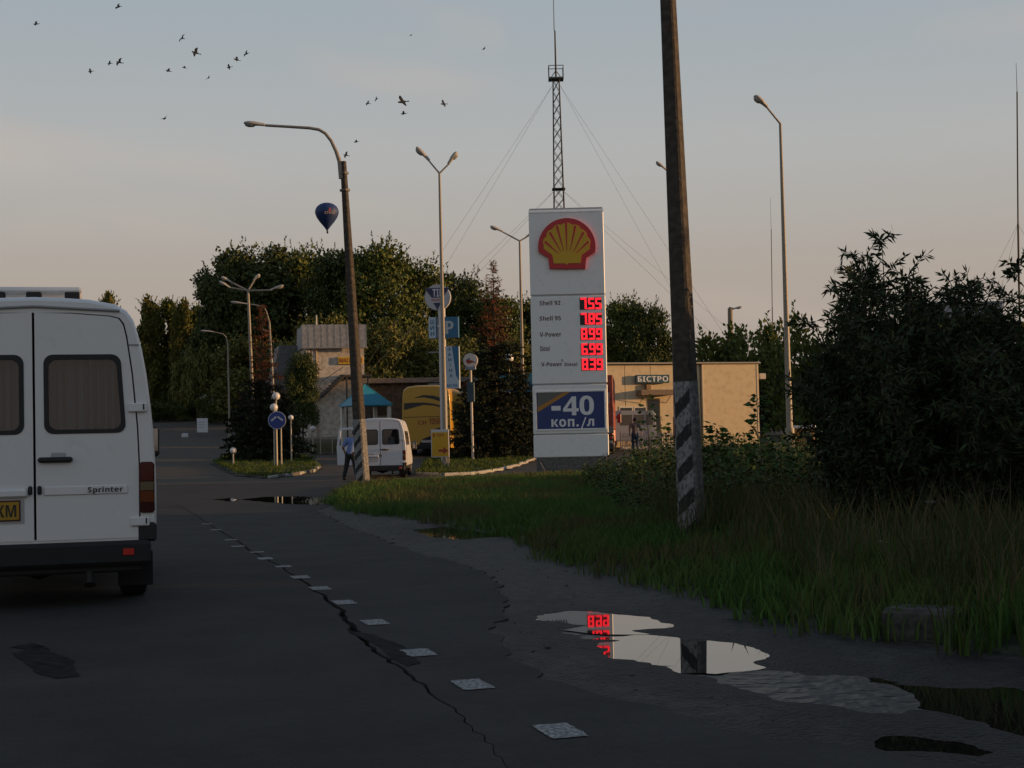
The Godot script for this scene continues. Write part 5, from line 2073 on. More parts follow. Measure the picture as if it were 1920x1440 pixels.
func lamp_head(length: float, wide: float) -> Array:
	# a cobra-head luminaire along +x: housing and glass below
	var rows := []
	var prof := [[0.0, 0.35, 0.5], [0.06, 0.5, 0.7], [0.3, 0.62, 0.8], [0.5, 0.95, 1.0], [0.8, 1.0, 0.9], [0.96, 0.75, 0.55], [1.0, 0.35, 0.2]]
	for q in prof:
		var row := []
		for i in 14:
			var a := TAU * i / 14
			var y: float = sin(a) * wide * 0.34 * q[2]
			if y < 0:
				y *= 0.45
			row.append(Vector3(q[0] * length, y, cos(a) * wide * 0.5 * q[1]))
		rows.append(row)
	var m := MB.new()
	m.grid(rows, true)
	m.face(rows[0], Vector3(-1, 0, 0))
	m.face(rows[6], Vector3(1, 0, 0))
	var g := MB.new()
	var grows := []
	for q in [[0.46, 0.55, 0.3], [0.55, 0.85, 0.8], [0.75, 0.9, 1.0], [0.9, 0.7, 0.7], [0.95, 0.4, 0.2]]:
		var row := []
		for i in 12:
			var a := TAU * i / 12
			var y: float = sin(a) * wide * 0.3 * q[2]
			row.append(Vector3(q[0] * length, -wide * 0.1 + (y if y < 0 else y * 0.1), cos(a) * wide * 0.44 * q[1]))
		grows.append(row)
	g.grid(grows, true)
	return [m.mesh(), g.mesh()]

func add_head(t: Node3D, p: Vector3, dir: Vector3, length: float, wide: float, col: Material) -> void:
	var hm := lamp_head(length, wide)
	var x := dir.normalized()
	var z := x.cross(Vector3.UP).normalized()
	var y := z.cross(x).normalized()
	var h := part("lamp_head", hm[0], col, t)
	h.transform = Transform3D(Basis(x, y, z), p)
	part("lens", hm[1], mat(0.32, 0.31, 0.28, 0.15), h)

# a lamp drawn from pixels at one distance: foot, top of shaft, arms (list of pixel points ending at the head), head tips
func street_lamp(label: String, d: float, foot: Array, top: Array, arms: Array, r0: float, r1: float, col: Material, depth := 0.0, head := 0.0) -> Node3D:
	var base := stand(foot[0], foot[1], d)
	var t := thing("street_lamp", label, "street lamp", base, 0.0, "street lamps")
	var tp := at(top[0], top[1], d) - base
	tp.z = 0.0
	part("shaft", tb([Vector3(0, -0.2, 0), Vector3(tp.x * 0.3, tp.y * 0.3, 0), tp], [r0, lerpf(r0, r1, 0.3), r1], 10), col, t)
	part("base_sleeve", tb([Vector3(0, -0.1, 0), Vector3(tp.x * 0.12, tp.y * 0.12, 0)], [r0 * 1.35, r0 * 1.3], 10), col, t)
	for a in arms:
		var pts := [tp + Vector3(0, -0.25, 0), tp]
		var rad := [r1 * 1.05, r1 * 0.8]
		var n: int = a.size()
		for i in n - 1:
			var p: Vector3 = at(a[i][0], a[i][1], d) - base
			p.z = depth * (i + 1.0) / (n - 1.0)
			pts.append(p)
			rad.append(r1 * 0.7)
		part("arm", tb(pts, rad, 8), col, t)
		var last: Vector3 = pts[pts.size() - 1]
		var tip: Vector3 = at(a[n - 1][0], a[n - 1][1], d) - base
		tip.z = last.z + depth * 0.3
		var dir := tip - last
		add_head(t, last - dir.normalized() * 0.05, dir, dir.length() + 0.05, head if head > 0.0 else dir.length() * 0.42, mat(0.40, 0.37, 0.32, 0.45))
	return t

func build_poles() -> void:
	var steel := rough_mat(0.30, 0.27, 0.22, 0.5, 1.0, 0.75, 152)
	# near striped pole
	var p := gnd(1299, 1020)
	var k := F / -p.z
	var near := thing("concrete_pole", "thick concrete utility pole with black and white bars at its foot, in the weeds", "pole", p, deg_to_rad(-32))
	near.basis = Basis(Vector3.BACK, 0.0195) * Basis(Vector3.UP, deg_to_rad(-32))
	concrete_pole(near, 0.285, 0.115, 9.5, (1020.0 - 716.0) / k, 0.385, 0.83, 7)
	# far leaning pole with the long curved arm
	p = gnd(681, 914)
	k = F / -p.z
	var far := thing("concrete_lamp_pole", "leaning concrete lamp pole with barred foot and a long curved arm", "street lamp", p, 0.0)
	var lean := Basis(Vector3.BACK, 0.043)
	var h: float = (lean.inverse() * (at(637, 303, -p.z) - p)).y
	far.basis = lean * Basis(Vector3.UP, deg_to_rad(-32))
	concrete_pole(far, 0.35, 0.15, h, (914.0 - 786.0) / k, 0.36, 0.85, 8)
	var arm := []
	for q in [[640, 335], [637, 303], [630, 283], [621, 264], [610, 250], [598, 243], [580, 240], [540, 237.5], [497, 235]]:
		arm.append(far.basis.inverse() * (at(q[0], q[1], -p.z) - p))
	part("arm", tb(arm, [0.075, 0.07, 0.055, 0.05, 0.048, 0.046, 0.045, 0.042, 0.04], 9), steel, far)
	var tip: Vector3 = far.basis.inverse() * (at(457, 231, -p.z) - p)
	add_head(far, arm[8], tip - arm[8], (tip - arm[8]).length(), 0.26, mat(0.40, 0.37, 0.32, 0.45))
	part("clamp", bx(Vector3(0, h - 0.35, 0), Vector3(0.22, 0.07, 0.2), 0.01), mat(0.1, 0.09, 0.08, 0.6), far)
	part("clamp", bx(Vector3(0, h - 0.85, 0), Vector3(0.235, 0.07, 0.215), 0.01), mat(0.1, 0.09, 0.08, 0.6), far)
	# steel lamps
	street_lamp("tall double-armed lamp on the grass island with the white kerb", 65.0, [836, 879], [824, 325], [[[803, 300], [780, 276]], [[842, 307], [857, 285]]], 0.115, 0.05, steel, 0.0, 0.36)
	street_lamp("double-armed lamp partly behind the price pylon", 80.0, [983, 850], [974.5, 452], [[[941, 434], [919, 424]], [[988, 444], [1002, 436]]], 0.105, 0.055, steel, 0.0, 0.3)
	street_lamp("tall single-armed lamp beside the willow thicket", 55.0, [1483, 880], [1463, 232], [[[1434, 203], [1411, 184]]], 0.13, 0.05, steel, 0.3, 0.34)
	street_lamp("lamp mostly hidden behind the thick barred concrete pole", 84.0, [1268, 850], [1256, 325], [[[1247, 317], [1230, 303]]], 0.11, 0.055, steel, 0.0, 0.3)
	street_lamp("four-armed lamp over the spruce on the blue sign island", 74.0, [479, 860], [465, 545], [[[431, 528], [415, 519]], [[430, 539], [411, 527]], [[477, 525], [487, 514]], [[508, 544], [532, 535]]], 0.10, 0.06, steel, 0.0, 0.26)
	street_lamp("curved single-armed lamp beside the four-armed one", 82.0, [519, 850], [505, 603], [[[499, 583], [494, 576], [480, 572], [462, 570], [432, 566]]], 0.09, 0.05, steel, 0.0, 0.2)
	street_lamp("single-armed lamp nearest to the poplars", 104.0, [431, 820], [427, 645], [[[424, 632], [418, 626], [398, 622], [376, 620]]], 0.08, 0.05, steel, 0.0, 0.22)
	street_lamp("small lamp whose head shows beside the curved one", 100.0, [513, 830], [507, 640], [[[504, 622], [487, 617]]], 0.08, 0.05, steel, 0.0, 0.2)
	street_lamp("short concrete lamp rising out of the bush behind the beige building", 118.0, [1372, 800], [1369, 578], [[[1374, 580], [1391, 575]]], 0.22, 0.19, rough_mat(0.3, 0.24, 0.17, 0.8, 1.0, 0.7, 153), 0.0, 0.3)

# ---------------------------------------------------------------- masts
func build_masts() -> void:
	var dark := mat(0.035, 0.032, 0.03, 0.6)
	var d := 112.0
	var base := stand(1058, 800, d)
	var t := thing("lattice_mast", "guyed lattice radio mast with a top platform behind the price pylon", "mast", base)
	var top := at(1042.5, 150, d) - base
	top.z = 0
	var H := top.y
	var w0 := 0.62
	var w1 := 0.22
	var legs := []
	for i in 4:
		var sx := -1.0 if i % 2 == 0 else 1.0
		var sz := -1.0 if i < 2 else 1.0
		part("leg", tb([Vector3(sx * w0, -0.1, sz * w0), Vector3(sx * w1 + top.x, H, sz * w1)], [0.06, 0.045], 5), dark, t)
	var lat := MB.new()
	var steps := 30
	for k in steps:
		var y0 := H * k / steps
		var y1 := H * (k + 1) / steps
		var a := lerpf(w0, w1, k / float(steps))
		var b := lerpf(w0, w1, (k + 1) / float(steps))
		var x0 := top.x * k / steps
		var x1 := top.x * (k + 1) / steps
		for z in [-1.0, 1.0]:
			lat.tube([Vector3(-a + x0, y0, z * a), Vector3(b + x1, y1, z * b)], [0.022, 0.022], 3, false)
			lat.tube([Vector3(a + x0, y0, z * a), Vector3(-b + x1, y1, z * b)], [0.022, 0.022], 3, false)
		lat.tube([Vector3(-a + x0, y0, -a), Vector3(-b + x1, y1, b)], [0.018, 0.018], 3, false)
		lat.tube([Vector3(a + x0, y0, -a), Vector3(b + x1, y1, b)], [0.018, 0.018], 3, false)
	var lp := part("lattice", lat.mesh(), dark, t)
	lp.set_meta("kind", "stuff")
	part("ring", bx(Vector3(top.x * 0.6, at(1047, 355, d).y - base.y, 0), Vector3(0.95, 0.08, 0.95)), dark, t)
	var pl := MB.new()
	var pale := mat(0.10, 0.115, 0.12, 0.5)
	pl.box(Vector3(top.x, H + 0.06, 0), Vector3(1.1, 0.12, 1.1), 0.01)
	var plat := part("platform", pl.mesh(), pale, t)
	for sx in [-1, 1]:
		for sz in [-1, 1]:
			part("rail_post", tb([Vector3(top.x + sx * 0.52, H, sz * 0.52), Vector3(top.x + sx * 0.52, H + 0.95, sz * 0.52)], [0.03, 0.03], 5), dark, plat)
	for s in [-1, 1]:
		part("rail", tb([Vector3(top.x - 0.55, H + 0.95, s * 0.53), Vector3(top.x + 0.55, H + 0.95, s * 0.53)], [0.03, 0.03], 5), pale, plat)
		part("rail", tb([Vector3(top.x + s * 0.53, H + 0.93, -0.55), Vector3(top.x + s * 0.53, H + 0.93, 0.55)], [0.03, 0.03], 5), pale, plat)
		part("stay", tb([Vector3(top.x + s * 0.42, H + 0.1, 0), Vector3(top.x, H + 0.7, 0)], [0.03, 0.03], 5), dark, plat)
	var wt := at(1041, 58, d).y - base.y
	part("antenna", tb([Vector3(top.x, H + 0.1, 0), Vector3(top.x, wt, 0), Vector3(top.x - 0.05, wt + 0.05, 0), Vector3(top.x - 0.05, wt + 4.2, 0)], [0.07, 0.055, 0.03, 0.016], 6), dark, t)
	# guy wires: pairs to anchors on either side
	var wire := mat(0.10, 0.10, 0.10, 0.6)
	for q in [[1036, 160, 800, 560, 116.0], [1036, 160, 770, 560, 106.0], [1050, 160, 1340, 600, 107.0], [1050, 160, 1290, 600, 118.0], [1041, 356, 890, 520, 116.0], [1054, 356, 1225, 520, 107.0], [1041, 356, 872, 520, 107.0], [1054, 356, 1250, 520, 118.0]]:
		var a := at(q[0], q[1], d) - base
		var b := at(q[2], q[3], q[4]) - base
		# go on along the wire to the ground
		var dirw := b - a
		var tt := (-a.y - 0.3) / dirw.y
		part("guy_wire", tb([a, a + dirw * min(tt, 2.2)], [0.009, 0.009], 3), wire, t)
	# slim whip masts
	for q in [[1907, 172, 1912, 545, 88.0, 0.045, 118, "slim guyed whip mast rising out of the willow thicket"], [1446, 430, 1449, 780, 118.0, 0.03, 370, "hair-thin whip mast beside the tall single-armed lamp"]]:
		var dd: float = q[4]
		var bs := stand(q[2] + 3, 800, dd)
		var m := thing("whip_mast", q[7], "mast", bs)
		var tp := at(q[0], q[1], dd) - bs
		var tt := at(q[0], q[6], dd) - bs
		part("lower_tube", tb([Vector3(0, -0.1, 0), Vector3(tp.x * 0.5, tp.y * 0.62, 0)], [q[5] * 1.4, q[5] * 1.3], 6), dark, m)
		part("upper_tube", tb([Vector3(tp.x * 0.5, tp.y * 0.62, 0), Vector3(tp.x, tp.y, 0)], [q[5], q[5] * 0.9], 6), dark, m)
		part("tip", tb([Vector3(tp.x, tp.y, 0), Vector3(tp.x, tt.y, 0)], [q[5] * 0.5, q[5] * 0.3], 4), dark, m)
		if dd < 100:
			for e in [[-7.0, 1.0], [-2.6, -3.0], [6.0, 2.0]]:
				part("guy_wire", tb([Vector3(tp.x * 0.5, tp.y * 0.62, 0), Vector3(e[0], -0.2, e[1])], [0.008, 0.008], 3), wire, m)

# ---------------------------------------------------------------- things in the air
func build_air() -> void:
	var d := 900.0
	var c := at(613, 402, d)
	var b := thing("hot_air_balloon", "dark blue hot-air balloon with pale lettering high above the trees", "balloon", at(614, 436, d), 0.0)
	var R := 22.5 * d / F
	var m := MB.new()
	var o := c - b.position
	var prof := [Vector2(0.05, -1.30), Vector2(0.10, -1.27), Vector2(0.32, -0.98), Vector2(0.62, -0.62), Vector2(0.86, -0.26), Vector2(0.98, 0.06), Vector2(1.0, 0.22), Vector2(0.95, 0.44), Vector2(0.82, 0.66), Vector2(0.58, 0.85), Vector2(0.3, 0.95), Vector2(0.01, 0.98)]
	for i in prof.size():
		prof[i] = prof[i] * R
	m.lathe(prof, 32, false)
	var blue := mat(0.012, 0.034, 0.13, 0.6)
	part("envelope", m.mesh(), blue, b, o)
	var tx := part("emblem", pr([Vector2(-0.10, 0.12), Vector2(0.12, 0.12), Vector2(0.09, 0.32), Vector2(0.02, 0.46), Vector2(-0.06, 0.34)], 0.0, 0.01), mat(0.3, 0.06, 0.09, 0.6), b)
	var yaw := deg_to_rad(20)
	var bas := Basis(Vector3.UP, yaw)
	tx.transform = Transform3D(bas.scaled(Vector3.ONE * R), o + bas * Vector3(0, 0, R * 1.0))
	var tw := text("СТИМ", R * 0.85, R * 0.2, mat(0.33, 0.27, 0.27, 0.6), b, Vector3.ZERO, "lettering", true, 0.05)
	tw.transform = Transform3D(bas, o + bas * Vector3(0, 0, R * 1.01)) * tw.transform
	part("skirt", tb([o + Vector3(0, -1.26 * R, 0), o + Vector3(0, -1.42 * R, 0)], [R * 0.10, R * 0.05], 10), mat(0.03, 0.025, 0.03), b)
	for s in [-1, 1]:
		part("rope", tb([o + Vector3(s * R * 0.05, -1.4 * R, 0), Vector3(s * 0.3, 0.6, 0)], [0.05, 0.05], 3), mat(0.05, 0.05, 0.05), b)
	part("basket", bx(Vector3(0, 0.1, 0), Vector3(1.0, 1.3, 1.0), 0.1), mat(0.06, 0.045, 0.03), b)
	# birds
	var birds := [[68, 45, 1.0], [222, 13, 1.1], [342, 72, 1.0], [367, 99, 1.3], [224, 117, 1.1], [206, 119, 0.8], [170, 134, 0.9], [316, 133, 1.0], [346, 127, 0.8], [391, 146, 0.8], [430, 126, 0.9], [444, 112, 1.1], [462, 101, 1.0], [309, 222, 1.2], [690, 194, 0.8], [706, 186, 0.8], [755, 191, 1.7], [832, 195, 1.1], [757, 213, 1.0], [668, 266, 0.9], [649, 291, 0.9], [908, 91, 0.9], [771, 66, 0.6]]
	var first: Node3D = null
	for q in birds:
		var pos := at(q[0], q[1], 95.0 / q[2] + rng.randf_range(-6, 6))
		if first == null:
			first = thing("bird", "small dark bird flying in a loose flock in the sky", "bird", pos, 0.0, "birds in the sky")
			var body := MB.new()
			body.tube([Vector3(0, 0, 0.16), Vector3(0, 0, 0.1), Vector3(0, 0, 0), Vector3(0, 0, -0.1), Vector3(0, 0.01, -0.16), Vector3(0, 0.01, -0.19)], [0.008, 0.03, 0.045, 0.035, 0.028, 0.004], 8)
			body.face([Vector3(0.012, 0, 0.12), Vector3(-0.012, 0, 0.12), Vector3(-0.04, 0, 0.24), Vector3(0.04, 0, 0.24)], Vector3.UP)
			part("body", body.mesh(), mat(0.02, 0.02, 0.022), first)
			for s in [-1.0, 1.0]:
				var w := MB.new()
				w.face([Vector3(s * 0.03, 0.02, -0.07), Vector3(s * 0.15, 0.07, -0.1), Vector3(s * 0.15, 0.065, 0.03), Vector3(s * 0.03, 0.02, 0.06)], Vector3.UP)
				w.face([Vector3(s * 0.15, 0.07, -0.1), Vector3(s * 0.3, 0.05, -0.02), Vector3(s * 0.29, 0.05, 0.03), Vector3(s * 0.15, 0.065, 0.03)], Vector3.UP)
				part("wing", w.mesh(), mat(0.02, 0.02, 0.022), first)
		else:
			var c2 := copy_of(first)
			c2.position = pos
		var n: Node3D = get_child(get_child_count() - 1)
		n.rotation = Vector3(rng.randf_range(-0.3, 0.3), rng.randf_range(-0.8, 0.8) + 1.2, rng.randf_range(0.5, 1.1))

# ---------------------------------------------------------------- vehicles
func wheel(t: Node3D, x: float, y: float, z: float, r: float, w: float, called := "wheel") -> void:
	var m := MB.new()
	m.xf = Transform3D(Basis(Vector3.BACK, -PI / 2), Vector3.ZERO)
	m.lathe([Vector2(r * 0.62, -w * 0.5), Vector2(r * 0.9, -w * 0.5), Vector2(r * 0.985, -w * 0.42), Vector2(r, -w * 0.2), Vector2(r, w * 0.2), Vector2(r * 0.985, w * 0.42), Vector2(r * 0.9, w * 0.5), Vector2(r * 0.62, w * 0.5)], 24, true)
	var ty := part(called, m.mesh(), mat(0.018, 0.018, 0.018, 0.85), t, Vector3(x, y, z))
	var n := MB.new()
	n.xf = Transform3D(Basis(Vector3.BACK, -PI / 2), Vector3.ZERO)
	n.lathe([Vector2(r * 0.63, w * 0.505), Vector2(r * 0.58, w * 0.42), Vector2(r * 0.3, w * 0.36), Vector2(r * 0.22, w * 0.52), Vector2(0.005, w * 0.53)], 18, false)
	n.lathe([Vector2(0.005, -w * 0.53), Vector2(r * 0.22, -w * 0.52), Vector2(r * 0.3, -w * 0.36), Vector2(r * 0.58, -w * 0.42), Vector2(r * 0.63, -w * 0.505)], 18, false)
	part("rim", n.mesh(), mat(0.35, 0.35, 0.36, 0.45, 0.3), ty)

func half_at(prof: Array, h: float) -> float:
	for i in prof.size() - 1:
		if h >= prof[i].y and h <= prof[i + 1].y:
			return lerpf(prof[i].x, prof[i + 1].x, (h - prof[i].y) / max(1e-5, prof[i + 1].y - prof[i].y))
	return prof[0].x

# half outline of the tail from sill to roof (x, height), shared by both vans
func van_half(sx: float, sy: float) -> Array:
	var out := []
	for q in [[0.962, 0.54], [0.985, 0.66], [0.988, 0.95], [0.984, 1.15], [0.966, 1.50], [0.945, 1.72], [0.918, 1.95], [0.885, 2.15], [0.85, 2.30], [0.815, 2.41], [0.76, 2.49], [0.66, 2.545], [0.45, 2.585], [0.2, 2.60], [0.0, 2.605]]:
		out.append(Vector2(q[0] * sx, q[1] * sy))
	return out

func van(t: Node3D, sx: float, sy: float, length: float, paint: Material, near: bool) -> void:
	var half := van_half(sx, sy)
	var prof := []
	for q in half:
		prof.append(Vector2(-q.x, q.y))
	for i in range(half.size() - 2, -1, -1):
		prof.append(half[i])
	var sill: float = half[0].y
	var stations := [[-length, 0.30, 0.80], [-length + 0.06, 0.36, 0.90], [-length + 0.35, 0.42, 0.97], [-length + 0.85, 0.47, 1.0], [-length + 1.25, 0.70, 1.0], [-length + 1.75, 0.96, 1.0], [-length + 2.1, 1.0, 1.0], [-length * 0.4, 1.0, 1.0], [-0.12, 1.0, 1.0], [-0.05, 0.996, 0.995], [-0.015, 0.988, 0.985], [0.0, 0.98, 0.975]]
	var rows := []
	for s in stations:
		var row := []
		for p in prof:
			row.append(Vector3(p.x * s[2], sill + (p.y - sill) * s[1], s[0]))
		rows.append(row)
	var body := MB.new()
	body.grid(rows)
	var nose := []
	for p in rows[0]:
		nose.append(p)
	var pc := Vector3(0, sill + 0.3, -length)
	for i in nose.size() - 1:
		body.face([pc, nose[i], nose[i + 1]], Vector3(0, 0, -1))
	# rear frame round the doors
	var outl := PackedVector2Array()
	for p in rows[rows.size() - 1]:
		outl.push_back(Vector2(p.x, p.y))
	var dh := []
	for q in [[0.836, 0.565], [0.840, 1.15], [0.828, 1.50], [0.79, 1.95], [0.748, 2.26], [0.725, 2.36], [0.69, 2.41], [0.62, 2.43], [0.3, 2.455]]:
		dh.append(Vector2(q[0] * sx, q[1] * sy))
	var hole := PackedVector2Array()
	for q in dh:
		hole.push_back(Vector2(q.x + 0.012, q.y + 0.008))
	for i in range(dh.size() - 1, -1, -1):
		hole.push_back(Vector2(-dh[i].x - 0.012, dh[i].y + 0.008))
	body.ring(outl, hole, Vector2(0, 1.5 * sy), 0.0, -0.06, 120)
	var shell := part("body", body.mesh(), paint, t)
	part("floor", bx(Vector3(0, sill - 0.06, -length * 0.5), Vector3(1.86 * sx, 0.14, length - 0.3), 0.02), mat(0.012, 0.012, 0.012, 0.9), t)
	part("bulkhead", bx(Vector3(0, 1.5 * sy, -0.45), Vector3(1.6 * sx, 1.9 * sy, 0.02)), mat(0.05, 0.05, 0.05, 0.9), t)
	var rubber := mat(0.014, 0.014, 0.015, 0.6)
	var glass := StandardMaterial3D.new()
	glass.albedo_color = Color(0.05, 0.055, 0.065, 0.25)
	glass.transparency = BaseMaterial3D.TRANSPARENCY_ALPHA
	glass.roughness = 0.02
	var seam := 0.010
	for s in [-1.0, 1.0]:
		var poly := PackedVector2Array([Vector2(s * seam, 0.565 * sy)])
		for q in dh:
			poly.push_back(Vector2(s * q.x, q.y))
		poly.push_back(Vector2(s * seam, 2.462 * sy))
		var win := rounded(0.085 * sx, 1.455 * sy, 0.735 * sx, 2.105 * sy, 0.075)
		var wp := PackedVector2Array()
		for q in win:
			var lean: float = (q.y - 1.455 * sy) * 0.06 * (1.0 if q.x > 0.4 * sx else 0.0)
			wp.push_back(Vector2(s * (q.x - lean), q.y))
		var c := Vector2(s * 0.41 * sx, 1.75 * sy)
		var dm := MB.new()
		dm.ring(poly, wp, c, 0.008, -0.03, 96)
		# turned-in edge of the door leaf
		for i in poly.size():
			var a := poly[i]
			var e := poly[(i + 1) % poly.size()]
			var o := Vector3((a.x + e.x) / 2 - c.x, (a.y + e.y) / 2 - c.y, 0)
			dm.face([Vector3(a.x, a.y, 0.008), Vector3(e.x, e.y, 0.008), Vector3(e.x, e.y, -0.05), Vector3(a.x, a.y, -0.05)], o)
		var door := part("rear_door", dm.mesh(), paint, t)
		var wm := MB.new()
		var inner := PackedVector2Array()
		for q in wp:
			inner.push_back(c + (q - c) * Vector2(0.90, 0.90))
		var outer := PackedVector2Array()
		for q in wp:
			outer.push_back(c + (q - c) * 1.02)
		wm.ring(outer, inner, c, 0.014, -0.01, 72)
		part("window_seal", wm.mesh(), rubber, door)
		var gm := MB.new()
		gm.prism(inner, -0.012, -0.006)
		part("window", gm.mesh(), glass, door)
		# gathered curtain inside
		var crow := []
		for j in 2:
			var row := []
			for i in 161:
				var u := i / 160.0
				var x: float = s * lerpf(0.06, 0.78, u) * sx
				row.append(Vector3(x, (1.40 if j == 0 else 2.14) * sy, -0.12 + 0.038 * sin(u * 62.0 + sin(u * 9.0) * 2.0) + 0.012 * sin(u * 140.0)))
			crow.append(row)
		var cm := MB.new()
		cm.grid(crow)
		var cloth := mat(0.20, 0.235, 0.31, 0.95) if near else mat(0.05, 0.03, 0.03, 0.9)
		part("curtain", cm.mesh(), cloth, door)
		for hy in [0.70, 1.66]:
			var hx: float = s * (0.845 if hy < 1.0 else 0.835) * sx
			var hm := MB.new()
			hm.box(Vector3(hx, hy * sy, 0.022), Vector3(0.155, 0.075, 0.03), 0.008)
			var hg := part("hinge", hm.mesh(), paint, door)
			part("hinge_pin", bx(Vector3(hx + s * 0.05, hy * sy + 0.005, 0.038), Vector3(0.012, 0.05, 0.01), 0.002), rubber, hg)
		if s > 0:
			part("door_handle", bx(Vector3(0.165 * sx, 1.235 * sy, 0.035), Vector3(0.28, 0.045, 0.045), 0.015), rubber, door)
			part("handle_plate", bx(Vector3(0.19 * sx, 1.265 * sy, 0.018), Vector3(0.115, 0.06, 0.02), 0.008), mat(0.4, 0.4, 0.41, 0.5), door)
			if near:
				var mold := part("door_moulding", bx(Vector3(0.41, 0.975 * sy, 0.012), Vector3(0.68, 0.075, 0.018), 0.008), paint, door)
				text("Sprinter", 0.285, 0.062, mat(0.03, 0.03, 0.032, 0.4), mold, Vector3(0.565, 0.972 * sy, 0.022), "badge", true, 0.01)
		else:
			var bar := part("plate_lamp_bar", bx(Vector3(-0.38 * sx, 0.965 * sy, 0.03), Vector3(0.64 * sx, 0.07, 0.05), 0.015), paint, door)
			part("plate_recess", bx(Vector3(-0.375 * sx, 0.815 * sy, 0.010), Vector3(0.58 * sx, 0.20 * sy, 0.008)), mat(0.42, 0.42, 0.42, 0.5), door)
			if near:
				var pl := part("licence_plate", bx(Vector3(-0.375, 0.822 * sy, 0.022), Vector3(0.52, 0.17, 0.012), 0.004), mat(0.09, 0.02, 0.012, 0.5), door)
				part("plate_face", bx(Vector3(-0.375, 0.822 * sy, 0.030), Vector3(0.495, 0.145, 0.006)), mat(0.42, 0.25, 0.008, 0.45), pl)
				text("КМ", 0.155, 0.10, mat(0.02, 0.018, 0.01, 0.5), pl, Vector3(-0.225, 0.822 * sy, 0.034), "lettering", true, 0.004)
		part("lock", bx(Vector3(s * 0.037, 0.985 * sy, 0.022), Vector3(0.036, 0.075, 0.03), 0.012), rubber, door)
		# tail lamp column
		var tl := part("tail_lamp", bx(Vector3(s * 0.905 * sx, 0.985 * sy, -0.02), Vector3(0.125 * sx, 0.43 * sy, 0.10), 0.02), mat(0.05, 0.006, 0.006, 0.15), t)
		for q in [[1.115, 0.155, [0.075, 0.006, 0.006]], [0.995, 0.075, [0.14, 0.11, 0.06]], [0.905, 0.095, [0.14, 0.03, 0.006]], [0.815, 0.08, [0.04, 0.006, 0.005]]]:
			part("lens", bx(Vector3(s * 0.905 * sx, q[0] * sy, 0.032), Vector3(0.112 * sx, q[1] * sy, 0.012), 0.005), mat(q[2][0], q[2][1], q[2][2], 0.12), tl)
		var corner := part("bumper_corner", bx(Vector3(s * 0.905 * sx, 0.61 * sy, -0.05), Vector3(0.15 * sx, 0.16 * sy, 0.16), 0.02), mat(0.02, 0.02, 0.02, 0.75), t)
		part("reflector", bx(Vector3(s * 0.745 * sx, 0.455 * sy, 0.115), Vector3(0.09, 0.055, 0.012), 0.003), mat(0.50, 0.02, 0.012, 0.25), t)
		wheel(t, s * 0.81 * sx, 0.335, -1.0, 0.335, 0.235)
		wheel(t, s * 0.82 * sx, 0.335, -length + 0.95, 0.335, 0.21)
		part("mud_flap", bx(Vector3(s * 0.82 * sx, 0.26, -0.62), Vector3(0.30, 0.30, 0.012), 0.003), mat(0.015, 0.015, 0.016, 0.85), t)
		# dark side glazing
		for q in [[-0.35, -1.35], [-1.45, -2.45], [-2.55, -3.45]]:
			if q[1] < -length + 1.9:
				continue
			var sw := MB.new()
			var lo := 1.42 * sy
			var hi := 2.02 * sy
			var x0 := half_at(half, lo) + 0.004
			var x1 := half_at(half, hi) + 0.004
			var xm := half_at(half, (lo + hi) / 2) + 0.006
			sw.face([Vector3(s * x0, lo, q[0]), Vector3(s * x0, lo, q[1]), Vector3(s * xm, (lo + hi) / 2, q[1]), Vector3(s * xm, (lo + hi) / 2, q[0])], Vector3(s, 0, 0))
			sw.face([Vector3(s * xm, (lo + hi) / 2, q[0]), Vector3(s * xm, (lo + hi) / 2, q[1]), Vector3(s * x1, hi, q[1]), Vector3(s * x1, hi, q[0])], Vector3(s, 0, 0))
			part("side_window", sw.mesh(), mat(0.02, 0.022, 0.025, 0.04), t)
		# door mirror
		var mz := -length + 1.45
		var mir := part("mirror", bx(Vector3(s * 1.11 * sx, 1.38 * sy, mz), Vector3(0.17, 0.33, 0.09), 0.03), rubber, t)
		part("mirror_glass", bx(Vector3(s * 1.11 * sx, 1.40 * sy, mz + 0.047), Vector3(0.135, 0.25, 0.006)), mat(0.22, 0.22, 0.22, 0.03, 1.0), mir)
		part("mirror_arm", bx(Vector3(s * 0.995 * sx, 1.32 * sy, mz), Vector3(0.1, 0.05, 0.05)), rubber, mir)
	# bumper, tow eye, axle, exhaust
	var bp := MB.new()
	bp.box(Vector3(0, 0.445 * sy, 0.03), Vector3(1.86 * sx, 0.20, 0.16), 0.03)
	bp.box(Vector3(0, 0.33, -0.02), Vector3(1.72 * sx, 0.10, 0.1), 0.02)
	part("bumper", bp.mesh(), mat(0.016, 0.016, 0.017, 0.8), t)
	part("tow_eye", tb([Vector3(0.43, 0.30, 0.02), Vector3(0.43, 0.2, 0.02), Vector3(0.43, 0.185, 0.03)], [0.035, 0.032, 0.05], 8), mat(0.02, 0.02, 0.02, 0.7), t)
	var ax := MB.new()
	ax.xf = Transform3D(Basis(Vector3.BACK, -PI / 2), Vector3(0, 0.33, -1.0))
	ax.lathe([Vector2(0.05, -0.8), Vector2(0.055, -0.32), Vector2(0.12, -0.14), Vector2(0.165, 0.0), Vector2(0.12, 0.14), Vector2(0.055, 0.32), Vector2(0.05, 0.8)], 14, true)
	part("rear_axle", ax.mesh(), mat(0.02, 0.02, 0.02, 0.8), t)
	part("exhaust", tb([Vector3(-0.55, 0.27, -0.5), Vector3(-0.55, 0.25, -0.05)], [0.035, 0.035], 8), mat(0.03, 0.028, 0.025, 0.6), t)
	part("windscreen", windscreen(half, sill, length), mat(0.02, 0.022, 0.025, 0.04), t)

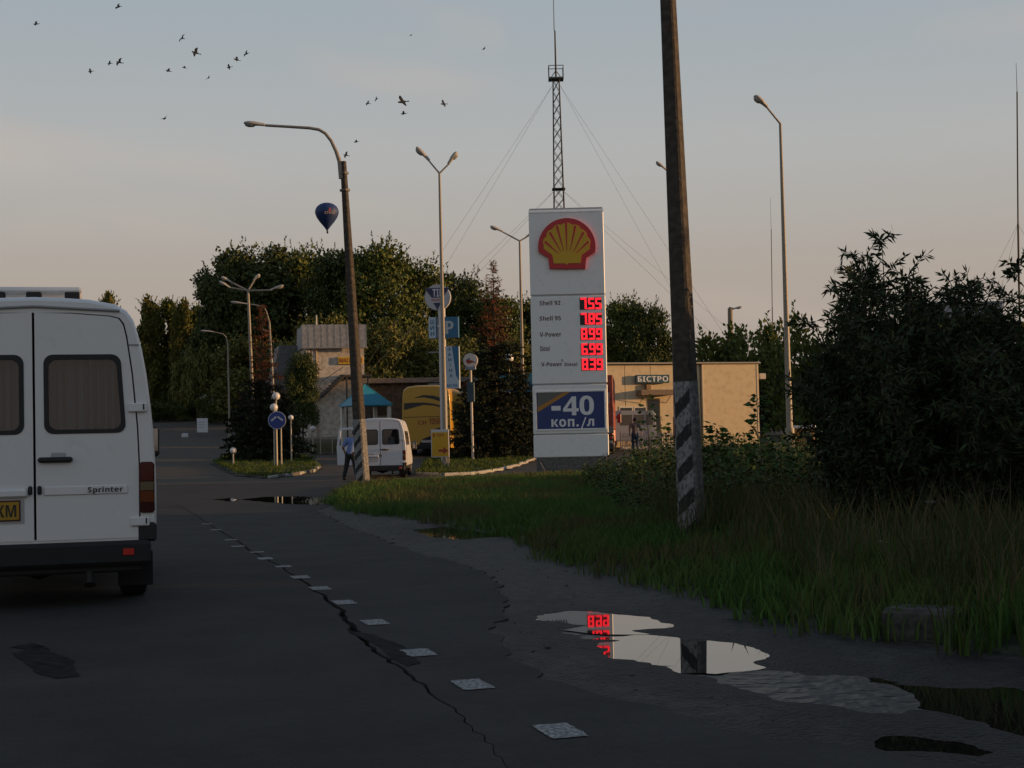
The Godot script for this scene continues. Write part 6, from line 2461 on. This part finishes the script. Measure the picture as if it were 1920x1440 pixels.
func windscreen(half: Array, sill: float, length: float) -> ArrayMesh:
	var m := MB.new()
	var top: float = half[half.size() - 1].y
	var y0: float = sill + (top - sill) * 0.50
	var y1: float = sill + (top - sill) * 0.93
	m.face([Vector3(-0.86, y0, -length + 0.83), Vector3(0.86, y0, -length + 0.83), Vector3(0.76, y1, -length + 1.63), Vector3(-0.76, y1, -length + 1.63)], Vector3(0, 0.6, -1))
	return m.mesh()

func build_vehicles() -> void:
	near_van()
	minibus()
	coach()
	lorry()
	small_van()

func near_van() -> void:
	var dirv := ray(161, 840)
	dirv.y = 0
	dirv = dirv.normalized()
	var yaw := atan2(-dirv.x, -dirv.z)
	var pos := stand(68, 1144, 12.85)
	var t := thing("white_van", "white van with curtained rear windows and a yellow licence plate", "van", pos, yaw)
	van(t, 1.0, 1.0, 5.55, car_paint(0.74, 0.74, 0.73), true)
	var hatch := part("roof_hatch", bx(Vector3(0.0, 2.745, -1.3), Vector3(0.78, 0.05, 0.8), 0.018), car_paint(0.74, 0.74, 0.73), t)
	for x in [-0.33, -0.02, 0.31]:
		part("hatch_block", bx(Vector3(x, 2.665, -1.0), Vector3(0.13, 0.12, 0.2), 0.01), mat(0.015, 0.015, 0.016, 0.7), hatch)
	part("roof_gutter", tb([Vector3(-0.70, 2.478, 0.012), Vector3(0, 2.515, 0.012), Vector3(0.70, 2.478, 0.012)], [0.012, 0.012, 0.012], 6), mat(0.3, 0.3, 0.3, 0.6), t)
	part("roof_seam", bx(Vector3(0.812, 2.19, 0.0), Vector3(0.085, 0.018, 0.012), 0.003), mat(0.35, 0.35, 0.35, 0.6), t)

func car_paint(r: float, g: float, b: float) -> StandardMaterial3D:
	var key := "paint %s %s %s" % [r, g, b]
	if mats.has(key):
		return mats[key]
	var m := rough_mat(r, g, b, 0.42, 2.2, 0.95, 160)
	m.clearcoat_enabled = true
	m.clearcoat = 0.35
	m.clearcoat_roughness = 0.12
	mats[key] = m
	return m

func minibus() -> void:
	var pos := stand(714, 896, 55.0)
	var t := thing("minibus", "white minibus parked at the kerb with its front door open", "minibus", pos, deg_to_rad(1))
	van(t, 0.94, 0.83, 5.2, car_paint(0.58, 0.60, 0.64), false)
	# open driver's door
	var hinge := Vector3(-0.93, 0.0, -3.95)
	var dm := MB.new()
	var outl := PackedVector2Array([Vector2(0, 0.45), Vector2(1.0, 0.45), Vector2(1.02, 1.15), Vector2(0.92, 1.85), Vector2(0.35, 1.9), Vector2(0.02, 1.2)])
	var win := PackedVector2Array([Vector2(0.14, 1.2), Vector2(0.92, 1.2), Vector2(0.85, 1.78), Vector2(0.42, 1.8)])
	dm.ring(outl, win, Vector2(0.6, 1.4), 0.03, -0.03, 60)
	dm.ring(outl, win, Vector2(0.6, 1.4), -0.03, -0.03, 60)
	var door := part("open_door", dm.mesh(), car_paint(0.58, 0.60, 0.64), t)
	door.transform = Transform3D(Basis(Vector3.UP, PI - deg_to_rad(10)), hinge)
	part("door_mirror", bx(Vector3(0.15, 1.25, 0.12), Vector3(0.2, 0.25, 0.1), 0.03), mat(0.015, 0.015, 0.015, 0.6), door)
	part("faded_lettering", bx(Vector3(-0.45, 0.86, 0.012), Vector3(0.48, 0.07, 0.006)), mat(0.32, 0.33, 0.36, 0.6), t)
	part("window_red_reflection", bx(Vector3(-0.4, 1.62, -0.3), Vector3(0.3, 0.05, 0.05)), mat(0.35, 0.02, 0.03, 0.5), t)  # coloured bar painted in for a red reflection in the rear window, no lamp

func coach() -> void:
	var d := 77.0
	var yaw := deg_to_rad(-3)
	var pos := stand(801, 851, d)
	var t := thing("yellow_coach", "yellow coach with black wavy stripes seen from behind beside the post", "coach", pos, yaw)
	var H := at(800, 722, d).y - pos.y
	var W := 1.24
	var prof := []
	for q in [[-1.0, 0.42], [-1.0, 0.7], [-1.0, 1.6], [-0.995, 2.4], [-0.97, H - 0.45], [-0.92, H - 0.2], [-0.78, H - 0.06], [-0.4, H], [0.4, H], [0.78, H - 0.06], [0.92, H - 0.2], [0.97, H - 0.45], [0.995, 2.4], [1.0, 1.6], [1.0, 0.7], [1.0, 0.42]]:
		prof.append(Vector2(q[0] * W, q[1]))
	var rows := []
	for s in [[-11.5, 0.9], [-11.3, 0.97], [-11.0, 1.0], [-0.3, 1.0], [-0.1, 0.99], [-0.02, 0.975], [0.0, 0.96]]:
		var row := []
		for p in prof:
			row.append(Vector3(p.x * s[1], 1.4 + (p.y - 1.4) * s[1], s[0]))
		rows.append(row)
	var m := MB.new()
	m.grid(rows)
	for e in [0, 6]:
		var face: Array = rows[e].duplicate()
		m.face(face, Vector3(0, 0, -1 if e == 0 else 1))
	var yel := car_paint(0.50, 0.27, 0.012)
	part("body", m.mesh(), yel, t)
	var black := mat(0.018, 0.016, 0.014, 0.35)
	var swoosh := func(pts: Array) -> void:
		var up := PackedVector2Array()
		var dn := PackedVector2Array()
		for q in pts:
			up.push_back(Vector2(q[0] * W, q[1] + q[2] / 2))
			dn.push_back(Vector2(q[0] * W, q[1] - q[2] / 2))
		dn.reverse()
		up.append_array(dn)
		part("stripe", pr(Array(up), 0.001, 0.006), black, t)
	swoosh.call([[-0.45, H - 0.62, 0.03], [-0.1, H - 0.55, 0.12], [0.3, H - 0.62, 0.18], [0.6, H - 0.75, 0.2], [0.9, H - 0.9, 0.16]])
	swoosh.call([[-0.9, H - 1.05, 0.34], [-0.6, H - 1.0, 0.28], [-0.1, H - 0.92, 0.12], [0.3, H - 0.98, 0.1], [0.7, H - 1.12, 0.08], [0.93, H - 1.2, 0.06]])
	swoosh.call([[0.1, 1.22, 0.03], [0.4, 1.36, 0.1], [0.7, 1.46, 0.12], [0.94, 1.5, 0.1]])
	part("groove", bx(Vector3(0, H - 1.58, 0.002), Vector3(W * 1.86, 0.035, 0.01)), mat(0.16, 0.085, 0.01, 0.5), t)
	var red := mat(0.26, 0.03, 0.012, 0.5)
	text("СН", 0.42, 0.2, red, t, Vector3(-0.22, 1.72, 0.002), "lettering", true, 0.008)
	text("10500", 0.66, 0.32, red, t, Vector3(0.45, 1.78, 0.002), "lettering", true, 0.008)
	part("engine_grille", pr([Vector2(-0.55, 0.42), Vector2(1.1, 0.42), Vector2(1.12, 1.25), Vector2(0.4, 1.12), Vector2(-0.2, 0.9)], 0.0, 0.012), mat(0.012, 0.012, 0.012, 0.8), t)
	part("licence_plate", bx(Vector3(-0.02, 0.78, 0.02), Vector3(0.5, 0.13, 0.015), 0.003), mat(0.4, 0.36, 0.36, 0.5), t)
	part("bumper", bx(Vector3(0, 0.5, 0.03), Vector3(2.3, 0.22, 0.14), 0.03), mat(0.012, 0.012, 0.012, 0.8), t)
	for s in [-1.0, 1.0]:
		part("tail_lamp", bx(Vector3(s * 1.02, 0.95, 0.01), Vector3(0.1, 0.35, 0.03), 0.01), mat(0.4, 0.38, 0.36, 0.3) if s < 0 else mat(0.2, 0.01, 0.01, 0.3), t)
		wheel(t, s * 1.05, 0.5, -3.0, 0.5, 0.32)
		wheel(t, s * 1.05, 0.5, -9.0, 0.5, 0.3)
		for i in 6:
			part("side_window", bx(Vector3(s * (W * 0.995), 2.35, -1.3 - i * 1.55), Vector3(0.03, 0.85, 1.45), 0.008), mat(0.015, 0.017, 0.02, 0.05), t)

func lorry() -> void:
	var d := 78.0
	var yaw := deg_to_rad(-4.5)
	var pos := stand(1106, 851, d)
	var t := thing("red_lorry", "lorry with a faded red tarpaulin box standing behind the price pylon", "truck", pos, yaw)
	var H := at(1150, 703, d).y - pos.y
	var tarp := rough_mat(0.36, 0.07, 0.045, 0.7, 3.0, 0.62, 171)
	var m := MB.new()
	m.box(Vector3(0, (H + 1.25) / 2, -4.0), Vector3(2.48, H - 1.25, 8.0), 0.04)
	part("tarpaulin", m.mesh(), tarp, t)
	for i in 5:
		part("lettering_bar", bx(Vector3(1.0 - i * 0.38, H - 1.15, 0.004), Vector3(0.10, 0.55 - 0.1 * (i % 2), 0.01)), mat(0.4, 0.3, 0.28, 0.7), t)
	for x in [-1.2, -0.4, 0.4, 1.2]:
		part("tarp_strap", bx(Vector3(x, 1.9, 0.008), Vector3(0.05, 1.0, 0.012)), mat(0.22, 0.12, 0.1, 0.7), t)
	part("tailboard", bx(Vector3(0, 1.22, -0.02), Vector3(2.46, 0.34, 0.08), 0.01), rough_mat(0.25, 0.24, 0.2, 0.7, 1.0, 0.6, 172), t)
	part("chassis", bx(Vector3(0, 0.95, -4.0), Vector3(1.0, 0.24, 7.8), 0.02), mat(0.02, 0.02, 0.02, 0.8), t)
	part("bumper_bar", bx(Vector3(0, 0.62, -0.05), Vector3(2.3, 0.14, 0.08), 0.01), mat(0.3, 0.29, 0.25, 0.6), t)
	for s in [-1.0, 1.0]:
		part("mud_flap", bx(Vector3(s * 0.95, 0.6, -0.55), Vector3(0.5, 0.62, 0.015)), rough_mat(0.12, 0.11, 0.1, 0.85, 0.6, 0.5, 173), t)
		part("tail_lamp", bx(Vector3(s * 1.05, 0.85, -0.02), Vector3(0.28, 0.12, 0.06), 0.01), mat(0.35, 0.02, 0.015, 0.3), t)
		wheel(t, s * 1.0, 0.5, -1.2, 0.5, 0.42)
		wheel(t, s * 1.0, 0.5, -7.2, 0.5, 0.3)
	var cab := MB.new()
	cab.box(Vector3(0, 1.7, -9.2), Vector3(2.4, 2.4, 2.0), 0.15)
	part("cab", cab.mesh(), mat(0.35, 0.02, 0.02, 0.4), t)
	for s in [-1.0, 1.0]:
		var mr := part("mirror", bx(Vector3(s * 1.42, 1.9, -9.6), Vector3(0.22, 0.5, 0.1), 0.03), mat(0.2, 0.015, 0.015, 0.4), t)
		part("mirror_arm", bx(Vector3(s * 1.26, 2.0, -9.6), Vector3(0.3, 0.04, 0.04)), mat(0.02, 0.02, 0.02, 0.6), mr)

func small_van() -> void:
	# pale blue-grey van parked along the front of the bistro
	var d := 89.0
	var pos := stand(1186, 846, d)
	var t := thing("grey_van", "pale blue-grey van parked sideways in front of the bistro", "van", pos, deg_to_rad(20))
	var side := PackedVector2Array([Vector2(-1.9, 0.4), Vector2(1.0, 0.4), Vector2(1.15, 0.55), Vector2(1.15, 1.9), Vector2(1.02, 2.12), Vector2(-1.0, 2.15), Vector2(-1.55, 1.5), Vector2(-2.3, 1.2), Vector2(-2.35, 0.6), Vector2(-2.25, 0.4)])
	var m := MB.new()
	m.prism(side, -0.85, 0.85, 0.05)
	part("body", m.mesh(), car_paint(0.16, 0.19, 0.25), t)
	for q in [[-1.1, 1.3, -0.35, 1.9], [-0.25, 1.3, 0.4, 1.9], [0.5, 1.3, 0.95, 1.9]]:
		part("side_window", bx(Vector3((q[0] + q[2]) / 2, (q[1] + q[3]) / 2, 0.855), Vector3(q[2] - q[0], q[3] - q[1], 0.015), 0.004), mat(0.05, 0.05, 0.045, 0.04), t)
	for x in [-1.6, 0.65]:
		for s in [-1.0, 1.0]:
			var holder := Node3D.new()
			var n := MB.new()
			n.xf = Transform3D(Basis(Vector3.RIGHT, PI / 2), Vector3(x, 0.31, s * 0.76))
			n.lathe([Vector2(0.2, -0.1), Vector2(0.29, -0.1), Vector2(0.31, -0.06), Vector2(0.31, 0.06), Vector2(0.29, 0.1), Vector2(0.2, 0.1)], 18)
			holder.free()
			part("wheel", n.mesh(), mat(0.018, 0.018, 0.018, 0.85), t)
	part("bumper", bx(Vector3(1.16, 0.5, 0), Vector3(0.1, 0.18, 1.6), 0.02), mat(0.02, 0.02, 0.02, 0.7), t)

# ---------------------------------------------------------------- people
# bones: [a, b, ra, rb]; smooth union meshed as surface nets
func skin(bones: Array, cell: float, blend: float) -> ArrayMesh:
	var lo := Vector3.INF
	var hi := -Vector3.INF
	for q in bones:
		var r: float = max(q[2], q[3]) + cell * 3
		for p in [q[0], q[1]]:
			lo = lo.min(p - Vector3.ONE * r)
			hi = hi.max(p + Vector3.ONE * r)
	var n := Vector3i(((hi - lo) / cell).ceil()) + Vector3i.ONE
	var sy := n.x
	var sz := n.x * n.y
	var f := PackedFloat32Array()
	f.resize(n.x * n.y * n.z)
	f.fill(1.0)
	for q in bones:
		var a: Vector3 = q[0]
		var b: Vector3 = q[1]
		var ab := b - a
		var L2: float = max(ab.length_squared(), 1e-9)
		var r: float = max(q[2], q[3]) + blend + cell * 2
		var i0 := Vector3i((((a.min(b) - Vector3.ONE * r) - lo) / cell).floor()).clamp(Vector3i.ZERO, n - Vector3i.ONE)
		var i1 := Vector3i((((a.max(b) + Vector3.ONE * r) - lo) / cell).ceil()).clamp(Vector3i.ZERO, n - Vector3i.ONE)
		for z in range(i0.z, i1.z + 1):
			for y in range(i0.y, i1.y + 1):
				for x in range(i0.x, i1.x + 1):
					var p := lo + Vector3(x, y, z) * cell
					var t := clampf((p - a).dot(ab) / L2, 0, 1)
					var d: float = p.distance_to(a + ab * t) - lerpf(q[2], q[3], t)
					var k := x + y * sy + z * sz
					var e := f[k]
					var h := clampf(0.5 + 0.5 * (e - d) / blend, 0, 1)
					f[k] = lerpf(e, d, h) - blend * h * (1.0 - h)
	var m := MB.new()
	var id := {}
	for z in n.z - 1:
		for y in n.y - 1:
			for x in n.x - 1:
				var k := x + y * sy + z * sz
				var c := [f[k], f[k + 1], f[k + sy], f[k + sy + 1], f[k + sz], f[k + sz + 1], f[k + sy + sz], f[k + sy + sz + 1]]
				var neg := 0
				for v in c:
					if v < 0:
						neg += 1
				if neg == 0 or neg == 8:
					continue
				var sum := Vector3()
				var cnt := 0
				for e in [[0, 1], [2, 3], [4, 5], [6, 7], [0, 2], [1, 3], [4, 6], [5, 7], [0, 4], [1, 5], [2, 6], [3, 7]]:
					var u: float = c[e[0]]
					var w: float = c[e[1]]
					if (u < 0) != (w < 0):
						var t := u / (u - w)
						var pa := Vector3(e[0] & 1, (e[0] >> 1) & 1, e[0] >> 2)
						var pb := Vector3(e[1] & 1, (e[1] >> 1) & 1, e[1] >> 2)
						sum += pa.lerp(pb, t)
						cnt += 1
				var g := Vector3(c[1] + c[3] + c[5] + c[7] - c[0] - c[2] - c[4] - c[6], c[2] + c[3] + c[6] + c[7] - c[0] - c[1] - c[4] - c[5], c[4] + c[5] + c[6] + c[7] - c[0] - c[1] - c[2] - c[3])
				id[k] = m.vert(lo + (Vector3(x, y, z) + sum / cnt) * cell, g.normalized())
	for z in range(1, n.z - 1):
		for y in range(1, n.y - 1):
			for x in range(1, n.x - 1):
				var k := x + y * sy + z * sz
				var ins := f[k] < 0
				for ax in 3:
					var step: int = [1, sy, sz][ax]
					if ins != (f[k + step] < 0):
						var u: int = [sy, sz, 1][ax]
						var w: int = [sz, 1, sy][ax]
						var q := [k, k - u, k - u - w, k - w]
						if id.has(q[0]) and id.has(q[1]) and id.has(q[2]) and id.has(q[3]):
							if ins:
								m.idx.append_array([id[q[0]], id[q[3]], id[q[2]], id[q[0]], id[q[2]], id[q[1]]])
							else:
								m.idx.append_array([id[q[0]], id[q[1]], id[q[2]], id[q[0]], id[q[2]], id[q[3]]])
	return m.mesh()

func hand_bones(wrist: Vector3, down: Vector3, fwd: Vector3, side: float) -> Array:
	# palm with four fingers and a thumb, slightly curled; fwd is the way the knuckles face
	var across := down.cross(fwd).normalized()
	var palm := wrist + down * 0.085
	var out := [[wrist, palm, 0.026, 0.034], [wrist + across * 0.02, palm + across * 0.028, 0.018, 0.02], [wrist - across * 0.02, palm - across * 0.028, 0.018, 0.02]]
	var lens := [0.068, 0.08, 0.075, 0.058]
	for i in 4:
		var b := palm + across * (0.03 - i * 0.02) * side
		var m: Vector3 = b + down * lens[i] * 0.5 - fwd * 0.006
		var e: Vector3 = m + (down * 0.85 - fwd * 0.5).normalized() * lens[i] * 0.5
		out.append([b, m, 0.0095, 0.009])
		out.append([m, e, 0.009, 0.0075])
	var tb0 := wrist + down * 0.03 + across * 0.028 * side
	var tm := tb0 + (down * 0.6 + across * 0.7 * side - fwd * 0.3).normalized() * 0.038
	out.append([tb0, tm, 0.013, 0.011])
	out.append([tm, tm + (down * 0.95 - fwd * 0.25).normalized() * 0.03, 0.011, 0.009])
	return out

func person(label: String, pos: Vector3, turn: float, J: Dictionary, shirt: Array, trousers: Array, hair: Array) -> void:
	var t := thing("person", label, "person", pos, turn)
	var sk := mat(0.30, 0.17, 0.11, 0.6)
	var body := [
		[J.pelvis, J.belly, 0.125, 0.115], [J.belly, J.chest, 0.115, 0.13], [J.chest + Vector3(-0.09, 0.05, 0), J.chest + Vector3(0.09, 0.05, 0), 0.10, 0.10],
		[J.chest, J.neck, 0.10, 0.055], [J.neck, J.head + Vector3(0, -0.06, 0), 0.052, 0.055],
		[J.head + Vector3(0, -0.02, 0.01), J.head + Vector3(0, 0.05, 0.0), 0.082, 0.092], [J.head + Vector3(0, -0.07, -0.045), J.head + Vector3(0, -0.02, -0.03), 0.05, 0.065]]
	for s in ["l", "r"]:
		var sg := -1.0 if s == "l" else 1.0
		body.append([J.chest + Vector3(sg * 0.12, 0.09, 0), J["sh" + s], 0.07, 0.062])
		body.append([J["sh" + s], J["el" + s], 0.055, 0.042])
		body.append([J["el" + s], J["wr" + s], 0.042, 0.028])
		body.append([J.pelvis + Vector3(sg * 0.08, -0.02, 0), J["kn" + s], 0.095, 0.062])
		body.append([J["kn" + s], J["an" + s], 0.058, 0.04])
		var toe: Vector3 = J["an" + s] + Vector3(0, -0.045, -0.17)
		body.append([J["an" + s] + Vector3(0, -0.035, 0.03), toe, 0.042, 0.034])
	var base := skin(body, 0.02, 0.035)
	var bd := part("body", base, sk, t)
	# face: nose, ears, brow and mouth, turned with the head
	var f := MB.new()
	var hc: Vector3 = J.head
	f.tube([hc + Vector3(0, 0.015, -0.085), hc + Vector3(0, -0.03, -0.108), hc + Vector3(0, -0.04, -0.09)], [0.01, 0.016, 0.01], 6)
	for s in [-1.0, 1.0]:
		f.tube([hc + Vector3(s * 0.085, 0.02, 0.01), hc + Vector3(s * 0.092, -0.005, 0.015), hc + Vector3(s * 0.085, -0.035, 0.01)], [0.012, 0.02, 0.01], 6)
	part("face_features", f.mesh(), sk, bd)
	var eyes := MB.new()
	for s in [-1.0, 1.0]:
		eyes.box(hc + Vector3(s * 0.033, 0.012, -0.082), Vector3(0.024, 0.012, 0.012), 0.004)
	eyes.box(hc + Vector3(0, -0.065, -0.092), Vector3(0.045, 0.008, 0.01), 0.003)
	part("eyes_and_mouth", eyes.mesh(), mat(0.06, 0.03, 0.025, 0.6), bd)
	for s in ["l", "r"]:
		var down: Vector3 = (J["wr" + s] - J["el" + s]).normalized()
		var sg := -1.0 if s == "l" else 1.0
		var fwd := Vector3(sg, 0, 0)
		fwd = (fwd - down * fwd.dot(down)).normalized()
		part("hand", skin(hand_bones(J["wr" + s], down, fwd, -1.0 if s == "l" else 1.0), 0.006, 0.008), sk, bd)
	# clothes
	var sh := [[J.pelvis + Vector3(0, 0.03, 0), J.belly, 0.148, 0.138], [J.belly, J.chest, 0.138, 0.15], [J.chest + Vector3(-0.10, 0.05, 0), J.chest + Vector3(0.10, 0.05, 0), 0.116, 0.116], [J.chest, J.neck + Vector3(0, -0.02, 0), 0.115, 0.07]]
	for s in ["l", "r"]:
		var sg := -1.0 if s == "l" else 1.0
		sh.append([J.chest + Vector3(sg * 0.12, 0.08, 0), J["sh" + s], 0.085, 0.08])
		sh.append([J["sh" + s], J["sh" + s].lerp(J["el" + s], 0.72), 0.078, 0.072])
	part("shirt", skin(sh, 0.02, 0.04), mat(shirt[0], shirt[1], shirt[2], 0.9), t)
	var tr := [[J.pelvis + Vector3(0, 0.06, 0), J.pelvis + Vector3(0, -0.04, 0), 0.14, 0.135]]
	var shoes := []
	for s in ["l", "r"]:
		var sg := -1.0 if s == "l" else 1.0
		tr.append([J.pelvis + Vector3(sg * 0.08, -0.02, 0), J["kn" + s], 0.112, 0.08])
		tr.append([J["kn" + s], J["an" + s] + Vector3(0, 0.02, 0), 0.08, 0.065])
		shoes.append([J["an" + s] + Vector3(0, -0.04, 0.04), J["an" + s] + Vector3(0, -0.055, -0.18), 0.05, 0.042])
	part("trousers", skin(tr, 0.02, 0.04), mat(trousers[0], trousers[1], trousers[2], 0.9), t)
	part("shoes", skin(shoes, 0.015, 0.01), mat(0.02, 0.018, 0.016, 0.6), t)
	part("hair", skin([[J.head + Vector3(0, 0.06, 0.02), J.head + Vector3(0, 0.02, 0.045), 0.09, 0.085]], 0.015, 0.02), mat(hair[0], hair[1], hair[2], 0.8), t)

func build_people() -> void:
	# man at the open door of the minibus, back to the camera, feet apart, leaning in to the right
	var V := func(x: float, y: float, z: float) -> Vector3: return Vector3(x, y, z)
	var p := stand(657, 897, 54.0)
	person("person in light blue shirt and dark trousers, back turned, at the minibus door", p, deg_to_rad(-10), {
		"pelvis": V.call(0.02, 0.93, 0.0), "belly": V.call(0.05, 1.08, -0.01), "chest": V.call(0.09, 1.30, -0.04), "neck": V.call(0.13, 1.49, -0.08), "head": V.call(0.16, 1.63, -0.11),
		"shl": V.call(-0.10, 1.40, -0.03), "shr": V.call(0.28, 1.38, -0.05), "ell": V.call(-0.24, 1.15, 0.03), "elr": V.call(0.44, 1.16, -0.14), "wrl": V.call(-0.22, 0.94, -0.14), "wrr": V.call(0.45, 1.05, -0.38),
		"knl": V.call(-0.14, 0.50, -0.03), "knr": V.call(0.17, 0.50, -0.03), "anl": V.call(-0.22, 0.095, 0.03), "anr": V.call(0.24, 0.095, 0.03)},
		[0.13, 0.20, 0.42], [0.016, 0.017, 0.018], [0.02, 0.015, 0.012])
	# man walking to the bistro
	p = stand(1191, 843, 84.0)
	person("person in a grey shirt and blue jeans walking towards the bistro", p, deg_to_rad(6), {
		"pelvis": V.call(0.0, 0.93, 0.0), "belly": V.call(0.0, 1.08, -0.01), "chest": V.call(0.0, 1.32, -0.03), "neck": V.call(0.01, 1.51, -0.05), "head": V.call(0.02, 1.65, -0.07),
		"shl": V.call(-0.20, 1.42, -0.02), "shr": V.call(0.20, 1.42, -0.02), "ell": V.call(-0.30, 1.15, 0.05), "elr": V.call(0.34, 1.18, -0.02), "wrl": V.call(-0.27, 0.93, -0.05), "wrr": V.call(0.42, 1.0, -0.2),
		"knl": V.call(-0.10, 0.50, -0.10), "knr": V.call(0.10, 0.50, 0.02), "anl": V.call(-0.11, 0.095, -0.02), "anr": V.call(0.12, 0.11, 0.16)},
		[0.13, 0.115, 0.11], [0.03, 0.055, 0.10], [0.02, 0.015, 0.012])
